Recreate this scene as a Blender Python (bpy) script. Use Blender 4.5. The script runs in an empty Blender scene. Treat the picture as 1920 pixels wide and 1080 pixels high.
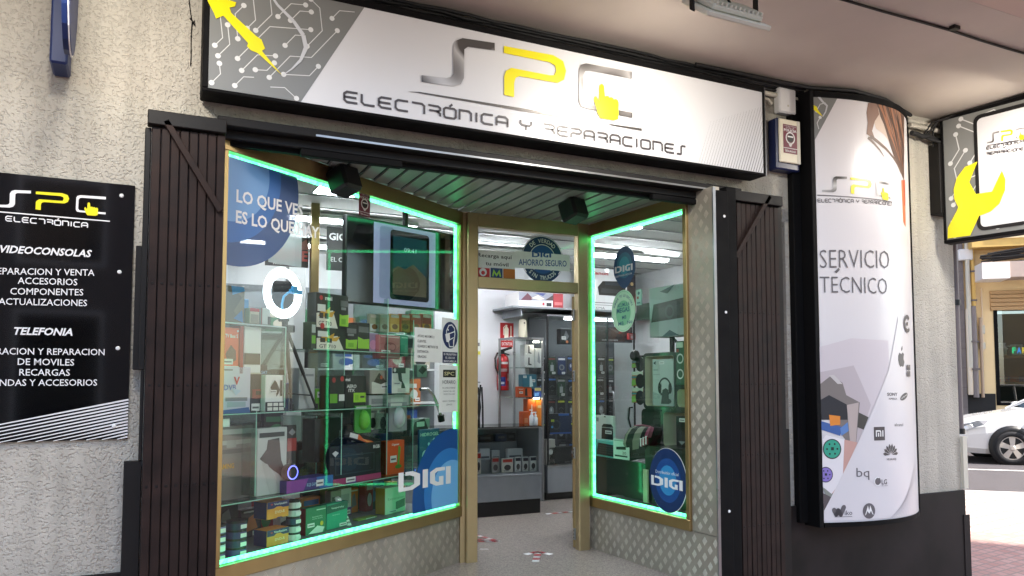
import bpy, math, random
import numpy as np
from mathutils import Vector, Matrix
random.seed(7)
SC = bpy.context.scene
# ------------------------------------------------------------------ camera
FPX, PPX, PPY = 1450.0, 960.0, 627.0          # focal length and principal point in photo pixels
PITCH, YAW = math.atan(88 / FPX), math.radians(25.777)
CAM = np.array([0.0, -4.6, 1.5])
cd = bpy.data.cameras.new('camera'); cam = bpy.data.objects.new('camera', cd)
SC.collection.objects.link(cam); SC.camera = cam
cam.location = CAM; cam.rotation_euler = (math.pi / 2 + PITCH, 0, -YAW)
cd.sensor_width = 36; cd.lens = FPX / 1920 * 36; cd.shift_y = (PPY - 540) / 1920
cd.clip_start = .05; cd.clip_end = 400
# ------------------------------------------------------------------ daylight
SUN_EL, SUN_AZ = math.radians(47), math.radians(141)   # azimuth clockwise from +y
w = bpy.data.worlds.new('World'); SC.world = w; w.use_nodes = True
nt = w.node_tree; bg = nt.nodes['Background']
sky = nt.nodes.new('ShaderNodeTexSky'); sky.sky_type = 'NISHITA'; sky.sun_disc = False
sky.sun_elevation = SUN_EL; sky.sun_rotation = SUN_AZ
nt.links.new(sky.outputs[0], bg.inputs[0]); bg.inputs[1].default_value = .15
sl = bpy.data.lights.new('sun', 'SUN'); sl.energy = 3.3; sl.angle = math.radians(.5); sl.color = (1, .93, .85)
so = bpy.data.objects.new('sun', sl); SC.collection.objects.link(so)
sdir = Vector((math.sin(SUN_AZ) * math.cos(SUN_EL), math.cos(SUN_AZ) * math.cos(SUN_EL), math.sin(SUN_EL)))
so.rotation_euler = sdir.to_track_quat('Z', 'Y').to_euler(); so.location = (0, -6, 30)
vs = SC.view_settings; vs.view_transform = 'Standard'; vs.look = 'None'; vs.exposure = 1.95; vs.gamma = 1
SC.render.engine = 'CYCLES'; cy = SC.cycles
cy.use_denoising = True; cy.max_bounces = 10; cy.transparent_max_bounces = 40; cy.diffuse_bounces = 4
cy.glossy_bounces = 4; cy.transmission_bounces = 8; cy.sample_clamp_indirect = 6; cy.caustics_reflective = False; cy.caustics_refractive = False
# ------------------------------------------------------------------ materials
MATS = {}
def lin(h):
    h = h.lstrip('#'); o = []
    for i in (0, 2, 4):
        c = int(h[i:i + 2], 16) / 255; o.append(c / 12.92 if c <= .04045 else ((c + .055) / 1.055) ** 2.4)
    return (*o, 1)
def mat(name, col='888888', rough=.5, metal=0, emit=0, ecol=None, var=0, vscale=8, bump=0, bscale=60, spec=.5, coat=0, alpha=1, bdist=.01, detail=3):
    m = bpy.data.materials.new(name); m.use_nodes = True; t = m.node_tree; b = t.nodes['Principled BSDF']
    c = lin(col); b.inputs['Base Color'].default_value = c; b.inputs['Roughness'].default_value = rough
    b.inputs['Metallic'].default_value = metal; b.inputs['Specular IOR Level'].default_value = spec
    b.inputs['Coat Weight'].default_value = coat; b.inputs['Coat Roughness'].default_value = .05
    b.inputs['Alpha'].default_value = alpha
    if emit:
        b.inputs['Emission Color'].default_value = lin(ecol or col); b.inputs['Emission Strength'].default_value = emit
    if var or bump:
        tc = t.nodes.new('ShaderNodeTexCoord')
    if var:
        n = t.nodes.new('ShaderNodeTexNoise'); n.inputs['Scale'].default_value = vscale; n.inputs['Detail'].default_value = 6
        t.links.new(tc.outputs['Object'], n.inputs['Vector'])
        r = t.nodes.new('ShaderNodeMapRange'); r.inputs[1].default_value = .3; r.inputs[2].default_value = .7
        r.inputs[3].default_value = 1 - var; r.inputs[4].default_value = 1 + var
        t.links.new(n.outputs['Fac'], r.inputs[0])
        x = t.nodes.new('ShaderNodeVectorMath'); x.operation = 'SCALE'; x.inputs[0].default_value = c[:3]
        t.links.new(r.outputs[0], x.inputs['Scale']); t.links.new(x.outputs[0], b.inputs['Base Color'])
        q = t.nodes.new('ShaderNodeMapRange'); q.inputs[3].default_value = max(.02, rough * .75); q.inputs[4].default_value = min(1, rough * 1.25)
        t.links.new(n.outputs['Fac'], q.inputs[0]); t.links.new(q.outputs[0], b.inputs['Roughness'])
    if bump:
        n2 = t.nodes.new('ShaderNodeTexNoise'); n2.inputs['Scale'].default_value = bscale; n2.inputs['Detail'].default_value = detail
        t.links.new(tc.outputs['Object'], n2.inputs['Vector'])
        bu = t.nodes.new('ShaderNodeBump'); bu.inputs['Strength'].default_value = bump; bu.inputs['Distance'].default_value = bdist
        t.links.new(n2.outputs['Fac'], bu.inputs['Height']); t.links.new(bu.outputs[0], b.inputs['Normal'])
    MATS[name] = m; return m
def glassmat(name, tint='ffffff', base=.04, top=.55, rough=0.0, alpha_mix=0, dirt=0):
    """thin pane: clear with a Fresnel mirror on top"""
    m = bpy.data.materials.new(name); m.use_nodes = True; t = m.node_tree; t.nodes.clear()
    o = t.nodes.new('ShaderNodeOutputMaterial'); mx = t.nodes.new('ShaderNodeMixShader')
    tr = t.nodes.new('ShaderNodeBsdfTransparent'); tr.inputs[0].default_value = lin(tint)
    gl = t.nodes.new('ShaderNodeBsdfGlossy'); gl.inputs['Roughness'].default_value = rough
    fr = t.nodes.new('ShaderNodeFresnel'); fr.inputs[0].default_value = 1.5
    mr = t.nodes.new('ShaderNodeMapRange'); mr.inputs[1].default_value = .04; mr.inputs[2].default_value = .6
    mr.inputs[3].default_value = base; mr.inputs[4].default_value = top
    t.links.new(fr.outputs[0], mr.inputs[0]); t.links.new(mr.outputs[0], mx.inputs[0])
    t.links.new(tr.outputs[0], mx.inputs[1]); t.links.new(gl.outputs[0], mx.inputs[2]); t.links.new(mx.outputs[0], o.inputs[0])
    MATS[name] = m; return m
def M(n):
    if n not in MATS:                         # a plain printed or painted colour named by its hex value
        mat(n, n, .42 + .1 * random.random())
    return MATS[n]
# stucco: trowelled wet-dash render
def stucco(name, col, scale=74):
    m = mat(name, col, .9, var=.10, vscale=2.2, spec=.2); t = m.node_tree; b = t.nodes['Principled BSDF']
    tc = t.nodes.new('ShaderNodeTexCoord'); mp = t.nodes.new('ShaderNodeMapping'); mp.inputs['Scale'].default_value = (1, 1, 1.1)
    t.links.new(tc.outputs['Object'], mp.inputs[0])
    n0 = t.nodes.new('ShaderNodeTexNoise'); n0.inputs['Scale'].default_value = 9
    t.links.new(mp.outputs[0], n0.inputs['Vector'])
    add = t.nodes.new('ShaderNodeVectorMath'); add.operation = 'MULTIPLY_ADD'; add.inputs[1].default_value = (.012,) * 3
    t.links.new(n0.outputs['Color'], add.inputs[0]); t.links.new(mp.outputs[0], add.inputs[2])
    n1 = t.nodes.new('ShaderNodeTexNoise'); n1.inputs['Scale'].default_value = scale; n1.inputs['Detail'].default_value = 2; n1.inputs['Roughness'].default_value = .4
    t.links.new(add.outputs[0], n1.inputs['Vector'])
    r = t.nodes.new('ShaderNodeMapRange'); r.inputs[1].default_value = .30; r.inputs[2].default_value = .50
    t.links.new(n1.outputs['Fac'], r.inputs[0])
    n3 = t.nodes.new('ShaderNodeTexNoise'); n3.inputs['Scale'].default_value = scale * 3.2; n3.inputs['Detail'].default_value = 3
    t.links.new(add.outputs[0], n3.inputs['Vector'])
    ma = t.nodes.new('ShaderNodeMath'); ma.operation = 'MULTIPLY_ADD'; ma.inputs[1].default_value = .45
    t.links.new(n3.outputs['Fac'], ma.inputs[0]); t.links.new(r.outputs[0], ma.inputs[2])
    mp2 = t.nodes.new('ShaderNodeMapping'); mp2.inputs['Scale'].default_value = (5, 5, .35); t.links.new(tc.outputs['Object'], mp2.inputs[0])
    n4 = t.nodes.new('ShaderNodeTexNoise'); n4.inputs['Scale'].default_value = 1.6; n4.inputs['Detail'].default_value = 5; t.links.new(mp2.outputs[0], n4.inputs['Vector'])
    r4 = t.nodes.new('ShaderNodeMapRange'); r4.inputs[1].default_value = .35; r4.inputs[2].default_value = .65; r4.inputs[3].default_value = .87; r4.inputs[4].default_value = 1.06; t.links.new(n4.outputs['Fac'], r4.inputs[0])
    sc4 = t.nodes.new('ShaderNodeVectorMath'); sc4.operation = 'SCALE'; src = b.inputs['Base Color'].links[0].from_socket
    t.links.new(src, sc4.inputs[0]); t.links.new(r4.outputs[0], sc4.inputs['Scale']); t.links.new(sc4.outputs[0], b.inputs['Base Color'])
    bu = t.nodes.new('ShaderNodeBump'); bu.inputs['Strength'].default_value = .8; bu.inputs['Distance'].default_value = .008
    t.links.new(ma.outputs[0], bu.inputs['Height']); t.links.new(bu.outputs[0], b.inputs['Normal'])
stucco('stucco', 'bfbaad')
stucco('stucco_bare', '8b8478', 26)
mat('soffit', 'bdb3a8', .85, var=.1, vscale=1.1, bump=.15, bscale=120, bdist=.003)
mat('lip', 'cbb8aa', .8, var=.05, vscale=1.2)
mat('plinth', '1f1a19', .65, spec=.25, var=.75, vscale=2.6, bump=.15, bscale=200, bdist=.002)
mat('steel_dark', '131110', .55, spec=.3, var=.12, vscale=6, bump=.12, bscale=90, bdist=.001)
mat('brown_metal', '261a16', .6, spec=.25, var=.5, vscale=8, bump=.1, bscale=110, bdist=.001)
mat('black_metal', '080809', .7, spec=.15, var=.2, vscale=9)
mat('gold', '9b8458', .34, metal=.75, var=.06, vscale=7)
mat('gold_pale', 'b09c74', .36, metal=.6, var=.05, vscale=7)
mat('alu', '9a9c9e', .3, metal=.9, var=.05)
mat('chrome', 'c8c8c8', .15, metal=1)
mat('plate_rib', 'c9c0b1', .32, metal=.6, var=.1, vscale=14)
mat('plate', 'a69f92', .42, metal=.5, var=.16, vscale=3, bump=.08, bscale=300, bdist=.001)
mat('slat', '8d918c', .4, metal=.15, var=.05, vscale=3)
mat('black', '0a0a0b', .45); mat('black_soft', '151516', .7); mat('black_gloss', '060607', .08, coat=1)
mat('white', 'e8e8e6', .5); mat('paper', 'e4e6e2', .6, var=.03, vscale=20)
mat('sign_white', 'd9dadb', .25, spec=.45)
mat('sign_grey', '7d7f7c', .3); mat('sign_line', 'd8dad8', .3); mat('sign_yellow', 'efe21c', .3)
mat('sign_swoosh', 'c9cccf', .3)
mat('logo_metal', '8a8784', .28, metal=.35)
_t = MATS['logo_metal'].node_tree; _c = _t.nodes.new('ShaderNodeTexCoord'); _n = _t.nodes.new('ShaderNodeTexNoise'); _n.inputs['Scale'].default_value = 4.5; _n.inputs['Detail'].default_value = 0; _p = _t.nodes.new('ShaderNodeValToRGB')
for _k, (_q, _h) in enumerate(((.32, '2c2a29'), (.45, '8b8886'), (.58, 'c9c8c7'), (.7, '5c5957'))):
    _e = _p.color_ramp.elements[_k] if _k < 2 else _p.color_ramp.elements.new(_q); _e.position = _q; _e.color = lin(_h)
_t.links.new(_c.outputs['Object'], _n.inputs['Vector']); _t.links.new(_n.outputs['Fac'], _p.inputs[0]); _t.links.new(_p.outputs[0], _t.nodes['Principled BSDF'].inputs['Base Color']); mat('logo_dark', '54514e', .35, metal=.3)
mat('print_grey', '636063', .4); mat('print_dark', '4a4648', .4)
mat('banner_white', 'dcd9da', .27, spec=.45)
mat('led', '10ffa8', .4, emit=1.05, ecol='58ffa4')
mat('tube_bright', 'ffffff', .4, emit=30, ecol='f6f8ff'); mat('tube', 'ffffff', .4, emit=12, ecol='f4f8ff'); mat('panel_light', 'ffffff', .4, emit=18, ecol='eef6ff')
mat('ring', 'ffffff', .4, emit=2.2, ecol='e8f2ff')
mat('flood_led', 'ffffff', .4, emit=36, ecol='fff6ea')
mat('navy', '14204a', .35); mat('cream', 'e3dcc4', .45); mat('beige', 'c8c4b4', .5)
mat('maroon', '6d1530', .45); mat('bluesign', '0a2558', .5); mat('blue_light', '5c9fd8', .4)
mat('digi1', '6fb0e2', .4); mat('digi2', '2d77bd', .4); mat('digi3', '134a8c', .4); mat('digi4', '0d2f5e', .4)
mat('wall_in', 'dcdddf', .7, var=.03, vscale=2); mat('ceil_in', 'd0d1ce', .7); mat('grey_panel', '7e8388', .5, var=.05); mat('dark_panel', '4c5054', .6)
mat('terrazzo', '9a9189', .25, var=.02, vscale=.8)
mat('pave', 'a39a90', .8, var=.1, vscale=3, bump=.2, bscale=150, bdist=.004)
mat('asphalt', '4c484a', .85, var=.12, vscale=4, bump=.3, bscale=250, bdist=.005)
mat('roadline', 'd8d6d2', .7)
mat('kerbstone', 'b5afa8', .8, var=.08)
mat('carpaint', 'f0f0ee', .2, coat=.8, spec=.5); mat('rubber', '17171a', .8); mat('carglass', '1a1d20', .05, coat=1)
mat('lampglass', 'b5bcc2', .1, coat=1, metal=.3)
mat('bld_cream', 'ecd3a2', .8, var=.07, vscale=1.5); mat('bld_stone', '77706e', .8, var=.15, vscale=4); mat('bld_yellow', 'd8b56a', .75, var=.06)
mat('bld_pink', 'b9a79c', .85, var=.06); mat('shutterwood', 'b8966a', .6)
mat('lit_screen', '101418', .2, emit=1.2, ecol='6a9ea0')
mat('cream_in', 'd3cdb4', .6); mat('cube_black', '232b25', .38, coat=.5)
mat('tape_red', 'a8242c', .5); mat('red', 'b01c1e', .35, coat=.4); mat('orange', 'dc5418', .45); mat('green_box', '6fae2a', .45)
mat('neon_fa', '00ff90', .4, emit=.7, ecol='18f0a0'); mat('neon_blue', '2080ff', .4, emit=.7, ecol='30a0ff'); mat('neon_yel', 'ffe060', .4, emit=.7, ecol='ffe040')
mat('skyblue', '4aa4da', .4); mat('pack_clear', 'c9cfd2', .15, coat=.5)
_t = MATS['led'].node_tree; _n = _t.nodes.new('ShaderNodeTexNoise'); _n.inputs['Scale'].default_value = 38; _n.inputs['Detail'].default_value = 1; _c = _t.nodes.new('ShaderNodeTexCoord'); _r = _t.nodes.new('ShaderNodeMapRange')
_r.inputs[1].default_value = .35; _r.inputs[2].default_value = .65; _r.inputs[3].default_value = .9; _r.inputs[4].default_value = 2.1; _t.links.new(_c.outputs['Object'], _n.inputs['Vector']); _t.links.new(_n.outputs['Fac'], _r.inputs[0]); _t.links.new(_r.outputs[0], _t.nodes['Principled BSDF'].inputs['Emission Strength'])
glassmat('pane', 'f2f8f5', .05, .6)
glassmat('shelf_glass', 'dcece6', .06, .6)
glassmat('acrylic', 'f4f6f8', .07, .7)
glassmat('case_glass', 'e8efee', .05, .5)
glassmat('far_glass', '8a9090', .12, .7)
# terrazzo flecks
def flecks(name, scale, lo=.75, hi=1.25):
    t = MATS[name].node_tree; b = t.nodes['Principled BSDF']; l = b.inputs['Base Color'].links[0]; src = l.from_socket
    v = t.nodes.new('ShaderNodeTexVoronoi'); v.inputs['Scale'].default_value = scale; tc = t.nodes.new('ShaderNodeTexCoord')
    t.links.new(tc.outputs['Object'], v.inputs['Vector'])
    s = t.nodes.new('ShaderNodeSeparateColor'); t.links.new(v.outputs['Color'], s.inputs[0])
    r = t.nodes.new('ShaderNodeMapRange'); r.inputs[3].default_value = lo; r.inputs[4].default_value = hi; t.links.new(s.outputs[0], r.inputs[0])
    x = t.nodes.new('ShaderNodeVectorMath'); x.operation = 'SCALE'
    t.links.new(src, x.inputs[0]); t.links.new(r.outputs[0], x.inputs['Scale']); t.links.new(x.outputs[0], b.inputs['Base Color'])
flecks('terrazzo', 110); flecks('asphalt', 180, .7, 1.3); flecks('pave', 220, .85, 1.15)
# pavement of small ribbed tiles, red beside the building, grey-white towards the kerb
def tiles(name, c1, c2, size):
    m = mat(name, c1, .8, spec=.3); t = m.node_tree; b = t.nodes['Principled BSDF']; tc = t.nodes.new('ShaderNodeTexCoord')
    br = t.nodes.new('ShaderNodeTexBrick'); br.offset = 0; br.inputs['Scale'].default_value = 1
    br.inputs['Brick Width'].default_value = size; br.inputs['Row Height'].default_value = size; br.inputs['Mortar Size'].default_value = size * .09
    br.inputs['Color1'].default_value = lin(c1); br.inputs['Color2'].default_value = lin(c2); br.inputs['Mortar'].default_value = lin('9a8880')
    t.links.new(tc.outputs['Object'], br.inputs['Vector']); t.links.new(br.outputs['Color'], b.inputs['Base Color'])
    bu = t.nodes.new('ShaderNodeBump'); bu.inputs['Strength'].default_value = .6; bu.inputs['Distance'].default_value = .006; bu.invert = True
    t.links.new(br.outputs['Fac'], bu.inputs['Height']); t.links.new(bu.outputs[0], b.inputs['Normal'])
tiles('tile_red', 'b58a80', 'c09a90', .1); tiles('tile_pale', 'b0a49d', 'bab0a8', .2)
# ------------------------------------------------------------------ mesh builder
def ux(v): v = np.array(v, float); return v / np.linalg.norm(v)
class MB:
    def __init__(s, m='white'): s.v = []; s.f = []; s.fm = []; s.ms = []; s.m(m); s.smooth = set()
    def m(s, name):
        if name not in s.ms: s.ms.append(name)
        s.cur = s.ms.index(name); return s
    def face(s, pts, smooth=False):
        i = len(s.v); s.v += [tuple(float(c) for c in p) for p in pts]; s.f.append(tuple(range(i, i + len(pts)))); s.fm.append(s.cur)
        if smooth: s.smooth.add(len(s.f) - 1)
    def mesh(s, vs, fs, smooth=False):
        i = len(s.v); s.v += [tuple(float(c) for c in p) for p in vs]
        for f in fs:
            s.f.append(tuple(i + k for k in f)); s.fm.append(s.cur)
            if smooth: s.smooth.add(len(s.f) - 1)
    def obox(s, o, a, b, c, bev=0):
        """box from corner o with edge vectors a, b, c; bev = small chamfer"""
        o, a, b, c = (np.array(q, float) for q in (o, a, b, c))
        if bev:
            la, lb, lc = np.linalg.norm(a), np.linalg.norm(b), np.linalg.norm(c); bev = min(bev, .45 * la, .45 * lb, .45 * lc)
            A, B, Cc = a / la * bev, b / lb * bev, c / lc * bev; vs = []; idx = {}
            for x in (0, 1):
                for y in (0, 1):
                    for z in (0, 1):
                        p = o + a * x + b * y + c * z
                        sx, sy, sz = (1 - 2 * x), (1 - 2 * y), (1 - 2 * z)
                        for k, q in enumerate((sy * B + sz * Cc, sx * A + sz * Cc, sx * A + sy * B)):
                            idx[(x, y, z, k)] = len(vs); vs.append(p + q)
            fs = []
            for x in (0, 1): fs.append([idx[(x, y, z, 0)] for y, z in ((0, 0), (0, 1), (1, 1), (1, 0))])
            for y in (0, 1): fs.append([idx[(x, y, z, 1)] for x, z in ((0, 0), (1, 0), (1, 1), (0, 1))])
            for z in (0, 1): fs.append([idx[(x, y, z, 2)] for x, y in ((0, 0), (0, 1), (1, 1), (1, 0))])
            for x in (0, 1):
                for y in (0, 1): fs.append([idx[(x, y, 0, 0)], idx[(x, y, 0, 1)], idx[(x, y, 1, 1)], idx[(x, y, 1, 0)]])
            for y in (0, 1):
                for z in (0, 1): fs.append([idx[(0, y, z, 1)], idx[(0, y, z, 2)], idx[(1, y, z, 2)], idx[(1, y, z, 1)]])
            for x in (0, 1):
                for z in (0, 1): fs.append([idx[(x, 0, z, 0)], idx[(x, 0, z, 2)], idx[(x, 1, z, 2)], idx[(x, 1, z, 0)]])
            for x in (0, 1):
                for y in (0, 1):
                    for z in (0, 1): fs.append([idx[(x, y, z, k)] for k in range(3)])
            ctr = o + (a + b + c) / 2; out = []
            for f in fs:
                P = [vs[i] for i in f]; n = np.cross(P[1] - P[0], P[2] - P[0])
                out.append(f if n @ (sum(P) / len(P) - ctr) > 0 else f[::-1])
            s.mesh(vs, out); return s
        p = [o, o + a, o + a + b, o + b, o + c, o + a + c, o + a + b + c, o + b + c]
        fs = [(0, 3, 2, 1), (4, 5, 6, 7), (0, 1, 5, 4), (1, 2, 6, 5), (2, 3, 7, 6), (3, 0, 4, 7)]
        if np.dot(np.cross(a, b), c) < 0: fs = [f[::-1] for f in fs]
        s.mesh(p, fs); return s
    def box(s, x0, y0, z0, x1, y1, z1, bev=0):
        return s.obox((x0, y0, z0), (x1 - x0, 0, 0), (0, y1 - y0, 0), (0, 0, z1 - z0), bev)
    def tube(s, path, r, seg=8, caps=True):
        P = [np.array(p, float) for p in path]; rr = r if hasattr(r, '__len__') else [r] * len(P); vs = []; up = None
        for i, p in enumerate(P):
            d = ux((P[min(i + 1, len(P) - 1)] - P[max(i - 1, 0)]))
            if up is None: up = np.array([0, 0, 1.]) if abs(d[2]) < .9 else np.array([1., 0, 0])
            a = ux(np.cross(d, up)); b = np.cross(a, d); up = b
            for k in range(seg):
                t = 2 * math.pi * k / seg; vs.append(p + rr[i] * (math.cos(t) * a + math.sin(t) * b))
        fs = [(i * seg + k, i * seg + (k + 1) % seg, (i + 1) * seg + (k + 1) % seg, (i + 1) * seg + k) for i in range(len(P) - 1) for k in range(seg)]
        s.mesh(vs, fs, seg > 5)
        if caps: s.face(vs[:seg][::-1]); s.face(vs[-seg:])
        return s
    def lathe(s, base, axis, prof, seg=20):
        """prof: list of (radius, height along axis)"""
        ax = ux(axis); a = ux(np.cross(ax, (1, 0, 0) if abs(ax[0]) < .9 else (0, 1, 0))); b = np.cross(ax, a); base = np.array(base, float); vs = []
        for r, h in prof:
            for k in range(seg):
                t = 2 * math.pi * k / seg; vs.append(base + ax * h + r * (math.cos(t) * a + math.sin(t) * b))
        n = len(prof)
        fs = [(i * seg + k, i * seg + (k + 1) % seg, (i + 1) * seg + (k + 1) % seg, (i + 1) * seg + k) for i in range(n - 1) for k in range(seg)]
        s.mesh(vs, fs, True)
        s.face(vs[:seg][::-1]); s.face(vs[-seg:]); return s
    def build(s, name, parent=None, label=None, cat=None, group=None, kind=None):
        me = bpy.data.meshes.new(name); root = parent
        while root is not None and root.parent is not None: root = root.parent
        V = np.array(s.v)
        if root is not None: off = np.array(root.location)
        elif kind == 'structure': off = np.zeros(3)
        else: off = np.array([(V[:, 0].min() + V[:, 0].max()) / 2, (V[:, 1].min() + V[:, 1].max()) / 2, V[:, 2].min()])
        me.from_pydata([tuple(p) for p in V - off], [], s.f)
        for n in s.ms: me.materials.append(M(n))
        me.polygons.foreach_set('material_index', s.fm)
        if s.smooth: me.polygons.foreach_set('use_smooth', [i in s.smooth for i in range(len(s.f))])
        me.update(); o = bpy.data.objects.new(name, me); SC.collection.objects.link(o)
        if parent is not None: o.parent = parent
        else: o.location = off
        if label: o['label'] = label
        if cat: o['category'] = cat
        if group: o['group'] = group
        if kind: o['kind'] = kind
        return o
def thing(name, label, cat, loc=(0, 0, 0), group=None):
    o = bpy.data.objects.new(name, None); SC.collection.objects.link(o); o.location = [float(c) for c in loc]; o.empty_display_size = .1
    o['label'] = label; o['category'] = cat
    if group: o['group'] = group
    return o
# ------------------------------------------------------------------ photo measurements -> points on real planes
AXR = np.array([math.cos(YAW), -math.sin(YAW), 0]); AXF = np.array([math.sin(YAW) * math.cos(PITCH), math.cos(YAW) * math.cos(PITCH), math.sin(PITCH)])
AXU = np.cross(AXR, AXF)
def ray(u, v): return AXR * (u - PPX) / FPX - AXU * (v - PPY) / FPX + AXF
def onY(u, v, y): r = ray(u, v); return CAM + r * (y - CAM[1]) / r[1]
def onX(u, v, x): r = ray(u, v); return CAM + r * (x - CAM[0]) / r[0]
def onZ(u, v, z): r = ray(u, v); return CAM + r * (z - CAM[2]) / r[2]
class Surf:
    """vertical plane through o with horizontal direction d; n faces the street"""
    def __init__(s, o, d):
        s.o = np.array([o[0], o[1], 0.]); s.d = ux([d[0], d[1], 0.]); s.n = np.array([s.d[1], -s.d[0], 0.])
    def px(s, u, v):
        r = ray(u, v); p = CAM + r * ((s.o - CAM) @ s.n) / (r @ s.n); return ((p - s.o) @ s.d, p[2])
    def at(s, a, z, off=0): return s.o + s.d * a + s.n * off + np.array([0, 0, z])
    def back(s, t): q = Surf(s.o - s.n * t, s.d); return q
    def clip(s, pts): return [pts]
class Curve(Surf):
    """vertical surface over a plan polyline"""
    def __init__(s, plan):
        s.p = [np.array([x, y, 0.]) for x, y in plan]; s.L = [0]
        for a, b in zip(s.p, s.p[1:]): s.L.append(s.L[-1] + np.linalg.norm(b - a))
    def seg(s, i): d = ux(s.p[i + 1] - s.p[i]); return d, np.array([d[1], -d[0], 0.])
    def px(s, u, v):
        r = ray(u, v); best = None
        for i in range(len(s.p) - 1):
            d, n = s.seg(i)
            if r @ n >= 0: continue
            p = CAM + r * ((s.p[i] - CAM) @ n) / (r @ n); a = (p - s.p[i]) @ d; l = s.L[i + 1] - s.L[i]
            e = max(0, -a, a - l)
            if best is None or e < best[0]: best = (e, s.L[i] + a, p[2])
        return best[1], best[2]
    def at(s, a, z, off=0):
        i = 0
        while i < len(s.p) - 2 and a > s.L[i + 1]: i += 1
        d, n = s.seg(i); return s.p[i] + d * (a - s.L[i]) + n * off + np.array([0, 0, z])
    def clip(s, pts):
        out = []
        for i in range(len(s.p) - 1):
            lo = s.L[i] if i else -9; hi = s.L[i + 1] if i < len(s.p) - 2 else 99
            q = pts
            for sign, lim in ((1, lo), (-1, hi)):
                r = []
                for k in range(len(q)):
                    a, b = q[k - 1], q[k]; fa, fb = sign * (a[0] - lim), sign * (b[0] - lim)
                    if (fa >= 0) != (fb >= 0):
                        t = fa / (fa - fb); r.append((a[0] + t * (b[0] - a[0]), a[1] + t * (b[1] - a[1])))
                    if fb >= 0: r.append(b)
                q = r
                if len(q) < 3: break
            if len(q) >= 3: out.append(q)
        return out
def poly(mb, sf, pts, off=.002):
    A = sum(a[0] * b[1] - b[0] * a[1] for a, b in zip(pts, list(pts[1:]) + [pts[0]]))
    if A < 0: pts = list(pts)[::-1]
    for q in sf.clip(list(pts)): mb.face([sf.at(a, z, off) for a, z in q])
def ppoly(mb, sf, pix, off=.002): poly(mb, sf, [sf.px(*p) for p in pix], off)
def rect(mb, sf, a0, z0, a1, z1, off=.002): poly(mb, sf, [(a0, z0), (a1, z0), (a1, z1), (a0, z1)], off)
def disc(mb, sf, a, z, r, off=.002, seg=40, rz=None): poly(mb, sf, [(a + r * math.cos(t * 2 * math.pi / seg), z + (rz or r) * math.sin(t * 2 * math.pi / seg)) for t in range(seg)], off)
def ring(mb, sf, a, z, r0, r1, off=.002, t0=0, t1=360, seg=40):
    T = [math.radians(t0 + (t1 - t0) * k / seg) for k in range(seg + 1)]
    for p, q in zip(T, T[1:]): poly(mb, sf, [(a + r * math.cos(t), z + r * math.sin(t)) for r, t in ((r0, p), (r1, p), (r1, q), (r0, q))], off)
def ribbon(mb, sf, pts, wd, off=.002, w1=None):
    """mitred strip along a 2-D polyline; wd may taper to w1"""
    P = [np.array(p, float) for p in pts]; L = []; R = []; n = len(P)
    for i, p in enumerate(P):
        d0 = ux(p - P[i - 1]) if i else None; d1 = ux(P[i + 1] - p) if i < n - 1 else None
        if d0 is None: d0 = d1
        if d1 is None: d1 = d0
        t = d0 + d1; t = ux(t) if np.linalg.norm(t) > 1e-6 else d0; nn = np.array([-t[1], t[0]]); k = 1 / max(.4, nn @ np.array([-d0[1], d0[0]]))
        ww = wd if w1 is None else wd + (w1 - wd) * i / (n - 1)
        L.append(p + nn * ww / 2 * k); R.append(p - nn * ww / 2 * k)
    for i in range(n - 1): poly(mb, sf, [tuple(L[i]), tuple(R[i]), tuple(R[i + 1]), tuple(L[i + 1])], off)
# ------------------------------------------------------------------ lettering
_TX = {}
def glyphs(txt, bold=0, ital=0):
    k = (txt, bold, ital)
    if k not in _TX:
        c = bpy.data.curves.new('t', 'FONT'); c.body = txt; c.offset = bold; c.shear = ital; c.resolution_u = 2; c.fill_mode = 'FRONT'
        o = bpy.data.objects.new('t', c); SC.collection.objects.link(o); bpy.context.view_layer.update()
        me = bpy.data.meshes.new_from_object(o.evaluated_get(bpy.context.evaluated_depsgraph_get()))
        V = np.array([v.co[:2] for v in me.vertices]); F = [tuple(p.vertices) for p in me.polygons]
        bpy.data.objects.remove(o); bpy.data.curves.remove(c); bpy.data.meshes.remove(me)
        if len(V) == 0: V = np.zeros((1, 2)); F = []
        _TX[k] = (V, F)
    return _TX[k]
CAP = .73                                   # cap height of the built-in font at size 1
def text(mb, sf, txt, a0, z0, a1, h, off=.003, z1=None, bold=0, ital=0):
    """fit txt between a0 and a1, baseline z0 (to z1), capital height h"""
    V, F = glyphs(txt, bold, ital); lo, hi = V[:, 0].min(), V[:, 0].max(); z1 = z0 if z1 is None else z1
    if not F: return
    X = (V[:, 0] - lo) / max(1e-6, hi - lo); Y = V[:, 1] / CAP * h
    mb.mesh([sf.at(a0 + x * (a1 - a0), z0 + x * (z1 - z0) + y, off) for x, y in zip(X, Y)], F)
def ptext(mb, sf, txt, p0, p1, hpx, off=.003, bold=0, ital=0):
    a0, z0 = sf.px(*p0); a1, z1 = sf.px(*p1); _, zt = sf.px(p0[0], p0[1] - hpx)
    text(mb, sf, txt, a0, z0, a1, zt - z0, off, z1, bold, ital)
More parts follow.
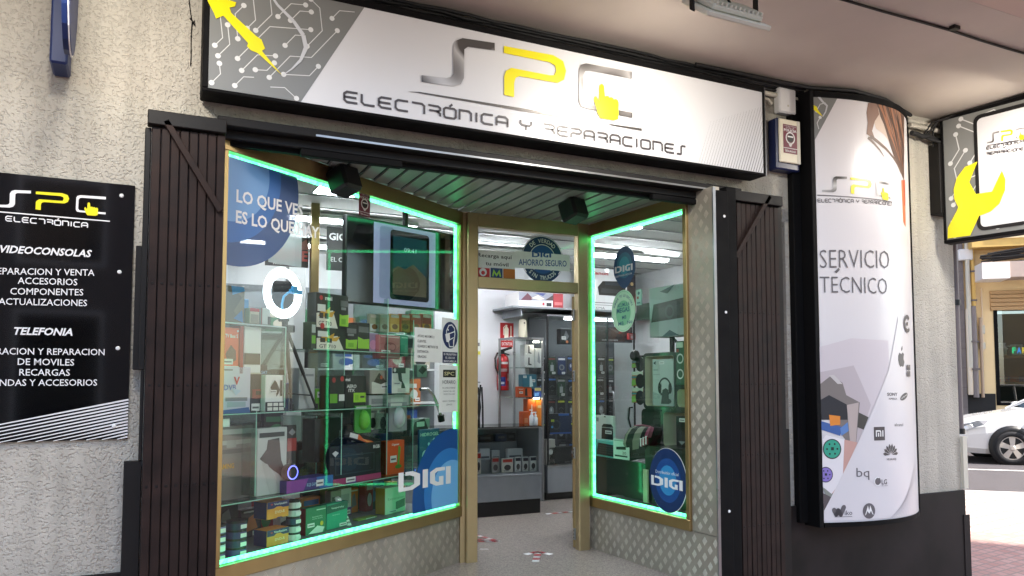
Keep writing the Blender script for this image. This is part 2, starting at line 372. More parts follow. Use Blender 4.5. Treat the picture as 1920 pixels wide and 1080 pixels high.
def arctext(mb, sf, txt, a, z, r, h, mid, span, off=.003, bold=.01, inward=False):
    """letters round a circle centred (a, z), middle at angle mid (deg)"""
    n = len(txt)
    for i, ch in enumerate(txt):
        if ch == ' ': continue
        f = (i + .5) / n - .5; ang = math.radians(mid + (f * span if inward else -f * span))
        V, F = glyphs(ch, bold); cx = (V[:, 0].min() + V[:, 0].max()) / 2; sc = h / CAP
        rot = ang + (math.pi / 2 if inward else -math.pi / 2); co, si = math.cos(rot), math.sin(rot); pts = []
        for x, y in V:
            lx, ly = (x - cx) * sc * .9, (y * sc) - (h if inward else 0) * 1
            pts.append(sf.at(a + r * math.cos(ang) + lx * co - ly * si, z + r * math.sin(ang) + lx * si + ly * co, off))
        mb.mesh(pts, F)
RR = [(0, .15), (.15, 0), (.85, 0), (1, .15), (1, .85), (.85, 1), (.15, 1), (0, .85), (0, .15)]
STROKES = {
 'E': [[(1, 1), (.2, 1), (0, .8), (0, .2), (.2, 0), (1, 0)], [(0, .5), (.92, .5)]],
 'L': [[(0, 1), (0, .2), (.2, 0), (1, 0)]], 'C': [[(1, 1), (.2, 1), (0, .8), (0, .2), (.2, 0), (1, 0)]],
 'T': [[(0, 1), (.8, 1), (1, .8), (1, 0)]], 'R': [[(0, 1), (.82, 1), (1, .86), (1, .64), (.85, .5), (.08, .5)], [(.72, .5), (1, .28), (1, 0)]],
 'O': [RR], 'N': [[(0, 0), (0, 1), (.8, 1), (1, .8), (1, 0)]], 'I': [[(.5, 0), (.5, 1)]],
 'A': [[(0, 0), (0, .8), (.2, 1), (.8, 1), (1, .8), (1, 0)], [(0, .42), (1, .42)]],
 'P': [[(0, 1), (.82, 1), (1, .84), (1, .66), (.82, .5), (.18, .5), (0, .34), (0, 0)]],
 'S': [[(1, 1), (.62, 1), (.5, .9), (.5, .1), (.38, 0), (0, 0)]], 'Y': [[(0, 1), (0, .66), (.18, .48), (.82, .48), (1, .66), (1, 1)], [(.5, .48), (.5, 0)]],
}
def techtext(mb, sf, txt, p0, p1, hpx, wpx, off=.003):
    a0, z0 = sf.px(*p0); a1, z1 = sf.px(*p1); h = sf.px(p0[0], p0[1] - hpx)[1] - z0; wd = wpx * h / hpx
    W = {'I': .28, ' ': .55}; adv = [W.get(c, 1) + .32 for c in txt.replace('Ó', 'O')]; tot = sum(adv) - .32; k = (a1 - a0) / tot; x = 0
    for ch, ad in zip(txt, adv):
        lw = (ad - .32) * k; c = 'O' if ch == 'Ó' else ch
        f = lambda q: (a0 + x * k + q[0] * lw, z0 + (z1 - z0) * (x / tot) + q[1] * h)
        for st in STROKES.get(c, []): ribbon(mb, sf, [f(q) for q in st], wd, off)
        if ch == 'Ó': ribbon(mb, sf, [f((.45, 1.15)), f((.7, 1.45))], wd, off)
        x += ad
# the three logo letters and pointing hand, normalised from the main sign (x 0..1 from S to C, y 0..1)
_S = [(450, 425), (590, 440), (615, 435), (628, 415), (628, 265), (645, 230), (680, 216), (858, 243), (858, 285), (710, 265), (690, 280), (688, 440), (670, 475), (630, 487), (450, 462)]
_P = [(912, 260), (1190, 312), (1245, 345), (1262, 400), (1250, 450), (1215, 468), (1000, 430), (978, 440), (970, 470), (970, 548), (914, 535), (914, 430), (925, 400), (955, 383), (1170, 425), (1195, 425), (1207, 400), (1200, 370), (1170, 352), (912, 300)]
_C = [(1628, 405), (1628, 443), (1395, 398), (1370, 400), (1358, 425), (1358, 555), (1368, 580), (1400, 590), (1632, 635), (1632, 663), (1380, 612), (1345, 600), (1333, 570), (1335, 390), (1345, 365), (1375, 358)]
_H = [(1450, 482), (1462, 472), (1474, 485), (1480, 545), (1488, 540), (1500, 543), (1505, 552), (1514, 548), (1524, 552), (1529, 562), (1540, 558), (1552, 565), (1557, 582), (1555, 670), (1530, 678), (1455, 665), (1440, 640), (1420, 570), (1420, 548), (1430, 540), (1448, 572)]
SIGN = Surf((0, -.2), (1, 0))
def _norm(ps): return [SIGN.px(640 + u / 3, v / 3) for u, v in ps]
_LG = [_norm(q) for q in (_S, _P, _C, _H)]; _x0 = min(p[0] for p in _LG[0]); _x1 = max(p[0] for p in _LG[2])
_z0 = min(p[1] for p in _LG[0]); _z1 = max(p[1] for p in _LG[0])
LOGO = [[((p[0] - _x0) / (_x1 - _x0), (p[1] - _z0) / (_z1 - _z0)) for p in q] for q in _LG]
def logo(mb, sf, p0, p1, hpx, mats, off=.003):
    """p0: bottom left of the S, p1: bottom right of the C, hpx: letter height at the S"""
    a0, z0 = sf.px(*p0); a1, z1 = sf.px(*p1); h = sf.px(p0[0], p0[1] - hpx)[1] - z0
    for k, (q, m) in enumerate(zip(LOGO, mats)):
        mb.m(m); poly(mb, sf, [(a0 + x * (a1 - a0), z0 + (z1 - z0) * x + y * h) for x, y in q], off + (.0015 if k == 3 else 0))
def inside(p, pg):
    c = False; x, y = p
    for i in range(len(pg)):
        (x1, y1), (x2, y2) = pg[i - 1], pg[i]
        if (y1 > y) != (y2 > y) and x < (x2 - x1) * (y - y1) / (y2 - y1) + x1: c = not c
    return c
def circuit(mb, sf, pix, ang, n, wd, pad, seed, off=.0025):
    """printed circuit tracks with round pads inside a polygon"""
    pg = [sf.px(*p) for p in pix]; rnd = random.Random(seed); xs = [p[0] for p in pg]; zs = [p[1] for p in pg]; done = []; step = pad * 1.45
    def free(pts):
        for p, q in zip(pts, pts[1:]):
            m = max(2, int(math.hypot(q[0] - p[0], q[1] - p[1]) / (step * .5)))
            for i in range(m + 1):
                c = (p[0] + (q[0] - p[0]) * i / m, p[1] + (q[1] - p[1]) * i / m)
                if not inside(c, pg): return False
                for d in done:
                    if abs(d[0] - c[0]) < step and abs(d[1] - c[1]) < step and math.hypot(d[0] - c[0], d[1] - c[1]) < step * .93: return False
        return True
    made = 0
    for tr in range(n * 40):
        if made >= n: break
        p = (rnd.uniform(min(xs), max(xs)), rnd.uniform(min(zs), max(zs))); a = math.radians(ang + rnd.choice((0, 0, 0, 90, 180))); pts = [p]
        for k in range(rnd.choice((2, 3, 3, 4))):
            l = step * rnd.uniform(1.5, 9 if tr < n * 16 else 3.5); p = (p[0] + l * math.cos(a), p[1] + l * math.sin(a)); pts.append(p); a += math.radians(rnd.choice((45, -45)))
        if not free(pts): continue
        made += 1
        for p, q in zip(pts, pts[1:]):
            m = max(2, int(math.hypot(q[0] - p[0], q[1] - p[1]) / (step * .5))); done += [(p[0] + (q[0] - p[0]) * i / m, p[1] + (q[1] - p[1]) * i / m) for i in range(m + 1)]
        ribbon(mb, sf, pts, wd, off)
        disc(mb, sf, *pts[0], pad * .62, off + .0005, 12)
        if rnd.random() < .75: disc(mb, sf, *pts[-1], pad * .62, off + .0005, 12)
# ================================================================== the street
WALL = Surf((0, 0), (1, 0)); LW = Surf((.425, .05), (.824, .566)); DOOR = Surf((0, 1.408), (1, 0)); RW = Surf((3.693, 1.408), (.042, -.999))
LWL, RWL, ZB, ZT = 2.398, 1.293, .47, 2.82
K0 = onZ(1810, 922, 0)[:2]; KU = ux(onZ(1920, 926, 0)[:2] - K0); KN = np.array([-KU[1], KU[0]])      # kerb of the cross street
def kp(a, n, z): q = K0 + KU * a + KN * n; return (q[0], q[1], z)
GZ = -.34                                                    # the pavement falls from the kerb to the shop wall
mb = MB('asphalt'); mb.face([(-90, -90, -.5), (90, -90, -.5), (90, 90, -.5), (-90, 90, -.5)]); mb.face([kp(-40, .1, -.06), kp(40, .1, -.06), kp(40, 16, -.06), kp(-40, 16, -.06)]); mb.build('road', kind='structure')
mb = MB('roadline'); mb.face([kp(-12, 3.55, -.055), kp(12, 3.55, -.055), kp(12, 3.68, -.055), kp(-12, 3.68, -.055)]); mb.build('road_marking', kind='structure')
NS = -4.0; nT = float(KN @ (onZ(1812, 1000, -.2)[:2] - K0)); zT = GZ * nT / NS; yk = -5.7
mb = MB('tile_pale'); mb.face([kp(-40, nT, zT), kp(40, nT, zT), kp(40, 0, 0), kp(-40, 0, 0)]); mb.build('pavement', kind='structure')
ak = (yk - K0[1] - KN[1] * NS) / KU[1]
mb = MB('tile_red'); mb.face([kp(-40, NS, GZ), kp(40, NS, GZ), kp(40, nT, zT), kp(-40, nT, zT)]); mb.face([(-60, yk, GZ), kp(ak, NS, GZ), kp(-40, NS, GZ), (-60, 40, GZ)]); mb.build('pavement_band', kind='structure')
mb = MB('kerbstone'); mb.obox(kp(-40, 0, -.2), np.array([*(KU * 80), 0]), np.array([*(KN * .16), 0]), (0, 0, .204)); mb.box(-60, yk - .16, -.6, kp(ak, NS, 0)[0], yk, GZ + .004); mb.build('kerb', kind='structure')
# ================================================================== the shop building
B = thing('shop_building', 'pale grey roughcast corner building with dark plinth and overhanging soffit above the shop front', 'building', (3, 1, 0))
mb = MB('stucco'); mb.box(-9, 0, GZ, .40, .25, 3.9); mb.box(4.10, 0, GZ, 6.74, .25, 3.9); mb.box(.40, 0, 2.96, 4.10, .25, 3.9); mb.box(6.49, .25, GZ, 6.74, 9, 3.9)
mb.m('stucco_bare').box(4.575, -.006, .53, 4.655, 0, 2.78); mb.build('wall', B)
mb = MB('plinth'); mb.box(-9, -.022, GZ, .02, 0, .505, .004); mb.box(4.40, -.022, GZ, 6.76, 0, .52, .004); mb.box(6.74, 0, GZ, 6.765, 9, .52); mb.box(6.72, -.03, GZ, 6.80, -.022, .30); mb.build('plinth', B)
mb = MB('soffit'); mb.mesh([(-9, -1.58, 3.9), (6.95, -1.58, 3.9), (6.95, .25, 3.9), (-9, .25, 3.9), (-9, -1.58, 4.05), (6.95, -1.58, 4.05), (6.95, .25, 4.05), (-9, .25, 4.05)],
    [(0, 3, 2, 1), (4, 5, 6, 7), (0, 1, 5, 4), (1, 2, 6, 5), (2, 3, 7, 6), (3, 0, 4, 7)])
mb.m('lip'); mb.mesh([(-9, -1.582, 3.9), (6.95, -1.582, 3.9), (6.95, -2.1, 4.06), (-9, -2.1, 4.06), (-9, -1.582, 4.2), (6.95, -1.582, 4.2), (6.95, -2.1, 4.2), (-9, -2.1, 4.2)],
    [(0, 3, 2, 1), (4, 5, 6, 7), (0, 1, 5, 4), (1, 2, 6, 5), (2, 3, 7, 6), (3, 0, 4, 7)][:0] + [(0, 1, 2, 3), (2, 6, 7, 3), (1, 5, 6, 2), (4, 7, 6, 5), (0, 3, 7, 4)])
mb.box(6.62, -1.57, 3.55, 6.95, -.001, 3.9)
mb.build('soffit', B)
mb = MB('bld_pink'); mb.box(-9, -2.1, 4.2, 6.95, 9, 13); mb.build('upper_floors', B)
# interior shell
mb = MB('terrazzo'); mb.box(-.99, .27, GZ, 6.37, 4.61, .009); mb.box(.42, -.22, GZ - .02, 4.015, .27, .009); mb.build('shop_floor', kind='structure')
BY = 4.62
mb = MB('wall_in'); mb.box(-1, BY, .004, 6.49, BY + .1, 3.02); mb.box(-1.1, .25, .004, -1, BY, 3.02); mb.box(6.38, .25, .004, 6.48, BY, 3.02)
mb.m('black_soft').box(.40, .02, .004, .415, .25, 3.0); mb.build('shop_wall', B)
mb = MB('ceil_in'); mb.box(-1, .25, 3.02, 6.48, BY, 3.1)
for k in range(9): mb.m('alu').box(-1, .8 + k * .45, 3.012, 6.38, .815 + k * .45, 3.02)
mb.build('shop_ceiling', B)
# slatted metal ceiling of the recess
mb = MB('slat'); x = .46
while x < 3.70:
    ye = min(1.40, .05 + (x - .425) * .566 / .824 - .02)
    if ye > .2: mb.box(x, .125, 2.925, x + .105, ye, 2.945, .004)
    x += .128
mb.m('black_soft').mesh([(.43, .125, 2.96), (3.74, .125, 2.96), (3.70, 1.41, 2.96), (2.42, 1.41, 2.96)], [(0, 3, 2, 1)]); mb.build('recess_ceiling', B)
# ------------------------------------------------------------------ diamond plate
def tread(mb, sf, a0, a1, z0, z1, ph=0):
    mb.m('plate'); rect(mb, sf, a0, z0, a1, z1, .001); mb.m('plate_rib'); px_, pz = .056, .115; i = 0; a = a0 + .032
    while a < a1 - .026:
        z = z0 + (.045 if i % 2 else .045 + pz / 2)
        while z < z1 - .035:
            for k in (-2, -1, 0, 1, 2):          # five short ribs make one lozenge
                ca, cz = a + k * .0056, z + k * .0074; L = np.array([.0125, -.0165]); w_ = np.array([.0024, .0018]); P = lambda q, o: sf.at(ca + q[0], cz + q[1], o)
                b = [P(L + w_, .001), P(L - w_, .001), P(-L - w_, .001), P(-L + w_, .001), P(L * .85, .0026), P(-L * .85, .0026)]
                mb.mesh(b, [(4, 1, 0), (4, 5, 2, 1), (3, 2, 5), (5, 4, 0, 3)])
            z += pz
        a += px_; i += 1
F = thing('storefront', 'recessed gold aluminium shop front with two angled display windows, checker plate panels and a doorway', 'shop front', (3.0, .9, 0))
mb = MB('plate'); tread(mb, LW, -.02, 2.46, .004, .385); mb.m('steel_dark').obox(LW.at(-.02, .004, -.03), LW.d * 2.48, -LW.n * .02, (0, 0, .38)); mb.build('checker_plate', F)
mb = MB('plate'); tread(mb, RW, -.02, 1.61, .004, .385); tread(mb, RW, 1.335, 1.61, .39, 2.93); mb.m('alu').obox(RW.at(1.604, .004, -.02), RW.d * .012, RW.n * .026, (0, 0, 2.92))
mb.m('plate').obox(RW.at(1.33, .39, -.06), RW.d * .28, RW.n * .059, (0, 0, 2.54)); mb.obox(RW.at(-.02, .004, -.06), RW.d * 1.62, RW.n * .058, (0, 0, .38)); mb.build('checker_plate', F)
def window(sf, L, ext0, ext1):
    mb = MB('gold'); D_ = .07; f = lambda a, z, la, lz, o=.025: mb.obox(sf.at(a, z, o - D_), sf.d * la, sf.n * D_, (0, 0, lz), .004)
    f(-ext0, ZB - .085, L + ext0 + ext1, .085); f(-ext0, ZT, L + ext0 + ext1, 2.93 - ZT); f(-ext0, ZB, ext0, ZT - ZB, .024); f(L, ZB, ext1, ZT - ZB, .024)
    mb.m('black_soft').obox(sf.at(-.0, ZB + .002, -.022), sf.d * L, sf.n * .004, (0, 0, .006)); fr = mb.build('window_frame', F)
    mb = MB('pane'); mb.face([sf.at(0, ZB), sf.at(L, ZB), sf.at(L, ZT), sf.at(0, ZT)]); mb.build('pane', fr)
    mb = MB('led'); g = .022
    for a, z, la, lz in ((0, ZT - g - .004, L, g), (0, ZB + .004, L, g), (.004, ZB + .03, g, ZT - ZB - .06), (L - g - .004, ZB + .03, g, ZT - ZB - .06)):
        mb.obox(sf.at(a, z, -.03), sf.d * la, sf.n * .014, (0, 0, lz))
    mb.build('led_strip', fr)
    return fr
window(LW, LWL, .05, .055); window(RW, RWL, .045, .045)
# door frame, transom and open leaf
mb = MB('gold_pale'); P = lambda u, v: onY(u, v, 1.408)
XL0, XL1, XR0, XR1 = 2.470, 2.568, 3.546, 3.655
for x0, x1 in ((XL0, XL1), (XR0, XR1)): mb.box(x0, 1.37, .004, x1, 1.45, 2.93, .006)
mb.box(2.425, 1.405, .004, 2.4695, 1.46, 2.93); mb.box(XL1, 1.372, 2.812, XR0, 1.448, 2.93, .004); mb.box(XL1, 1.372, 2.29, XR0, 1.448, 2.385, .004); df = mb.build('door_frame', F)
mb = MB('case_glass'); mb.face([(XL1, 1.41, 2.385), (XR0, 1.41, 2.385), (XR0, 1.41, 2.812), (XL1, 1.41, 2.812)]); mb.build('transom_pane', df)
LEAF = Surf((3.555, 1.46), (.50, .866)); mb = MB('gold')
for a, z, la, lz in ((0, .02, .07, 2.25), (.82, .02, .07, 2.25), (.07, .02, .75, .12), (.07, 2.17, .75, .1)): mb.obox(LEAF.at(a, z, -.02), LEAF.d * la, LEAF.n * .04, (0, 0, lz), .004)
lf = mb.build('door', F)
mb = MB('case_glass'); mb.face([LEAF.at(.07, .14), LEAF.at(.82, .14), LEAF.at(.82, 2.17), LEAF.at(.07, 2.17)]); mb.build('door_pane', lf)
for v in (590, 705, 850, 1003):
    z = P(1077, v)[2]; mb = MB('alu'); mb.box(3.53, 1.43, z - .05, 3.546, 1.455, z + .05, .002); mb.m('black')
    for dz in (-.03, 0, .03): mb.box(3.527, 1.437, z + dz - .005, 3.53, 1.447, z + dz + .005)
    mb.build('hinge', lf)
# header: gate track under the sign
mb = MB('steel_dark'); mb.box(.36, -.10, 2.925, 4.13, -.003, 2.975, .004); mb.box(.40, -.02, 2.875, 4.10, .12, 2.925, .004); mb.m('alu').box(.9, -.104, 2.93, 4.1, -.10, 2.942)
mb.m('black_metal').box(.40, .03, 2.85, 4.05, .07, 2.875); mb.box(.83, -.03, 2.83, 1.45, .025, 2.873, .005); mb.box(3.35, -.03, 2.83, 3.75, .025, 2.87, .005); mb.build('gate_track', F)
mb = MB('black_metal'); mb.box(3.775, -.24, GZ, 3.90, -.221, .02); mb.box(3.775, -.205, .011, 3.90, .0, 2.905, .005); mb.box(3.905, -.18, .011, 4.0, 0, 2.95, .005)
mb.m('white')
for v in (405, 585, 960): q = onY(1355, v, -.207); mb.lathe((3.86, -.205, q[2]), (0, -1, 0), [(.011, 0), (.009, .004)], 10)
mb.build('gate_post', F)
# ------------------------------------------------------------------ folded steel gates
def gate(name, label, x0, x1, n, brace, layers, mirror):
    g = thing(name, label, 'shutter', ((x0 + x1) / 2, -.08, 0)); w_ = (x1 - x0) / n; mb = MB('brown_metal')
    for k in range(n):
        mb.box(x0 + k * w_ + .0025, -.105 - .0025 * (k % 2), -.3, x0 + (k + 1) * w_ - .0025, -.075, 2.862, .003)
    mb.m('black').box(x0, -.08, -.3, x1, -.06, 2.86); mb.m('steel_dark')
    for z in (.42, .95, 1.48, 2.02):
        for k in range(n): mb.lathe((x0 + (k + .5) * w_, -.105 - .0025 * (k % 2), z), (0, -1, 0), [(.008, 0), (.006, .003)], 8)
    mb.build('slat_panel', g)
    mb = MB('steel_dark'); mb.box(x0 - (.022 if not mirror else 0), -.135, 2.868, x1 + (.022 if mirror else 0), -.06, 2.945, .004); mb.build('top_rail', g)
    a, b = brace; d = ux(b - a); nn = np.array([-d[2], 0, d[0]]); mb = MB('brown_metal'); mb.obox(a - nn * .017 + np.array([0, .012, 0]), b - a, nn * .034, (0, -.022, 0), .003); mb.build('brace', g)
    mb = MB('steel_dark')
    for lx0, lx1, z0, z1, y in layers: mb.box(lx0, y - .035, z0, lx1, y, z1, .004)
    mb.build('folded_leaf', g)
yb = -.125
gate('folding_gate', 'dark brown folded steel gate between the roughcast wall and the left display window', .032, .405, 8, (onY(311, 226, yb), onY(414, 396, yb)),
     [(.000, .03, 1.56, 2.86, -.05), (-.028, .028, 1.56, 2.22, -.035), (.035, .10, -.3, 2.86, -.035), (-.055, .03, -.3, 1.085, -.042), (.012, .03, 1.085, 1.56, -.05)], False)
gate('folding_gate', 'dark brown folded steel gate between the checker plate pier and the curved banner', 4.02, 4.492, 10, (onY(1443, 368, yb), onY(1379, 482, yb)),
     [(4.494, 4.55, -.3, 2.90, -.05), (4.552, 4.592, -.3, 1.13, -.04)], True)
# ------------------------------------------------------------------ cables and pipes under the soffit
mb = MB('black_soft')
def wob(p, q, n, amp, seed):
    r = random.Random(seed); return [np.array(p) + (np.array(q) - np.array(p)) * i / n + np.array([0, r.uniform(-amp, amp), r.uniform(-amp, amp)]) for i in range(n + 1)]
for k, (yy, zz) in enumerate(((-.03, 3.855), (-.055, 3.862), (-.03, 3.83), (-.075, 3.872))): mb.tube(wob((.3, yy, zz), (4.85, yy, zz + .005), 26, .006, k), .011)
mb.tube([(3.7, -.10, 3.87), (4.83, -.14, 3.868), (5.2, -.24, 3.872), (5.6, -.22, 3.87), (6.15, -.05, 3.87)], .016)
mb.build('cable_bundle', label='bundle of black cables along the top of the wall above the big shop sign', cat='cable')
mb = MB('steel_dark'); mb.tube(wob((-3, -1.25, 3.888), (6.9, -1.27, 3.888), 30, .006, 5), .009); q = onZ(1790, 52, 3.888); mb.box(q[0] - .03, q[1] - .02, 3.875, q[0] + .03, q[1] + .02, 3.899); mb.build('ceiling_cable', label='single dark cable stapled across the soffit', cat='cable')
mb = MB('beige'); mb.tube([(4.27, -.03, 3.80), (4.83, -.03, 3.80)], .02); mb.tube([(4.27, -.03, 3.755), (4.48, -.03, 3.75), (4.52, -.03, 3.72)], .014); mb.build('conduit', label='short grey conduit pipe leading to the white junction box', cat='pipe')
mb = MB('stucco'); mb.tube([(6.12, -.03, 3.83), (6.66, -.03, 3.83)], .022); mb.tube([(6.12, -.06, 3.775), (6.66, -.06, 3.775)], .022)
mb.m('black_soft').tube(wob((6.12, -.07, 3.70), (6.68, -.07, 3.68), 8, .01, 3), .022); mb.tube(wob((6.15, -.05, 3.72), (6.45, -.10, 3.66), 6, .012, 4), .014); mb.build('conduit', label='pale conduit pipes and taped cable between curved banner and wrench sign', cat='pipe')
mb = MB('steel_dark'); mb.tube([(6.35, -.05, 3.72), (6.42, -.12, 3.84), (6.60, -.3, 3.88), (6.61, -1.5, 3.885)], .012); mb.tube([(6.30, -.05, 3.70), (6.36, -.10, 3.82), (6.50, -.25, 3.872), (6.60, -1.0, 3.89)], .008); mb.tube([(6.44, -.05, 3.62), (6.40, -.08, 3.75), (6.45, -.1, 3.86)], .008); mb.build('ceiling_cable', label='dark cables looping up from the wall corner over the wrench sign', cat='cable')
mb = MB('steel_dark'); pts = [WALL.at(*WALL.px(u, v), .006) for u, v in ((354, 0), (357, 25), (360, 42), (358, 70), (358, 108), (357, 124))]; mb.tube(pts, .0025, 5); mb.tube([pts[2] + (-.012, 0, .02), pts[2] + (.004, 0, 0), pts[2] + (.015, 0, -.02), pts[2] + (.012, 0, .012), pts[2] + (0, 0, -.012)], .004, 5); mb.build('loose_wire', label='thin loose wire hanging on the roughcast wall left of the big sign', cat='wire')
# junction box and alarm siren
q = WALL.px(1464, 196); mb = MB('white'); a, z = WALL.px(1450, 214); a1, z1 = WALL.px(1481, 178); mb.box(a, -.07, z, a1, 0, z1 + .02, .012); mb.m('beige').lathe(((a + a1) / 2, -.07, z + .06), (0, -1, 0), [(.01, 0), (.008, .002)], 10); mb.build('junction_box', label='small white electrical junction box above the alarm box', cat='junction box')
AL = Surf((0, -.11), (1, 0)); a0, zt = AL.px(1459, 221); a1, zb = AL.px(1501, 322)
al = thing('alarm_box', 'navy and cream alarm siren box with a maroon police sticker', 'alarm box', ((a0 + a1) / 2, 0, zb))
mb = MB('navy'); mb.box(a0 - .01, -.10, zb, a1 + .01, 0, zt + .01, .012); mb.build('back_box', al)
mb = MB('cream'); mb.box(a0 + .004, -.118, zb + .055, a1 - .004, -.10, zt, .006); mb.m('beige').box(a1 - .04, -.120, zb + .056, a1 - .006, -.118, zt - .003); mb.build('cover', al)
def police(mb, sf, a0, z0, a1, z1, off):
    w_, h = a1 - a0, z1 - z0; mb.m('maroon'); rect(mb, sf, a0, z0, a1, z1, off); mb.m('white')
    text(mb, sf, 'CONECTADO', a0 + w_ * .06, z0 + h * .93, a1 - w_ * .06, h * .04, off + .001); text(mb, sf, 'CON LA', a0 + w_ * .2, z0 + h * .87, a1 - w_ * .2, h * .04, off + .001)
    text(mb, sf, 'POLICIA', a0 + w_ * .05, z0 + h * .76, a1 - w_ * .05, h * .09, off + .001, bold=.03)
    c = (a0 + w_ / 2, z0 + h * .54); disc(mb, sf, *c, w_ * .33, off + .001); mb.m('maroon'); disc(mb, sf, *c, w_ * .26, off + .0015); mb.m('black'); disc(mb, sf, *c, w_ * .22, off + .002)
    mb.m('white'); rect(mb, sf, c[0] - w_ * .2, c[1] + .02 * h, c[0] + w_ * .2, c[1] + .07 * h, off + .0025); poly(mb, sf, [(c[0] - w_ * .15, c[1] - w_ * .28), (c[0] + w_ * .15, c[1] - w_ * .28), (c[0] + w_ * .05, z0 + h * .24), (c[0] - w_ * .05, z0 + h * .24)], off + .001)
    rect(mb, sf, a0, z0 + h * .17, a1, z0 + h * .19, off + .001); text(mb, sf, 'S.I.', a0 + w_ * .1, z0 + h * .1, a0 + w_ * .3, h * .05, off + .001); text(mb, sf, 'SEGURIDAD', a0 + w_ * .12, z0 + h * .05, a1 - w_ * .12, h * .06, off + .001, bold=.02)
SS = Surf((0, -.118), (1, 0)); s0 = SS.px(1469, 286); s1 = SS.px(1494, 237); mb = MB('maroon'); police(mb, SS, s0[0], s0[1], s1[0], s1[1], .001); mb.build('sticker', al)
# blue projecting sign bracket, top left (the rest of it is above the frame)
BL = thing('projecting_sign', 'glossy blue sign edge projecting from the roughcast wall at the top left', 'sign', (-.40, -.15, 3.05))
mb = MB('bluesign'); mb.box(-.44, -.21, 3.09, -.36, -.002, 4.6 - .75, .01); mb.m('alu')
for z in (3.19, 3.42, 3.66): mb.lathe((-.44, -.12, z), (-1, 0, 0), [(.008, 0), (.006, .003)], 10)
mb.build('bracket', BL)
mb = MB('bluesign'); prof = [(-.20 - .9 * (1 - math.cos(t)) * .35 - .0, 3.06 + .9 * (1 - math.cos(t)) * .0 + .78 * math.sin(t)) for t in (0,)]
n_ = 26; c0 = (-.47, 3.50); ring_ = [(c0[0] + .27 * math.cos(2 * math.pi * k / n_), c0[1] + .45 * math.sin(2 * math.pi * k / n_)) for k in range(n_)]
ring_ = [(y, min(z, 3.86)) for y, z in ring_]
vs_ = [(-.355, y, z) for y, z in ring_] + [(-.322, y, z) for y, z in ring_]
mb.mesh(vs_, [tuple(range(n_))[::-1], tuple(range(n_, 2 * n_))] + [(k, (k + 1) % n_, n_ + (k + 1) % n_, n_ + k) for k in range(n_)])
k_ = 1.02; rw = [(c0[0] + (y - c0[0]) * k_, min(3.868, c0[1] + (z - c0[1]) * k_)) for y, z in ring_]
vw = [(-.330, y, z) for y, z in rw] + [(-.325, y, z) for y, z in rw]
mb.m('white').mesh(vw, [tuple(range(n_))[::-1], tuple(range(n_, 2 * n_))] + [(k, (k + 1) % n_, n_ + (k + 1) % n_, n_ + k) for k in range(n_)])
mb.build('disc', BL)
# ------------------------------------------------------------------ floodlights under the soffit
def flood(x, y, label):
    f = thing('floodlight', label, 'floodlight', (x, y, 3.55)); mb = MB('alu'); tilt = math.radians(38)
    c, s_ = math.cos(tilt), math.sin(tilt); ex = np.array([1., 0, 0]); ey = np.array([0, c, s_]); ez = np.array([0, -s_, c]); o = np.array([x, y, 3.60])
    mb = MB('beige'); mb.obox(o - ex * .23 - ey * .14 - ez * .012, ex * .46, ey * .28, ez * .03, .006); mb.obox(o - ex * .18 - ey * .10 + ez * .018, ex * .36, ey * .2, ez * .035, .008)
    for k in range(11): mb.obox(o + ex * (-.165 + k * .032) - ey * .1 + ez * .053, ex * .012, ey * .2, ez * .016)
    mb.build('housing', f)
    mb = MB('flood_led'); q = [o + ex * a + ey * b - ez * .0135 for a, b in ((-.17, -.1), (-.17, .1), (.17, .1), (.17, -.1))]; mb.face(q); mb.build('lamp_glass', f)
    mb = MB('steel_dark')
    for sx in (-1, 1): mb.obox(o + ex * (sx * .235 - .006) - ey * .02 - ez * .02, ex * .012, ey * .04, (0, 0, .30))
    mb.box(x - .24, y - .02, 3.882, x + .24, y + .02, 3.898); mb.tube([o + ez * .06, (x - .03, y, 3.78), (x + .02, y, 3.88)], .008); mb.build('bracket', f)
flood(2.99, -1.24, 'grey floodlight hanging from the soffit in front of the big sign')
flood(-.25, -1.2, 'grey floodlight hanging from the soffit left of the big sign')
flood(6.12, -1.30, 'grey floodlight hanging from the soffit beside the wrench sign')
# ================================================================== the signs
c2 = lambda u, v: (640 + u / 3, v / 3); c1 = lambda u, v: (u / 3, v / 3); c3 = lambda u, v: (1280 + u / 3, v / 3)
FS = thing('fascia_sign', 'long black framed white shop sign reading SPC ELECTRÓNICA Y REPARACIONES over the entrance', 'sign', (2.27, -.1, 3.03))
X0, X1, Z0, Z1 = .30, 4.255, 3.085, 3.715
mb = MB('black_metal')
mb.box(X0 - .03, -.205, Z0 - .022, X1 + .02, -.03, Z0, .006); mb.box(X0 - .03, -.205, Z1, X1 + .02, -.03, Z1 + .045, .006)
mb.box(X0 - .03, -.205, Z0, X0, -.03, Z1, .004); mb.box(X1, -.205, Z0, X1 + .02, -.03, Z1, .004); mb.box(X0, -.06, Z0, X1, -.03, Z1)
mb.m('alu').box(X1 + .0205, -.206, Z0 - .02, X1 + .026, -.19, Z1 + .04); mb.build('frame', FS)
mb = MB('sign_white'); mb.box(X0, -.2, Z0, X1, -.061, Z1)
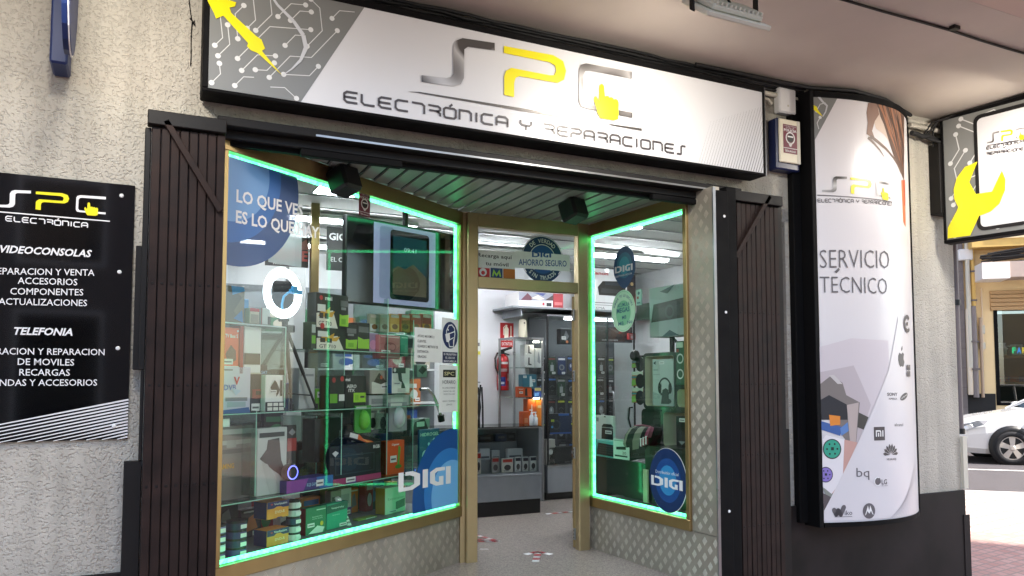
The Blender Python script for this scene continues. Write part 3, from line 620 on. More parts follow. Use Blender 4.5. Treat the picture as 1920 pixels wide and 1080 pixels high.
# grey circuit corner, iron and swoosh
g0 = [(X0, Z0), SIGN.px(*c1(1690, 577)), SIGN.px(*c2(130, 40)), (X0, Z1)]
a_, b_ = g0[1], g0[2]; g0[1] = (a_[0] + (b_[0] - a_[0]) * (Z0 - a_[1]) / (b_[1] - a_[1]), Z0); g0[2] = (a_[0] + (b_[0] - a_[0]) * (Z1 - a_[1]) / (b_[1] - a_[1]), Z1)
mb.m('sign_grey'); poly(mb, SIGN, g0, .0012)
def s2p(sf, a, z): # point on a surface back to photo pixels
    d = sf.at(a, z) - CAM; return (PPX + FPX * (d @ AXR) / (d @ AXF), PPY - FPX * (d @ AXU) / (d @ AXF))
mb.m('sign_line'); gi = [(X0 + .012, Z0 + .012), (g0[1][0] - .015, Z0 + .012), (g0[2][0] - .02, Z1 - .012), (X0 + .012, Z1 - .012)]
circuit(mb, SIGN, [s2p(SIGN, *p) for p in gi], 52, 230, .0045, .024, 4)
iron = [(1163, -40), (1210, -40), (1240, -10), (1328, 15), (1322, 38), (1290, 45), (1300, 75), (1440, 205), (1470, 225), (1490, 275), (1472, 288), (1585, 425), (1448, 300), (1410, 285), (1388, 262), (1395, 245), (1255, 90), (1215, 108), (1200, 70), (1168, 10)]
mb.m('sign_yellow'); ppoly(mb, SIGN, [c1(*p) for p in iron], .006)
sw = [(1515, -40), (1560, 30), (1650, 120), (1705, 200), (1720, 270), (1690, 340), (1640, 390), (1588, 425)]; P2 = [SIGN.px(*c1(*p)) for p in sw]
mb.m('sign_swoosh')
for i, wd in enumerate((.012, .015, .019, .024, .024, .016, .008)): ribbon(mb, SIGN, P2[i:i + 2], wd, .0055 + .00002 * i, (.015, .019, .024, .024, .016, .008, .002)[i])
# fine slanted lines at the right end
mb.m('print_dark'); n_ = 26
for k in range(n_):
    f = k / (n_ - 1); xb = X1 - .002 - (1 - f) * .62; wd = .0012 + .0042 * f
    zt = Z0 + .60 * (.55 + .45 * f); xt = min(xb + .22 * (zt - Z0) / .6, X1); zt2 = Z0 + (xt - xb) / .22 * .6 if xb + .22 * (zt - Z0) / .6 > X1 else zt
    ribbon(mb, SIGN, [(xb, Z0 + .002), (xt, zt2)], wd, .0015, wd * .4)
mb.build('face', FS)
mb = MB('logo_metal')
for q, m in zip((_S, _P, _C, _H), ('logo_metal', 'sign_yellow', 'logo_metal', 'sign_yellow')):
    mb.m(m); ppoly(mb, SIGN, [c2(*p) for p in q], .006 if q is not _H else .0075)
mb.m('logo_dark'); ppoly(mb, SIGN, [c2(*p) for p in ((372, 515), (440, 518), (1060, 617), (1270, 662), (1240, 664), (1040, 630), (430, 524))], .004); ppoly(mb, SIGN, [c2(*p) for p in ((1500, 697), (1688, 723), (1688, 737), (1520, 706))], .004)
for k, (p, q) in enumerate((((858, 243), (858, 285)), ((1628, 405), (1628, 443)), ((1632, 635), (1632, 663)))): ribbon(mb, SIGN, [SIGN.px(*c2(*p)), SIGN.px(*c2(*q))], .006, .0066)
mb.build('logo', FS)
A0_, A1_ = np.array(c2(15, 572)), np.array(c2(1935, 872)); adv_ = lambda q: sum({'I': .28, ' ': .55}.get(c, 1) + .32 for c in q)
for w_, pre in (('ELECTRÓNICA', ''), ('Y', 'ELECTRÓNICA '), ('REPARACIONES', 'ELECTRÓNICA Y ')):
    tot = adv_('ELECTRÓNICA Y REPARACIONES') - .32; f0, f1 = adv_(pre) / tot, (adv_(pre + w_) - .32) / tot
    aa, za = SIGN.px(*A0_); ab, zb_ = SIGN.px(*A1_); p0 = s2p(SIGN, aa + (ab - aa) * f0, za + (zb_ - za) * f0); p1 = s2p(SIGN, aa + (ab - aa) * f1, za + (zb_ - za) * f1)
    hh = SIGN.px(*A0_)[1] - 0; ht = SIGN.px(A0_[0], A0_[1] - 58 / 3)[1] - za; hp = p0[1] - s2p(SIGN, aa + (ab - aa) * f0, za + (zb_ - za) * f0 + ht)[1]
    mb = MB('print_dark'); techtext(mb, SIGN, w_, p0, p1, hp, 4.2 * hp / (58 / 3), .004); mb.build('lettering', FS)
# ------------------------------------------------------------------ black poster panel on the left wall
PS = Surf((0, -.018), (1, 0)); pr, pzt = PS.px(253.5, 348); _, pzb = PS.px(242, 823); pl = pr - .99
PO = thing('poster_board', 'glossy black panel listing videoconsolas and telefonia services on the roughcast wall', 'sign', ((pl + pr) / 2, 0, pzb))
mb = MB('black_gloss'); mb.box(pl, -.018, pzb, pr, -.004, pzt, .002)
mb.m('white')
for k in range(13):
    f = k / 12; z1 = pzb + .195 * (1 - f) + .012; z0 = z1 - .20 - .03 * f; x0 = pl + .02
    if z0 < pzb: x0 = pr - (pr - x0) * (z1 - pzb) / (z1 - z0); z0 = pzb + .0005
    ribbon(mb, PS, [(x0, z0), (pr - .001, z1)], .0035, .001, .009)
mb.build('panel', PO)
def P_(t, p0, p1, h, **k):
    mb = MB('white'); ptext(mb, PS, t, p0, p1, h, .0012, **k); mb.build('lettering', PO)
P_('VIDEOCONSOLAS', (0, 473), (172, 482), 14, bold=.028, ital=.25)
for t, a, b, v0, v1 in (('REPARACION Y VENTA', -17, 177, 514, 517), ('ACCESORIOS', 33, 145, 532, 535), ('COMPONENTES', 19, 156, 552, 554), ('ACTUALIZACIONES', -3, 163, 571, 574), ('LIBERACION Y REPARACION', -42, 196, 664, 666), ('DE MOVILES', 33, 139, 684, 685.5), ('RECARGAS', 36, 131, 704, 704.5), ('FUNDAS Y ACCESORIOS', -24, 182, 723.5, 723)):
    P_(t, (a, v0), (b, v1), 13, bold=.006)
P_('TELEFONIA', (26, 627), (136, 629), 14, bold=.028, ital=.25)
mb = MB('white'); logo(mb, PS, (-12, 388), (198, 403), 36, ('white', 'sign_yellow', 'white', 'sign_yellow'), .001); mb.m('white'); ribbon(mb, PS, [PS.px(-14, 396), PS.px(206, 415)], .006, .001)
techtext(mb, PS, 'ELECTRÓNICA', (11, 414), (164, 427), 9, 2, .001); mb.build('logo', PO)
for p in ((228, 367), (224, 510), (221, 653), (214, 799)): mb = MB('paper'); a, z = PS.px(*p); mb.lathe((a, -.018, z), (0, -1, 0), [(.011, 0), (.011, .004), (.006, .006)], 14); mb.build('bolt', PO)
# ------------------------------------------------------------------ curved banner on the right
PLAN = [(4.84, -.165), (4.93, -.193), (5.05, -.225), (5.18, -.252), (5.31, -.268), (5.44, -.275), (5.57, -.268), (5.69, -.248), (5.80, -.215), (5.90, -.172), (5.99, -.122), (6.07, -.066), (6.13, -.012)]
def smooth_plan(P, m=4):
    P = [np.array(p) for p in P]; P = [2 * P[0] - P[1]] + P + [2 * P[-1] - P[-2]]; out = []
    for i in range(1, len(P) - 2):
        for k in range(m): t = k / m; out.append(tuple(.5 * (2 * P[i] + (P[i + 1] - P[i - 1]) * t + (2 * P[i - 1] - 5 * P[i] + 4 * P[i + 1] - P[i + 2]) * t * t + (-P[i - 1] + 3 * P[i] - 3 * P[i + 1] + P[i + 2]) * t ** 3)))
    return out + [tuple(P[-2])]
CV = Curve(smooth_plan(PLAN)); BZ0, BZ1 = .40, 3.785; BLn = CV.L[-1]
BN = thing('curved_banner', 'tall curved white banner reading SERVICIO TÉCNICO with rows of phone brand logos', 'sign', (5.45, -.12, .38))
mb = MB('black_metal')
def band(mb, z0, z1, out):
    p = [CV.at(a, 0, out) for a in CV.L]; q = [np.array([pp[0], -.005, 0]) for pp in p]
    for a, b, c, d in zip(p, p[1:], q, q[1:]):
        for A, Bq, z in ((z0, z0, 0), (z1, z1, 0)): pass
        mb.face([a + [0, 0, z0], b + [0, 0, z0], b + [0, 0, z1], a + [0, 0, z1]]); mb.face([a + [0, 0, z1], b + [0, 0, z1], d + [0, 0, z1], c + [0, 0, z1]]); mb.face([c + [0, 0, z0], d + [0, 0, z0], b + [0, 0, z0], a + [0, 0, z0]])
band(mb, BZ0 - .035, BZ0, .008); band(mb, BZ1, BZ1 + .05, .008); mb.box(4.79, -.17, BZ0 - .035, 4.835, -.0, BZ1 + .05, .004); mb.box(4.70, -.06, BZ0 - .01, 4.788, 0, BZ1, .004)
e0 = CV.at(BLn, 0, 0); mb.box(6.128, -.03, BZ0 - .035, 6.142, -.002, BZ1 + .05); mb.build('frame', BN)
mb = MB('banner_white'); rect(mb, CV, 0, BZ0, BLn, BZ1, 0)
Q = lambda *ps: [p for p in ps]
c5 = lambda u, v: (1420 + u / 2.7, 130 + v / 2.7); c6 = lambda u, v: (1480 + u / 2.16, 500 + v / 2.16)
def bp(m, ps, off): mb.m(m); ppoly(mb, CV, ps, off)
bp('sign_grey', [(1521, 182), (1570, 184), (1524.5, 268)], .0015); mb.m('sign_line'); circuit(mb, CV, [(1523, 186), (1565, 187), (1526, 260)], 60, 30, .006, .022, 9, .0025)
bp('sign_yellow', [c5(*p) for p in ((277, 178), (300, 190), (305, 205), (330, 240), (308, 225), (283, 205))], .004); mb.m('sign_swoosh'); ribbon(mb, CV, [CV.px(*c5(*p)) for p in ((308, 138), (330, 165), (352, 185), (345, 215), (330, 240))], .02, .0035, .008)
# hair, face edge and pale coat of the printed figure
bp('cbb9aa', [c5(*p) for p in ((575, 172), (640, 176), (690, 400), (640, 330), (600, 300), (585, 250))], .0014)
bp('5a4439', [c5(*p) for p in ((600, 172), (660, 180), (742, 215), (742, 560), (722, 520), (700, 470), (676, 400), (655, 330), (640, 280), (622, 240), (612, 200))], .0022)
bp('86695a', [c5(*p) for p in ((560, 170), (604, 172), (616, 228), (594, 262), (580, 312), (592, 345), (572, 342), (552, 328), (558, 270), (552, 220))], .0022)
mb.m('6d5a50'); ribbon(mb, CV, [CV.px(*c5(*p)) for p in ((570, 338), (610, 368), (650, 402), (690, 450), (720, 505), (740, 560))], .03, .0026, .012); ribbon(mb, CV, [CV.px(*c5(*p)) for p in ((560, 345), (590, 375), (620, 410), (640, 442))], .028, .0024, .004)
rh = random.Random(6)
for k in range(34):
    f = rh.random(); x0 = 610 + 128 * f; y0 = 176 + 36 * f; x1 = min(741, x0 + 20 + 60 * (1 - f)); y1 = y0 + rh.uniform(150, 300); m_ = rh.choice(('3a2a23', '74564a', '8f6e5c', '4a362d', '9c6a4e')); mb.m(m_); xb = 612 + (y1 - 190) * .36; x1 = max(x1, min(738, xb + 8))
    ribbon(mb, CV, [CV.px(*c5(x0, y0)), CV.px(*c5((x0 + x1) / 2 + rh.uniform(-5, 5), (y0 + y1) / 2)), CV.px(*c5(x1, y1))], .022, .003 + k * .00002, .006)
bp('d8734e', [c5(*p) for p in ((728, 560), (746, 560), (750, 800), (738, 770))], .0024); bp('b5543c', [c5(*p) for p in ((735, 560), (746, 560), (748, 690), (742, 690))], .003)
# printed picture of connectors, lower left
for m, ps, o in (('cfc7ca', ((105, 330), (250, 290), (400, 300), (405, 430), (300, 650), (270, 740), (120, 500)), .0012), ('bdb3b6', ((110, 430), (260, 400), (330, 560), (270, 740), (120, 560)), .0014), 
    ('7d7672', ((125, 475), (170, 440), (215, 470), (230, 520), (285, 550), (270, 715), (240, 720), (120, 560)), .0018), ('c7c2bf', ((160, 440), (180, 438), (215, 475), (195, 475)), .0022),
    ('2b2c32', ((125, 540), (160, 520), (235, 560), (235, 620), (130, 620)), .0024), ('e08a35', ((160, 600), (205, 605), (205, 640), (165, 645)), .003), ('3f62a0', ((126, 625), (215, 650), (205, 685), (128, 660)), .0028), ('5f86bf', ((205, 655), (235, 630), (240, 665), (210, 685)), .003),
    ('b9aba5', ((232, 560), (280, 550), (268, 718), (245, 712)), .003), ('46443f', ((280, 590), (320, 610), (300, 660), (275, 650)), .0026), ('e6e3e4', ((148, 682), (222, 700), (215, 860), (170, 920), (133, 890), (133, 700)), .0036), ('c99f93', ((222, 700), (275, 712), (180, 925), (165, 905), (212, 860)), .0034),
    ('8a8f86', ((133, 895), (165, 905), (185, 930), (160, 960)), .003), ('5b5354', ((133, 915), (172, 935), (140, 990)), .0031)):
    bp(m, [c6(*p) for p in ps], o)
for u, v, r, m in ((172, 738, 33, '35a287'), (146, 842, 26, '8a78c0')):
    a, z = CV.px(*c6(u, v)); k = abs(CV.px(*c6(u + r, v))[0] - a); mb.m('2a2a2e'); disc(mb, CV, a, z, k * 1.12, .005, 24); mb.m(m); disc(mb, CV, a, z, k, .0055, 24); mb.m('1d2a28')
    rect(mb, CV, a - k * .15, z - k * .15, a + k * .2, z + k * .2, .0062)
    for t in range(6): disc(mb, CV, a + k * .62 * math.cos(t * 1.05), z + k * .62 * math.sin(t * 1.05), k * .12, .0062, 8)
bp('banner_white', [c6(*p) for p in ((139, 990), (400, 420), (440, 200), (520, 985), (500, 1000), (139, 1030))], .0045)
mb.m('b9b4b6')
for k in range(16): f = k / 15; ribbon(mb, CV, [CV.px(1668 + f * 50, 972 - 12 * f), CV.px(1700 + f * 16, 972 - 12 * f - 40 - 60 * f)], .004, .006)
mb.build('face', BN)
mb = MB('print_grey'); ptext(mb, CV, 'SERVICIO', (1537, 503), (1667, 504), 37, .004, bold=-.012); mb.build('lettering', BN); mb = MB('print_grey'); ptext(mb, CV, 'TECNICO', (1537, 549), (1663, 552), 33, .004, bold=-.012); ribbon(mb, CV, [CV.px(1566, 511), CV.px(1573, 504)], .02, .004); mb.build('lettering', BN)
mb = MB('logo_metal'); logo(mb, CV, (1541, 360), (1672, 375), 32, ('logo_metal', 'sign_yellow', 'logo_metal', 'sign_yellow'), .003); mb.m('print_grey'); ribbon(mb, CV, [CV.px(1532, 366), CV.px(1600, 370), CV.px(1672, 379)], .008, .003); techtext(mb, CV, 'ELECTRÓNICA Y REPARACIONES', (1533, 379), (1672, 386), 6, 1.5, .003); mb.build('logo', BN)
# brand marks
def bm():
    global mb
    if mb.f: mb.build('brand_mark', BN)
    mb = MB('print_dark')
mb = MB('print_dark'); dp = lambda u, v: CV.px(u, v); px_w = lambda u, v, w_: abs(CV.px(u + w_, v)[0] - CV.px(u, v)[0])
def dsc(u, v, r, m, off): a, z = dp(u, v); mb.m(m); disc(mb, CV, a, z, px_w(u, v, r), off, 28)
a, z = dp(1689, 674); r = px_w(1689, 674, 5.5); mb.m('print_dark')                          # bitten apple with leaf
ap = [(0, .75), (.45, 1.0), (.9, .75), (.72, .45), (.68, .1), (.95, -.35), (.7, -.85), (.4, -1.05), (0, -.92), (-.4, -1.05), (-.75, -.75), (-1, -.1), (-.95, .5), (-.6, .95)]
poly(mb, CV, [(a + x * r, z + y * r * 1.15) for x, y in ap], .006); poly(mb, CV, [(a + x * r, z + y * r * 1.15) for x, y in ((0, 1.15), (.45, 1.45), (.4, 1.95), (.05, 1.6))], .006)
bm(); mb.m('print_grey')
for i in (0, 1):
    for j in (0, 1): p = dp(1699 + i * 3.6, 684 + j * 12); q = dp(1702 + i * 3.6, 694 + j * 12); rect(mb, CV, p[0], q[1], q[0], p[1], .006)
bm(); a, z = dp(1700, 607); mb.m('print_dark'); ring(mb, CV, a, z, .045, .075, .006, 40, 320, 20); disc(mb, CV, a, z, .018, .006, 10)
bm(); mb.m('print_dark'); ptext(mb, CV, 'SONY', (1662.5, 742), (1681.5, 742), 6, .006, bold=.02); ptext(mb, CV, 'XPERIA', (1665, 749.5), (1681, 749.5), 4, .006)
bm(); a, z = dp(1694, 743.5); mb.m('print_dark'); poly(mb, CV, [(a + .065 * math.cos(t) - .0, z + .026 * math.sin(t) + .018 * math.cos(t)) for t in [k * math.pi / 14 for k in range(28)]], .006); mb.m('white'); text(mb, CV, 'SAMSUNG', a - .05, z - .022, a + .05, .014, .0075, z + .01)
bm(); mb.m('print_dark'); p, q = dp(1638, 826), dp(1657.5, 800); rect(mb, CV, p[0], p[1], q[0], q[1], .006); mb.m('white'); w_ = q[0] - p[0]; h_ = q[1] - p[1]; f = lambda x, y: (p[0] + x * w_, p[1] + y * h_)
ribbon(mb, CV, [f(.2, .28), f(.2, .70), f(.55, .70), f(.6, .62), f(.6, .28)], w_ * .1, .0075); ribbon(mb, CV, [f(.4, .28), f(.4, .56)], w_ * .1, .0075); ribbon(mb, CV, [f(.8, .28), f(.8, .74)], w_ * .1, .0075)
bm(); mb.m('print_dark'); ptext(mb, CV, 'alcatel', (1676, 799), (1692, 799), 6, .006)
bm(); a, z = dp(1669.5, 853)
for k in range(8):
    t = math.radians(8 + k * 23.4); u_ = np.array([math.cos(t), math.sin(t)]); n_ = np.array([-u_[1], u_[0]]); c = np.array([a, z])
    poly(mb, CV, [tuple(c + u_ * .012), tuple(c + u_ * .07 + n_ * .013), tuple(c + u_ * .092), tuple(c + u_ * .07 - n_ * .013)], .006)
ptext(mb, CV, 'HUAWEI', (1662, 863), (1679, 862.5), 4.2, .006, bold=.01)
bm(); mb.m('print_grey'); ptext(mb, CV, 'bq', (1605, 894), (1629, 894), 18, .006)
bm(); dsc(1644.5, 902.5, 6, 'print_grey', .006); mb.m('white'); a, z = dp(1644.5, 902.5); ring(mb, CV, a, z, .028, .036, .0075, 60, 330, 16); mb.m('print_dark'); ptext(mb, CV, 'LG', (1652, 908), (1662, 907.5), 9.5, .006, bold=.02); ptext(mb, CV, 'Life is Good', (1652, 911.5), (1663, 911), 2, .006)
bm(); W_ = [CV.px(1480 + u / 5.647, 900 + v / 5.647) for u, v in ((470, 318), (492, 362), (512, 322), (540, 362), (572, 288))]; mb.m('print_grey'); [(ribbon(mb, CV, [p_, q_], .038, .006), disc(mb, CV, *q_, .019, .0065, 12), disc(mb, CV, *p_, .019, .0065, 12)) for p_, q_ in zip(W_, W_[1:])]; ptext(mb, CV, 'iko', (1480 + 582 / 5.647, 965.5), (1480 + 662 / 5.647, 965), 9, .006, bold=.01)
ribbon(mb, CV, [CV.px(1564, 969), CV.px(1597, 968.2)], .004, .006)
bm(); dsc(1628.5, 957.8, 11.4, 'print_grey', .006); mb.m('white'); a, z = dp(1628.5, 957.8); r = px_w(1628.5, 957.8, 11.4); poly(mb, CV, [(a + x * r, z + y * r) for x, y in ((-.7, -.55), (-.42, .1), (-.2, .72), (0, .1), (.2, .72), (.42, .1), (.7, -.55), (.5, -.42), (.3, .0), (.0, -.35), (-.3, .0), (-.5, -.42))], .0075)
bm()
# ------------------------------------------------------------------ wrench sign at the end of the porch
WS = Surf((6.47, -.13), (.17, -.985)); _, wz1 = WS.px(1773, 225); _, wz0 = WS.px(1776.5, 450); wl0 = .0; WLn = 1.55
WG = thing('wrench_sign', 'projecting lit sign with yellow wrench and printed phone at the end of the porch', 'sign', (6.6, -.8, wz0 - .02))
mb = MB('black_metal'); fo = lambda a, z, la, lz: mb.obox(WS.at(a, z, .006), WS.d * la, -WS.n * .13, (0, 0, lz), .004)
fo(-.025, wz0 - .03, WLn + .05, .03); fo(-.025, wz1, WLn + .05, .03); fo(-.025, wz0, .025, wz1 - wz0); fo(WLn, wz0, .025, wz1 - wz0); mb.obox(WS.at(0, wz0, -.08), WS.d * WLn, -WS.n * .02, (0, 0, wz1 - wz0)); mb.build('frame', WG)
c7 = lambda u, v: (1740 + u / 3, 160 + v / 3)
mb = MB('sign_grey'); rect(mb, WS, 0, wz0, WLn, wz1, 0)
mb.m('sign_line'); gi = [(.01, wz0 + .01), (WLn - .01, wz0 + .01), (WLn - .01, wz1 - .01), (.01, wz1 - .01)]; circuit(mb, WS, [s2p(WS, *p) for p in gi], 55, 190, .009, .034, 12, .002)
ph = [WS.px(*c7(278, 190)), WS.px(*c7(296, 800))]; x0 = (ph[0][0] + ph[1][0]) / 2; zt, zb = ph[0][1], ph[1][1]; x1 = WLn - .12
def rrect(mb, sf, a0, z0, a1, z1, r, off):
    pts = []
    for cx, cz, t0 in ((a1 - r, z1 - r, 0), (a0 + r, z1 - r, 90), (a0 + r, z0 + r, 180), (a1 - r, z0 + r, 270)): pts += [(cx + r * math.cos(math.radians(t0 + k * 22.5)), cz + r * math.sin(math.radians(t0 + k * 22.5))) for k in range(5)]
    poly(mb, sf, pts, off)
mb.m('black'); rrect(mb, WS, x0 - .03, zb - .03, x1 + .03, zt + .035, .06, .0035); mb.m('sign_white'); rrect(mb, WS, x0, zb, x1, zt, .04, .005)
wr = [(113, 862), (115, 800), (165, 705), (172, 685), (150, 640), (147, 585), (165, 520), (210, 460), (280, 430), (235, 545), (272, 612), (362, 598), (418, 480), (438, 530), (436, 590), (405, 665), (355, 710), (290, 735), (240, 845)]
mb.m('sign_yellow'); ppoly(mb, WS, [c7(*p) for p in wr], .008)
mb.build('face', WG)
mb = MB('logo_metal'); logo(mb, WS, c7(335, 328), c7(560, 296), 20, ('logo_metal', 'sign_yellow', 'logo_metal', 'sign_yellow'), .007); mb.m('print_dark'); ribbon(mb, WS, [WS.px(*c7(335, 340)), WS.px(*c7(560, 300))], .006, .007)
techtext(mb, WS, 'ELECTRÓNICA', c7(332, 362), c7(540, 320), 5, 1.6, .007); techtext(mb, WS, 'Y', c7(425, 356), c7(440, 353), 3.5, 1.2, .007); techtext(mb, WS, 'REPARACIONES', c7(332, 394), c7(560, 362), 4.6, 1.6, .007); mb.build('logo', WG)
a0, z0 = WALL.px(1744, 404); a1, z1 = WALL.px(1771, 280); mb = MB('steel_dark'); mb.box(a0, -.11, z0, a1 - .02, -.002, z1, .004)
for k in range(5): mb.box(a0 + .02 + k * .03, -.114, z0 + .01, a0 + .028 + k * .03, -.11, z1 - .01)
mb.build('transformer_box', label='dark metal transformer box on the wall beside the wrench sign', cat='electrical box')
# ================================================================== inside the shop: fittings
def tag_at(mb, sf, a, z, w_, h, off):
    mb.m('white'); rect(mb, sf, a, z, a + w_, z + h, off); mb.m('print_grey'); rect(mb, sf, a + w_ * .12, z + h * .35, a + w_ * .88, z + h * .6, off + .0006)
def deco(mb, sf, a0, z0, a1, z1, D, off=.001):
    W, H = a1 - a0, z1 - z0; f = lambda x, y: (a0 + x * W, z0 + y * H)
    for c in D:
        off += .0005; k = c[0]
        if k == 'r': mb.m(c[5]); p, q = f(c[1], c[2]), f(c[3], c[4]); rect(mb, sf, *p, *q, off)
        elif k == 'p': mb.m(c[2]); poly(mb, sf, [f(*p) for p in c[1]], off)
        elif k == 'd': mb.m(c[4]); disc(mb, sf, *f(c[1], c[2]), c[3] * W, off, 24)
        elif k == 'o': mb.m(c[5]); ring(mb, sf, *f(c[1], c[2]), c[3] * W, c[4] * W, off, 0, 360, 24)
        elif k == 'e': mb.m(c[5]); disc(mb, sf, *f(c[1], c[2]), c[3] * W, off, 24, c[4] * H)
        elif k == 'l': mb.m(c[3]); ribbon(mb, sf, [f(*p) for p in c[1]], c[2] * W, off)
        elif k == 't': mb.m(c[6]); text(mb, sf, c[1], *f(c[2], c[3]), a0 + c[4] * W, c[5] * H, off, bold=c[7] if len(c) > 7 else 0)
        elif k == 'tag': tag_at(mb, sf, *f(c[1], c[2]), c[3] * W, c[4] * H, off); off += .001
def facebox(sf, d, u0, u1, vt, vb, t, m, D=(), name='product_box', label='', cat='box', group=None, side=None, vb1=None, bev=.003, zb=None):
    """box whose printed front lies on the plane d behind sf; vt and vb are read at u0"""
    s_ = sf.back(d); um = (u0 + u1) / 2; a0, z0 = s_.px(u0, vb); z1 = s_.px(u0, vt)[1]; a1 = s_.px(u1, vb if vb1 is None else vb1)[0]
    if zb is not None: z0 = zb
    mb = MB(m); mb.obox(s_.at(a0, z0, -t), s_.d * (a1 - a0), s_.n * t, (0, 0, z1 - z0), bev)
    if side: mb.m(side); mb.face([s_.at(a0, z0 + .002, -t + .003) - s_.d * .0008, s_.at(a0, z0 + .002, -.003) - s_.d * .0008, s_.at(a0, z1 - .002, -.003) - s_.d * .0008, s_.at(a0, z1 - .002, -t + .003) - s_.d * .0008][::-1])
    deco(mb, s_, a0, z0, a1, z1, D)
    return mb.build(name, None, label, cat, group)
# ceiling lamps seen in the shop
def tube_lamp(x0, x1, y, z, label, mt='tube'):
    t = thing('ceiling_lamp', label, 'lamp', ((x0 + x1) / 2, y, z)); mb = MB('white'); mb.box(x0, y - .06, z + .03, x1, y + .06, z + .07, .006); mb.build('housing', t)
    for s_ in (-1, 1): mb = MB(mt); mb.tube([(x0 + .02, y + s_ * .03, z + .015), (x1 - .02, y + s_ * .03, z + .015)], .014, 10); mb.build('tube', t)
tube_lamp(1.15, 2.35, 2.35, 2.93, 'twin tube ceiling lamp in the shop nearest the left display window')
tube_lamp(2.75, 4.0, 3.3, 2.93, 'twin tube ceiling lamp in the shop above the counter', 'tube_bright')
tube_lamp(.9, 2.2, 3.75, 2.93, 'twin tube ceiling lamp in the shop above the back shelving')
tube_lamp(4.55, 5.7, 2.9, 2.93, 'twin tube ceiling lamp in the shop above the peg wall', 'tube_bright')
p = [onZ(u, v, 2.90) for u, v in ((588, 353), (640, 372), (674, 366), (625, 349))]; cx = sum(q[0] for q in p) / 4; cyy = sum(q[1] for q in p) / 4
t = thing('panel_lamp', 'square flat panel lamp on the ceiling just inside the left display window', 'lamp', (cx, cyy, 2.9)); mb = MB('white'); mb.box(cx - .16, cyy - .13, 2.904, cx + .16, cyy + .13, 2.93, .004); mb.build('housing', t)
mb = MB('panel_light'); mb.face([(cx - .15, cyy - .12, 2.9025), (cx - .15, cyy + .12, 2.9025), (cx + .15, cyy + .12, 2.9025), (cx + .15, cyy - .12, 2.9025)]); mb.build('diffuser', t)
q = onZ(1190, 428, 2.9); t = thing('downlight', 'round downlight on the ceiling inside the right display window', 'lamp', (q[0], q[1], 2.9)); mb = MB('white'); mb.lathe((q[0], q[1], 2.94), (0, 0, -1), [(.09, 0), (.09, .03), (.075, .035)], 24); mb.build('housing', t)
mb = MB('panel_light'); mb.lathe((q[0], q[1], 2.9045), (0, 0, -1), [(.07, 0), (.068, .003)], 24); mb.build('diffuser', t)
# display beds and glass shelving behind the left window
mb = MB('grey_panel'); mb.obox(LW.at(.02, .40, -.05), LW.d * 2.36, -LW.n * .75, (0, 0, .06)); mb.build('display_bed', F)
mb = MB('dark_panel'); mb.obox(RW.at(.02, .40, -.05), RW.d * 1.25, -RW.n * 1.0, (0, 0, .06)); mb.build('display_bed', F)
zA = LW.back(.12).px(600, 768)[1]; zB = LW.back(.12).px(417, 946)[1]; zC = LW.back(.25).px(640, 657)[1]
GS = thing('glass_display_shelves', 'clear glass shelving with chrome clips holding goods behind the left display window', 'shelving', tuple(LW.at(1.2, .47, -.35)))
def shelf(a0, a1, z, d0, d1): mb = MB('shelf_glass'); mb.obox(LW.at(a0, z - .008, -d1), LW.d * (a1 - a0), LW.n * (d1 - d0), (0, 0, .008)); mb.m('9fd0bd').obox(LW.at(a0, z - .007, -d0 + .0005), LW.d * (a1 - a0), LW.n * .001, (0, 0, .006)); mb.build('shelf', GS)
aR = LW.px(748, 765)[0]
shelf(.0, 2.3, zA, .10, .55); shelf(.0, 2.3, zB, .10, .60); shelf(LW.back(.25).px(577, 657)[0], 2.3, zC, .2, .6)
for u, v0, v1, d in ((535, 613, 764, .12), (645, 660, 764, .24), (727, 560, 764, .24), (775, 600, 900, .24), (480, 770, 930, .12), (593, 780, 905, .3), (640, 775, 890, .12), (725, 775, 890, .12)):
    s_ = LW.back(d); a, z1 = s_.px(u, v0); z0 = s_.px(u, v1)[1]; mb = MB('shelf_glass'); mb.obox(s_.at(a, z0, -.35), s_.d * .008, s_.n * .35, (0, 0, z1 - z0)); mb.m('9fd0bd').obox(s_.at(a, z0, .0005), s_.d * .008, s_.n * .001, (0, 0, z1 - z0)); mb.build('upright', GS)
s_ = LW.back(.12); a0, zt = s_.px(418, 603); a1, _ = s_.px(536, 614); mb = MB('acrylic'); mb.obox(s_.at(a0 - .1, zt - .008, -.35), s_.d * (a1 - a0 + .1), s_.n * .35, (0, 0, .008)); mb.m('c4d2d6').obox(s_.at(a0 - .1, zt - .008, .0005), s_.d * (a1 - a0 + .1), s_.n * .001, (0, 0, .008)); mb.build('shelf', GS)
# ------------------------------------------------------------------ goods, left window
lb = lambda d, u0, u1, vt, vb, t, m, D, label, **k: facebox(LW, d, u0, u1, vt, vb, t, m, D, label=label, **k)
lb(.16, 405, 449, 612, 681, .10, 'e8623a', [('r', .0, 0, 1, .17, 'white'), ('t', 'TV Box S', .35, .78, .9, .08, 'white', .02), ('p', [(.38, .42), (.6, .62), (.82, .5), (.84, .3), (.6, .22), (.45, .3)], '6b4a3c'), ('tag', .2, .2, .5, .12), ('d', .88, .93, .04, 'white')], 'orange and white streaming player box on the top glass shelf', zb=zA + .235)
lb(.15, 449, 456, 611, 684, .10, 'a8281e', [], 'narrow dark red box edge between the orange and white boxes', bev=.002, zb=zA + .235)
lb(.16, 457, 489, 612, 685, .12, 'white', [('r', .0, .2, .95, .44, '3a3026'), ('p', [(.1, .2), (.95, .2), (.95, .38), (.75, .44), (.1, .44)], '5a4c3a'), ('r', .0, .0, 1, .03, 'beige')], 'white box picturing a dark set-top unit beside the orange box', zb=zA + .235)
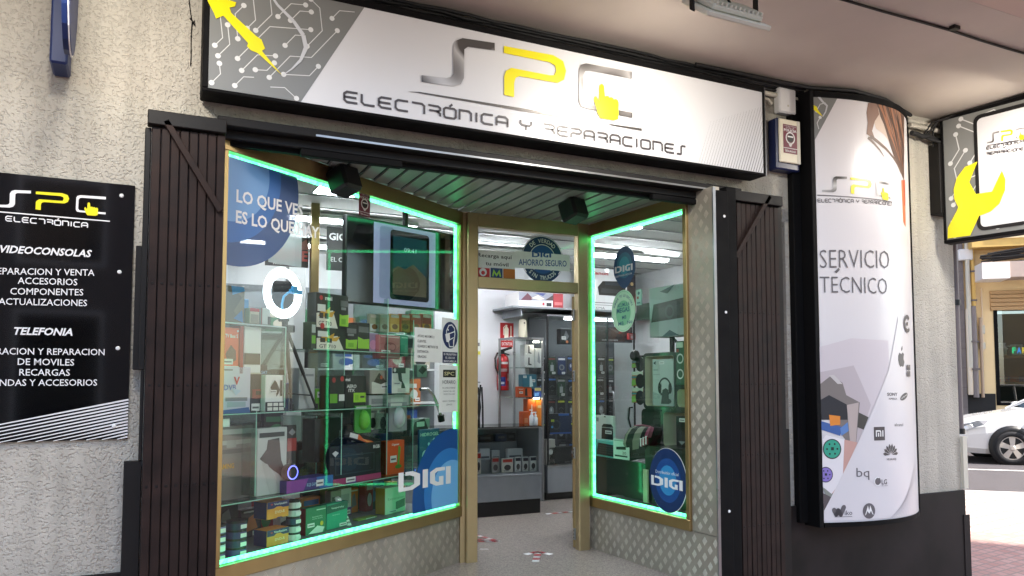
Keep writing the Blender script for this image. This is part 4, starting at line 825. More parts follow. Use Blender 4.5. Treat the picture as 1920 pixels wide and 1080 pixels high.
lb(.15, 405, 469, 687, 767, .14, 'd2cfe0', [('p', [(0, .0), (1, .0), (.95, .12), (0, .06)], '2f5f9e'), ('r', .2, .92, .45, .94, '33333a'), ('r', .25, .26, .9, .34, '8d8a92'), ('r', .3, .13, .85, .24, 'a9b6c0'), ('t', 'V', .48, .62, .66, .17, 'c8303a', .03), ('t', 'DVB', .2, .5, .55, .12, '5a78c0', .02), ('p', [(.4, .55), (.7, .48), (.55, .38)], 'b8cce6')], 'lilac white box with a picture of a car tailgate on the glass shelf', zb=zA)
lb(.17, 469, 500, 683, 767, .12, '2e3133', [('t', 'ENGELSAT', -.0, .80, .98, .07, '8fb8d8', .01), ('r', .1, .28, .8, .48, '7a2026'), ('r', .3, .36, .7, .44, '111214'), ('tag', .05, .02, .5, .16)], 'charcoal satellite receiver box with pale blue lettering', zb=zA)
lb(.13, 497, 535, 703, 766, .06, 'f0f0ec', [('r', .0, .0, 1, .265, '141414')] + [('r', .10 + .28 * i, .03 + .12 * j, .34 + .28 * i, .12 + .12 * j, 'e8e6dc') for i in range(3) for j in range(2)] + [('p', [(.22, .66), (.42, .86), (.52, .8), (.68, .6), (.62, .5), (.52, .4), (.5, .55), (.28, .56)], '161616'), ('r', .70, .42, .80, .86, '1c1c1e'), ('tag', .18, .5, .34, .09)], 'white box with a black dongle and arrow beside the tripod foot', zb=zA)
# blister bag and small boxes standing on the acrylic case
lb(.28, 405, 458, 532, 601, .06, '746a58', [('p', [(0, .0), (1, .0), (.6, .3), (.9, .7), (.5, 1), (0, 1)], '5d564a'), ('p', [(.55, .75), (1, .9), (.95, 1), (.5, 1)], '3c86c2'), ('p', [(.6, .1), (.95, .0), (.9, .35)], '3474b4')], 'brown and blue bagged product at the far left above the acrylic case', vb1=601, cat='package')
lb(.3, 457, 466, 560, 605, .05, '3c86c2', [], 'narrow blue package beside the brown bagged product', cat='package')
lb(.25, 468, 486, 577, 606, .05, 'c9bfae', [('r', 0, .78, 1, 1, 'b01c2a'), ('r', .1, .05, .9, .6, '9a9086')], 'small beige box with a red lid band under the ring light')
lb(.25, 489, 507, 577, 608, .05, 'cfd4d6', [('r', .7, 0, 1, .5, '333338'), ('r', 0, 0, .1, 1, '8b1f2a')], 'small pale grey box next to the red banded one')
# graphics card boxes
def gpu(u0, u1, vt, vb, d, label, wide=True, zb=None):
    D = [('p', [(0, .0), (.66, 0), (.5, .52), (0, .40)], 'e9e5d6'), ('p', [(0, .2), (.2, .62), (.30, .50), (.42, .62), (.40, .45), (.56, .50), (.48, .32), (.0, .3)], 'd8a63a'), ('p', [(0, 0), (.63, 0), (.52, .2), (0, .34)], 'ebe7d8'), ('t', 'GT 710', .06, .06, .46, .13, '2c2a26', .01), ('r', .08, .26, .20, .42, '2a2a28'), ('r', .24, .26, .36, .42, '2a2a28'), ('r', .02, .46, .26, .66, 'paper'), ('p', [(.70, .08), (.98, .08), (1, .44), (.78, .40), (.70, .44)], '9bd23c'), ('r', .76, .14, .9, .3, '7ab52c'), ('t', 'msi', .24, .80, .46, .12, 'white', .03), ('d', .12, .85, .05, 'b82c30'), ('r', .72, .66, .96, .84, '6b6b6b'), ('r', .74, .56, .9, .64, '8a8a8a')]
    return lb(d, u0, u1, vt, vb, .09, '24221f', D, label, side='3a3d38', zb=zb)
zg = LW.back(.25).px(593, 601)[1]
gpu(593, 669, 602, 657, .25, 'lower black and green graphics card box with the gold burst on the glass shelf', zb=zC)
gpu(593, 653, 547, 601, .25, 'upper black and green graphics card box stacked on the lower one', zb=zC + .155)
lb(.25, 669.5, 693, 604, 657, .09, '24221f', [('p', [(.05, .1), (.95, .1), (.95, .45), (.5, .42), (.05, .5)], '9bd23c'), ('r', .1, .66, .9, .86, '6b6b6b')], 'narrow black and green graphics card box end beside the lower wide one', zb=zC)
lb(.24, 583, 592, 603, 655, .08, '3c4a36', [('r', .1, .6, .9, .9, 'b9c4be'), ('r', .1, .2, .9, .5, '78b83a')], 'thin dark green box end left of the graphics card boxes', zb=zC)
lb(.20, 647, 686, 704, 760, .10, '0d0d0e', [('t', 'msi', .0, .83, .22, .1, 'white', .03), ('t', 'AERO', .06, .62, .52, .1, 'white', .03), ('t', 'ITX', .14, .49, .44, .1, 'white', .03), ('r', .38, .16, .97, .46, 'a4dc3a'), ('r', .44, .22, .62, .4, '8ac830'), ('r', .7, .3, .9, .36, '333333')], 'black square graphics card box with the AERO ITX lettering', zb=zA)
lb(.20, 618, 646, 704, 760, .10, '1a1a1c', [('r', .0, .16, .5, .44, '6dac34'), ('r', .6, .22, .98, .42, 'paper'), ('d', .25, .86, .12, '9a3034'), ('d', .8, .9, .12, 'b82c30')], 'pair of black box ends with a green patch left of the AERO box', zb=zA)
lb(.30, 592, 618, 729, 758, .10, '5fae24', [('tag', .1, .55, .42, .3), ('p', [(0, 0), (1, 0), (1, .5), (0, .2)], '4d9420')], 'bright green box behind the tripod leg on the glass shelf', zb=zA)
lb(.30, 560, 590, 690, 760, .10, 'b9bcbc', [('r', .1, .8, .9, .86, '8a8d90')], 'plain pale grey box behind the tripod legs', zb=zA)
lb(.22, 735, 768, 689, 739, .06, 'eeeeea', [('r', 0, .78, .75, 1, '2a2a2c'), ('p', [(.3, .80), (.5, .84), (.55, .5), (.68, .35), (.74, .2), (.5, .2), (.52, .42), (.36, .5)], '1c1c1e'), ('r', .3, .05, .75, .2, 'd0d0cc'), ('tag', .06, .34, .4, .1), ('d', .12, .9, .07, 'white')], 'white box with a black phone car holder', side='2a62a4', zb=zA + .095)
lb(.26, 693, 727, 694, 741, .06, '9a948a', [('r', .1, 0, .95, .5, 'e2e0d8'), ('p', [(.2, .5), (.5, .9), (.9, .5), (.6, .4)], '4a3c36'), ('d', .62, .7, .07, 'c0603a'), ('tag', .6, .2, .38, .2)], 'grey and white boxed phone mount beside the black phone holder box', zb=zA + .095)
lb(.28, 692, 770, 742, 758, .10, 'c8cccb', [('r', .05, .2, .4, .7, '9a9ea0'), ('r', .5, .2, .8, .8, 'e0e0de')], 'flat pale boxes lying under the phone holder boxes', zb=zA)
# hanging blister row and coloured boxes on the upper right shelf
for k, (u0, m1, m2, nm) in enumerate(((693, 'b5b9a0', 'd9dfe0', 'pale green'), (712, 'd8c0a8', 'e8dcc8', 'cream'), (731, 'd8a440', 'e8c46a', 'amber'), (751, 'c86a2c', 'e89a3c', 'orange'), (771, 'b8421e', 'e0702c', 'red orange'), (791, 'a84a28', 'e8a02c', 'rust'))):
    lb(.36, u0, u0 + 18, 588, 622, .03, m1, [('r', .05, .05, .95, .45, m2), ('e', .5, .3, .3, .15, '8a5a30'), ('r', .1, .8, .9, .95, 'd8d2c4')], nm + ' blister card in the row hanging high behind the notices', cat='blister pack')
lb(.26, 711, 750, 627, 672, .07, 'b46a6c', [('r', .06, .06, .94, .1, 'e0c0c0'), ('r', .06, .9, .94, .94, 'e0c0c0'), ('e', .5, .5, .3, .2, '8a4248'), ('e', .42, .5, .12, .12, 'b46a6c'), ('e', .62, .5, .12, .12, 'b46a6c'), ('tag', .08, .22, .42, .14)], 'dusty pink boxed earphones on the upper glass shelf')
lb(.27, 751, 765, 628, 668, .07, '2f8a72', [('r', .1, .1, .9, .14, 'b8dcd0'), ('r', .1, .86, .9, .9, 'b8dcd0')], 'narrow teal box beside the pink earphones')
lb(.30, 690, 709, 624, 657, .07, 'a58cb0', [('e', .5, .4, .35, .25, 'd89ac0')], 'small mauve box between the graphics card box and the pink box', zb=zC)
lb(.34, 782, 801, 683, 707, .04, '8a9494', [('p', [(.1, .5), (.5, .9), (.95, .6), (.5, .2)], '2a3032')], 'grey box with a black memory module under the paper notice')
# middle shelf
lb(.24, 400, 471, 800, 941, .12, '8a7c78', [('r', 0, .88, 1, .95, 'cfc8c4'), ('r', 0, .74, 1, .80, 'b8b0ac'), ('r', 0, .62, 1, .68, '5d5350'), ('r', .3, .70, .55, .80, 'a8a09c'), ('r', 0, .0, 1, .30, '6d625e'), ('t', 'GAMING', .05, .42, .5, .07, 'e0a030', .02), ('t', 'RGB', .05, .32, .5, .06, '8a8480', .02)], 'large brown grey printed box at the far left of the middle glass shelf', zb=zB)
lb(.14, 405, 431, 786, 802, .01, 'eeeeea', [], 'small white price card above the brown grey box', cat='price card')
lb(.18, 481, 537, 804, 908, .06, 'c9ccc9', [('r', .06, .86, .9, .93, '3a3d3e'), ('p', [(.08, .55), (.3, .68), (.34, .82), (.72, .84), (.8, .5), (1, .25), (.9, .2), (.7, .3), (.55, .35), (.2, .5)], '26272a'), ('p', [(.14, .50), (.34, .46), (.72, .14), (.74, .02), (.42, .02)], 'b9bdb9')], 'white blister card with black hooded webcam and hanging leaflet', cat='blister pack', zb=zB)
lb(.2, 538, 555, 798, 868, .06, '17171a', [('r', .0, .5, 1, .75, 'a02c2a'), ('p', [(.1, .86), (.5, .94), (.9, .86), (.5, .80)], '8a8a8a'), ('tag', .2, .1, .7, .14)], 'tall narrow black and red mouse box with emblem', zb=zB + .09)
lb(.12, 537, 624, 903, 926, .14, '3b2f7a', [('p', [(0, 0), (.35, 0), (.45, 1), (0, 1)], '8a3a9a'), ('p', [(.7, 0), (1, 0), (1, 1), (.62, 1)], '2f6fb4'), ('t', 'RGB GAMING', .42, .3, .7, .3, '9fd0e8'), ('tag', .62, .2, .16, .55)], 'long flat purple and blue keyboard box at the shelf front', vb1=905, zb=zB)
lb(.13, 617, 714, 838, 902, .06, '141518', [('r', 0, 0, 1, .15, 'a83a6a'), ('r', .32, .0, .5, .13, '7a3aa0'), ('r', .1, .24, .86, .74, '2a3438'), ('r', .12, .27, .84, .71, '0f1214'), ('t', 'RGB', .83, .84, .96, .09, 'white', .03), ('p', [(.04, .82), (.1, .88), (.16, .82), (.1, .72)], 'd8d8d8'), ('r', .88, .2, .96, .65, '23262a'), ('tag', .3, .02, .18, .13)], 'wide black RGB keyboard box with a magenta lower band', vb1=895, zb=zB)
lb(.2, 651, 676, 797, 837, .10, '202224', [('tag', .3, .5, .5, .3), ('r', 0, .0, 1, .2, 'a04a22')], 'dark box behind the tilted black box', zb=zB + .155)
lb(.24, 590, 650, 786, 838, .12, '1f2124', [('tag', .38, .1, .3, .2), ('tag', .74, .5, .2, .2), ('e', .3, .5, .2, .3, '17181a')], 'dark grey box above the keyboard box', zb=zB + .155)
lb(.17, 723, 758, 828, 884, .08, 'e2571c', [('t', 'Gigaset', .3, .86, .7, .06, 'white', .02), ('p', [(.6, .22), (.7, .2), (.78, .8), (.66, .84)], '6aa63a'), ('e', .66, .22, .18, .06, '4f8a2c'), ('tag', .22, .36, .34, .2)], 'orange boxed cordless phone with a green handset picture', side='b8431a', zb=zB)
lb(.26, 786, 824, 806, 872, .02, '2a5f86', [('t', 'HIDROGEL', .05, .82, .95, .09, 'white', .01), ('d', .28, .3, .16, 'e8eef0'), ('d', .45, .6, .05, 'bcd6e4'), ('d', .7, .7, .06, 'bcd6e4')], 'blue HIDROGEL leaflet card partly behind the round sticker', cat='card', zb=zB)
# tilted flame box
s_ = LW.back(.15); A = s_.at(*s_.px(646, 820)); Bq = s_.at(*s_.px(713, 838)); ex = Bq - A; L_ = np.linalg.norm(ex); ex = ex / L_; ez = np.cross(ex, -s_.n); ez = ez if ez[2] > 0 else -ez; mb = MB('121214'); mb.obox(A - s_.n * .05, ex * L_, s_.n * .05, ez * .055, .003)
pt = lambda x, y, o=.001: A + ex * L_ * x + ez * .055 * y + s_.n * o
mb.m('d8652a').face([pt(.3, .2), pt(.6, .1), pt(.95, .3), pt(.7, .5), pt(.5, .45), pt(.35, .9)]); mb.m('f0b060').face([pt(.42, .5, .0015), pt(.6, .2, .0015), pt(.9, .34, .0015), pt(.6, .36, .0015)]); mb.m('white').face([pt(.12, .2, .002), pt(.34, .2, .002), pt(.34, .8, .002), pt(.12, .8, .002)])
mb.build('product_box', None, 'long black flame patterned box lying tilted on the keyboard box', 'box')
# glowing fan of a headset stand: dark puck with a rainbow ring
s_ = LW.back(.11); a, z = s_.px(549, 886); r = s_.px(549, 874)[1] - z; t = thing('cooling_fan', 'small round black fan with a blue and violet light ring on the purple box', 'fan', tuple(s_.at(a, z - r * 1.3, 0)))
mb = MB('black'); mb.lathe(s_.at(a, z, -.05), s_.n, [(r * 1.3, 0), (r * 1.35, .02), (r * 1.25, .05)], 24); mb.build('body', t)
mat('rgb_ring', '5a5af0', .4, emit=1.6, ecol='5a60ff'); mb = MB('rgb_ring'); ring(mb, s_, a, z, r * .95, r * 1.1, .001); mb.build('light_ring', t)
# mice in blister cards
def mouse(d, u, v, su, sv, mcard, mm, label):
    s_ = LW.back(d); a, z = s_.px(u, v); w_ = s_.px(u + su, v)[0] - a; h = s_.px(u, v - sv)[1] - z; t = thing('boxed_mouse', label, 'computer mouse', tuple(s_.at(a, z - h * 1.2, 0)))
    mb = MB(mcard); mb.obox(s_.at(a - w_ * 1.5, z - h * 1.3, -.012), s_.d * w_ * 3, s_.n * .01, (0, 0, h * 2.7)); mb.m('paper'); rect(mb, s_, a - w_ * 1.3, z + h * 1.05, a + w_ * .6, z + h * 1.3, .0005); mb.build('card', t)
    mb = MB(mm); vs = []; n1, n2 = 8, 16
    for i in range(n1 + 1):
        ph_ = math.pi / 2 * i / n1
        for k in range(n2): th = 2 * math.pi * k / n2; vs.append(s_.at(a + w_ * .8 * math.cos(ph_) * math.cos(th) * (1 - .15 * math.sin(th)), z + h * math.cos(ph_) * math.sin(th), .05 * math.sin(ph_)))
    mb.mesh(vs, [(i * n2 + k, i * n2 + (k + 1) % n2, (i + 1) * n2 + (k + 1) % n2, (i + 1) * n2 + k) for i in range(n1) for k in range(n2)], True); mb.build('mouse_shell', t)
mouse(.18, 681, 787, 10, 19, '3fa43c', '6fd03a', 'lime green computer mouse on a green card in the left display')
mouse(.17, 747, 782, 11, 20, '9aa0a2', 'd6dade', 'silver computer mouse on a grey card in the left display')
lb(.24, 692, 724, 764, 806, .03, 'c2ccbc', [('e', .2, .3, .18, .24, '17181a'), ('e', .8, .25, .18, .3, '17181a'), ('r', .1, .75, .45, .85, '6a7270'), ('r', .55, .75, .9, .85, '6a7270')], 'pale green twin pack with black earpieces between the two mice', cat='blister pack')
# bottom row on the display bed
zz = .462
lb(.17, 500, 541, 996, 1034, .12, 'e89a30', [('p', [(0, .62), (.3, .62), (.42, .74), (.6, .74), (.72, .62), (1, .62), (1, 1), (0, 1)], '18245c'), ('t', 'Verbatim', .3, .78, .9, .13, 'white', .01), ('p', [(.14, .86), (.26, .86), (.2, .76)], 'd0402a'), ('t', 'DVD-R', .35, .3, .8, .16, 'f4e0b0', .02)], 'lower blue and orange recordable disc box in the bottom row', side='1c3a6a', zb=zz)
lb(.17, 500, 541, 943, 996, .12, 'e89a30', [('p', [(0, .6), (.3, .6), (.42, .68), (.6, .68), (.72, .6), (1, .6), (1, 1), (0, 1)], '18245c'), ('t', 'Verbatim', .3, .78, .9, .13, 'white', .01), ('p', [(.14, .88), (.26, .88), (.2, .78)], 'd0402a'), ('t', 'DVD-R', .35, .3, .8, .16, 'f4e0b0', .02), ('p', [(.4, .0), (.7, 0), (.64, .07), (.46, .07)], '18245c')], 'upper blue and orange recordable disc box stacked in the bottom row', side='1c3a6a', zb=zz + .17)
lb(.22, 573, 611, 954, 1020, .05, '2c7a56', [('r', .5, .86, .95, .9, 'c8e0d0'), ('t', 'kaspersky', .3, .62, .8, .05, 'd8ece0'), ('t', 'Internet Security', .3, .55, .8, .04, 'd8ece0'), ('p', [(.1, .05), (.55, .3), (.9, .2), (.8, .02)], 'dce8e0'), ('tag', .06, .28, .34, .15), ('d', .75, .36, .08, 'e0c030')], 'dark green security software box with a yellow dot', side='9a2c30', zb=zz)
lb(.24, 612, 651, 946, 1012, .05, '1fa080', [('p', [(0, .62), (1, .7), (1, 1), (0, .92)], '1c5a4a'), ('t', 'kaspersky', .22, .78, .82, .07, 'd8ece0', .01), ('t', 'Antivirus', .25, .52, .6, .04, 'd8ece0'), ('tag', .6, .04, .35, .13)], 'teal green security software box next to the darker one', side='17453a', zb=zz)
lb(.28, 672, 706, 974, 1000, .06, '8fa04a', [('r', .0, .75, 1, 1, '5a6a2c'), ('tag', .4, .2, .5, .4)], 'small flat olive green box in the bottom row', zb=zz)
lb(.28, 722, 760, 916, 984, .10, 'dfe4d2', [('t', 'Expansion', .12, .52, .92, .1, '9aa68a'), ('p', [(.5, .12), (.95, .2), (.95, .5), (.5, .42)], '6a7a6c'), ('r', .7, .9, .95, .98, 'c04a3a'), ('tag', .15, .04, .4, .1)], 'white hard drive box with an amber side in the bottom row', side='b88a2c', zb=zz)
lb(.42, 620, 640, 922, 950, .06, '8a847c', [('r', .1, .1, .9, .6, '4a4642')], 'grey box propped behind the green software boxes')
# cordless phone pack leaning
s_ = LW.back(.2); t = thing('cordless_phone', 'white cordless phone leaning in a clear pack beside the green boxes', 'phone', tuple(s_.at(*s_.px(664, 996))))
A = s_.at(*s_.px(671, 994), -.03); Bq = s_.at(*s_.px(652, 932), -.06); d_ = Bq - A; mb = MB('white'); mb.obox(A - s_.d * .055, d_, s_.d * .055, -s_.n * .03, .012); mb.build('handset', t)
mb = MB('black'); mb.obox(A - s_.d * .045 + d_ * .68 + s_.n * .001, d_ * .2, s_.d * .034, s_.n * .001); mb.m('print_grey')
for i in range(3):
    for j in range(4): mb.obox(A - s_.d * (.047 - i * .014) + d_ * (.22 + j * .1) + s_.n * .001, d_ * .05, s_.d * .009, s_.n * .001)
mb.build('keypad', t)
def spindle(d, u, v, n, mcol, label, r=.062, base=zz):
    s_ = LW.back(d); a, _ = s_.px(u, v); p = s_.at(a, base, -r); t = thing('disc_spindle', label, 'disc spindle', tuple(p))
    for k in range(n):
        mb = MB(mcol[k % len(mcol)]); mb.lathe(p + [0, 0, k * .052], (0, 0, 1), [(r, 0), (r, .034), (r * .98, .038)], 28); mb.m('black').lathe(p + [0, 0, k * .052 + .038], (0, 0, 1), [(r * .98, 0), (r * .98, .013)], 28)
        tg = Surf(p[:2] + s_.n[:2] * (r + .002), s_.d[:2]); mb.m('white'); rect(mb, tg, -.02, base + k * .052 + .006, .025, base + k * .052 + .03, 0); mb.build('disc_pack', t)
spindle(.17, 558, 1020, 5, ('white', 'cfd4d8', '3a4a6a', 'd8dcdc'), 'stack of five white recordable disc packs in the bottom row', .045)
spindle(.12, 455, 1040, 4, ('4a4a8a', '2c3a5c', '3a3a6a', '27324c'), 'stack of four blue violet disc packs at the left of the bottom row', .06)
spindle(.12, 415, 1050, 4, ('6a4a8a', 'cfd0e0', '4a4a8a', '8a84b0'), 'stack of four purple and pale disc packs at the far left corner', .06)
# ------------------------------------------------------------------ ring light on its tripod
s_ = LW.back(.30); a, z = s_.px(530.5, 549.5); r1 = s_.px(530.5, 502)[1] - z; r0 = s_.px(530.5, 519)[1] - z; zt = zA; c_ = s_.at(a, z)
t = thing('ring_light', 'glowing white ring light on a black tripod in the left window', 'ring light', (c_[0], c_[1], zt))
mb = MB('ring'); rm, rt = (r0 + r1) / 2, (r1 - r0) / 2; vs = []; n1, n2 = 48, 10
for i in range(n1):
    th = 2 * math.pi * i / n1
    for k in range(n2): ph_ = 2 * math.pi * k / n2; q = rm + rt * math.cos(ph_); vs.append(s_.at(a + q * math.cos(th), z + q * math.sin(th), .014 * math.sin(ph_)))
mb.mesh(vs, [(i * n2 + k, ((i + 1) % n1) * n2 + k, ((i + 1) % n1) * n2 + (k + 1) % n2, i * n2 + (k + 1) % n2) for i in range(n1) for k in range(n2)], True); mb.build('lamp_ring', t)
S3 = lambda u, v, o=0: s_.at(*s_.px(u, v), o)
mb = MB('skyblue'); mb.tube([S3(529, 586), S3(529, 570), S3(532, 556), S3(540, 549), S3(548, 546)], .008); mb.obox(S3(541, 550), s_.d * .11, s_.n * .02, (0, 0, .03), .004); mb.obox(S3(545, 550), s_.d * .04, s_.n * .03, (0, 0, .05), .004); mb.build('phone_clamp', t)
mb = MB('black'); mb.tube([S3(534, 597), S3(535, 626)], .02); mb.obox(S3(529, 623), s_.d * .07, s_.n * .05, (0, 0, .05), .006); mb.tube([S3(524, 600), S3(540, 600)], .012); mb.build('head', t)
for p_, q_, o in (((537, 622), (547, 764), 0), ((539, 622), (583, 763), .05), ((533, 622), (497, 700), -.06)):
    A, E = S3(*p_), S3(*q_, o); E2 = E.copy(); k = (A[2] - zt) / max(.01, A[2] - E[2]) if p_[0] == 533 else 1; E2 = A + (E - A) * k; E2[2] = zt + .006; mb = MB('black'); mb.tube([A, A + (E2 - A) * .55], .013, 6); mb.tube([A + (E2 - A) * .5, E2], .009, 6); mb.tube([E2 - (0, 0, .004), E2 + (0, 0, .03)], .014, 6); mb.build('leg', t)
mb = MB('black'); mb.tube([S3(541, 738), S3(574, 741, .04)], .005, 6); mb.build('brace', t)
# ------------------------------------------------------------------ hanging television
pR = LW.at(*LW.px(859, 440), -.14); ang = math.radians(21.7); TV = Surf(pR[:2], (math.cos(ang), math.sin(ang))); TV = Surf(pR[:2], (math.cos(ang), math.sin(ang)))
a0, z1 = TV.px(649, 401); a1 = TV.px(859, 440)[0]; z0 = TV.px(857, 586)[1]; z1 = TV.px(859, 441)[1]
t = thing('television', 'flat television showing a tablet, hung on a ceiling pole behind the left window', 'television', tuple(TV.at((a0 + a1) / 2, z0, -.03)))
mb = MB('black'); mb.obox(TV.at(a0, z0, -.05), TV.d * (a1 - a0), TV.n * .05, (0, 0, z1 - z0), .006); mb.build('casing', t)
mat('scr_lilac', '686e8c', .25, emit=.12, ecol='aab2d8'); mat('scr_lilac_dark', '5a6282', .25, emit=.09, ecol='98a2c8'); mat('scr_teal', '0c2026', .2, emit=.03, ecol='3a8aa0'); mat('scr_sand', '3a342a', .2, emit=.025, ecol='b09a78'); mat('scr_black', '050507', .12, emit=.01); mat('scr_white', 'c0d0d8', .3, emit=.08, ecol='a8c8d0')
mb = MB('scr_black'); rect(mb, TV, a0 + .012, z0 + .014, a1 - .012, z1 - .012, .001); tp = lambda u, v: TV.px(u, v)
L0, L1 = tp(700, 500), tp(816, 500); mb.m('scr_lilac'); rect(mb, TV, L0[0], z0 + .02, L1[0], z1 - .02, .002); K0_, K1_ = tp(711, 500), tp(731, 500); mb.m('scr_lilac_dark'); rrect(mb, TV, K0_[0], z0 + .06, K1_[0] + .04, z1 - .04, .03, .003)
K0_, K1_ = tp(731, 500), tp(804, 500); mb.m('scr_black'); rrect(mb, TV, K0_[0], z0 + .06, K1_[0], z1 - .055, .03, .0036)
I0, I1 = tp(736, 500), tp(799, 500); Hh = z1 - z0; ia, ib = I0[0], I1[0]; mb.m('scr_teal'); rect(mb, TV, ia, z0 + .10, ib, z1 - .10, .0042)
mb.m('scr_sand'); poly(mb, TV, [(ia, z0 + .10), (ib, z0 + .10), (ib, z0 + .26), (ia + (ib - ia) * .85, z0 + .30), (ia + (ib - ia) * .6, z0 + .36), (ia + (ib - ia) * .35, z0 + .31), (ia + (ib - ia) * .15, z0 + .33), (ia, z0 + .30)], .0048); mb.m('scr_white'); text(mb, TV, '09:41', ia + (ib - ia) * .32, z1 - .22, ia + (ib - ia) * .68, .035, .005)
mb.build('screen', t)
mb = MB('black'); c_ = TV.at((a0 + a1) * .42, z1 - .2, -.09); mb.tube([c_, (c_[0], c_[1], 3.015)], .025); mb.obox(TV.at((a0 + a1) * .42 - .1, z1 - .4, -.10), TV.d * .2, TV.n * .05, (0, 0, .3)); mb.build('ceiling_pole', t)
# posters hanging further back
PB = Surf((0, 2.9), (1, 0))
def hang(sf, u0, u1, vt, vb, m, D, label, cat='poster', name='poster', t=.012):
    o = facebox(sf, 0, u0, u1, vt, vb, t, m, D, name=name, label=label, cat=cat, bev=.001); return o
hang(PB, 612, 690, 424, 506, '101312', [('t', 'GIGA', .05, .70, .62, .16, 'white', .03), ('t', 'EL CO', .1, .2, .5, .11, 'c8ccca')], 'black hanging poster lettered GIGA behind the television')
PB2 = Surf((0, 2.2), (1, 0)); hang(PB2, 497, 578, 440, 497, '1e1a1c', [('p', [(.1, .5), (.5, 1), (.75, .7), (.6, .55)], 'b8bcc8'), ('p', [(.55, .55), (.95, .95), (1, .6)], '8a4a44'), ('p', [(.3, .6), (.45, .9), (.5, .6)], '5a6478'), ('t', 'GAME', .22, .22, .98, .34, 'c03a3c', .04), ('t', 'Motherboards', .18, .05, .8, .1, 'd0d0d0', .01)], 'dark hanging banner with red GAME lettering behind the round sticker')
# gold uprights that carry the ceiling inside
mb = MB('gold'); q = onY(588, 600, 2.0); mb.box(q[0] - .03, 2.0, .004, q[0] + .04, 2.06, 3.02, .004); mb.build('post', None, 'gold aluminium post standing inside the shop behind the tripod', 'post')
mb = MB('wall_in'); q = onY(556, 600, 2.9); mb.box(q[0] - .08, 2.9, .004, q[0] + .08, 3.06, 3.02, .004); mb.build('column', None, 'white square column inside the shop behind the tripod', 'column')

rn = random.Random(31); pal2 = [('17181a', 'black'), ('2a2c30', 'charcoal'), ('d4d6d4', 'white'), ('2a5a9c', 'blue'), ('a02c34', 'red'), ('6a6e72', 'grey'), ('c8702c', 'orange'), ('3c8a4a', 'green'), ('b8b09c', 'beige'), ('6a3a8a', 'violet'), ('3c9aa8', 'teal'), ('c8b040', 'yellow')]; used = set()
for nm, zsh, a_lo, a_hi, dd, hmax in (('upper glass shelf', zA, .05, 2.2, .42, .22), ('middle glass shelf', zB, .05, 2.25, .46, .30), ('display bed', .462, .1, 2.25, .50, .30), ('high glass shelf', zC, 1.35, 2.2, .5, .16)):
    a = a_lo; prev = 'left stile'
    while a < a_hi:
        w_, h_ = rn.uniform(.08, .2), rn.uniform(.45, 1) * hmax; cm, cn = pal2[rn.randrange(12)]; c2_, n2_ = pal2[rn.randrange(12)]; s_ = LW.back(dd + rn.uniform(0, .08)); L = f'{cn} box with {n2_} print, back row of {nm}, beside {prev}'; L = L if L not in used else L.replace('box with', 'carton with'); used.add(L); prev = cn + ' one'
        mb = MB(cm); mb.obox(s_.at(a, zsh + .001, -.07), s_.d * w_, s_.n * .07, (0, 0, h_), .003); deco(mb, s_, a, zsh, a + w_, zsh + h_, rn.choice(([('r', .1, .7, .9, .9, c2_), ('e', .5, .38, .3, .22, c2_)], [('r', 0, 0, 1, .3, c2_), ('r', .15, .45, .85, .8, 'b0b4b4')], [('p', [(0, 0), (1, 0), (1, .5), (0, .25)], c2_), ('d', .3, .75, .12, c2_), ('r', .5, .7, .9, .8, 'd0d0cc')], [('p', [(.2, .2), (.8, .3), (.6, .8), (.35, .7)], c2_), ('r', .1, .88, .9, .94, 'c8c8c4')])) + ([('tag', .55, .05, .38, .16)] if rn.random() < .6 else []), .001)
        mb.build('product_box', None, L, 'box', 'back row of goods in the left window'); a += w_ + rn.uniform(.005, .05)

hang(Surf((0, 2.5), (1, 0)), 511, 550, 526, 577, '34383c', [('r', .06, .08, .94, .94, '24272b')], 'dark grey panel hanging far behind the ring light', cat='panel', name='display_board', t=.03)

mb = MB('3c4345'); mb.obox(LW.at(1.28, .462, -.66), LW.d * 1.06, LW.n * .015, (0, 0, 1.0)); mb.build('display_back', F)
s_ = LW.back(.3); P4 = lambda u, v, o=0: s_.at(*s_.px(u, v), o)
mb = MB('chrome'); mb.tube([P4(788, 730), P4(802, 729), P4(812, 740), P4(820, 758), P4(826, 778)], .014, 8); mb.m('black').tube([P4(826, 778), P4(828, 790)], .03, 8); mb.build('handset_holder', None, 'curved chrome arm of a silver handset holder beside the opening hours notice', 'lamp')  # silver handset holder drawn as a curved arm; it is no lamp
lb(.30, 770, 806, 786, 803, .08, '9aa0a2', [('p', [(0, 0), (1, 0), (.7, 1), (.2, .8)], '3a3e40'), ('r', .3, .5, .7, .8, 'd0d4d4')], 'crumpled clear blister pack lying under the handset holder', cat='blister pack', name='blister_pack', zb=zB + .27)
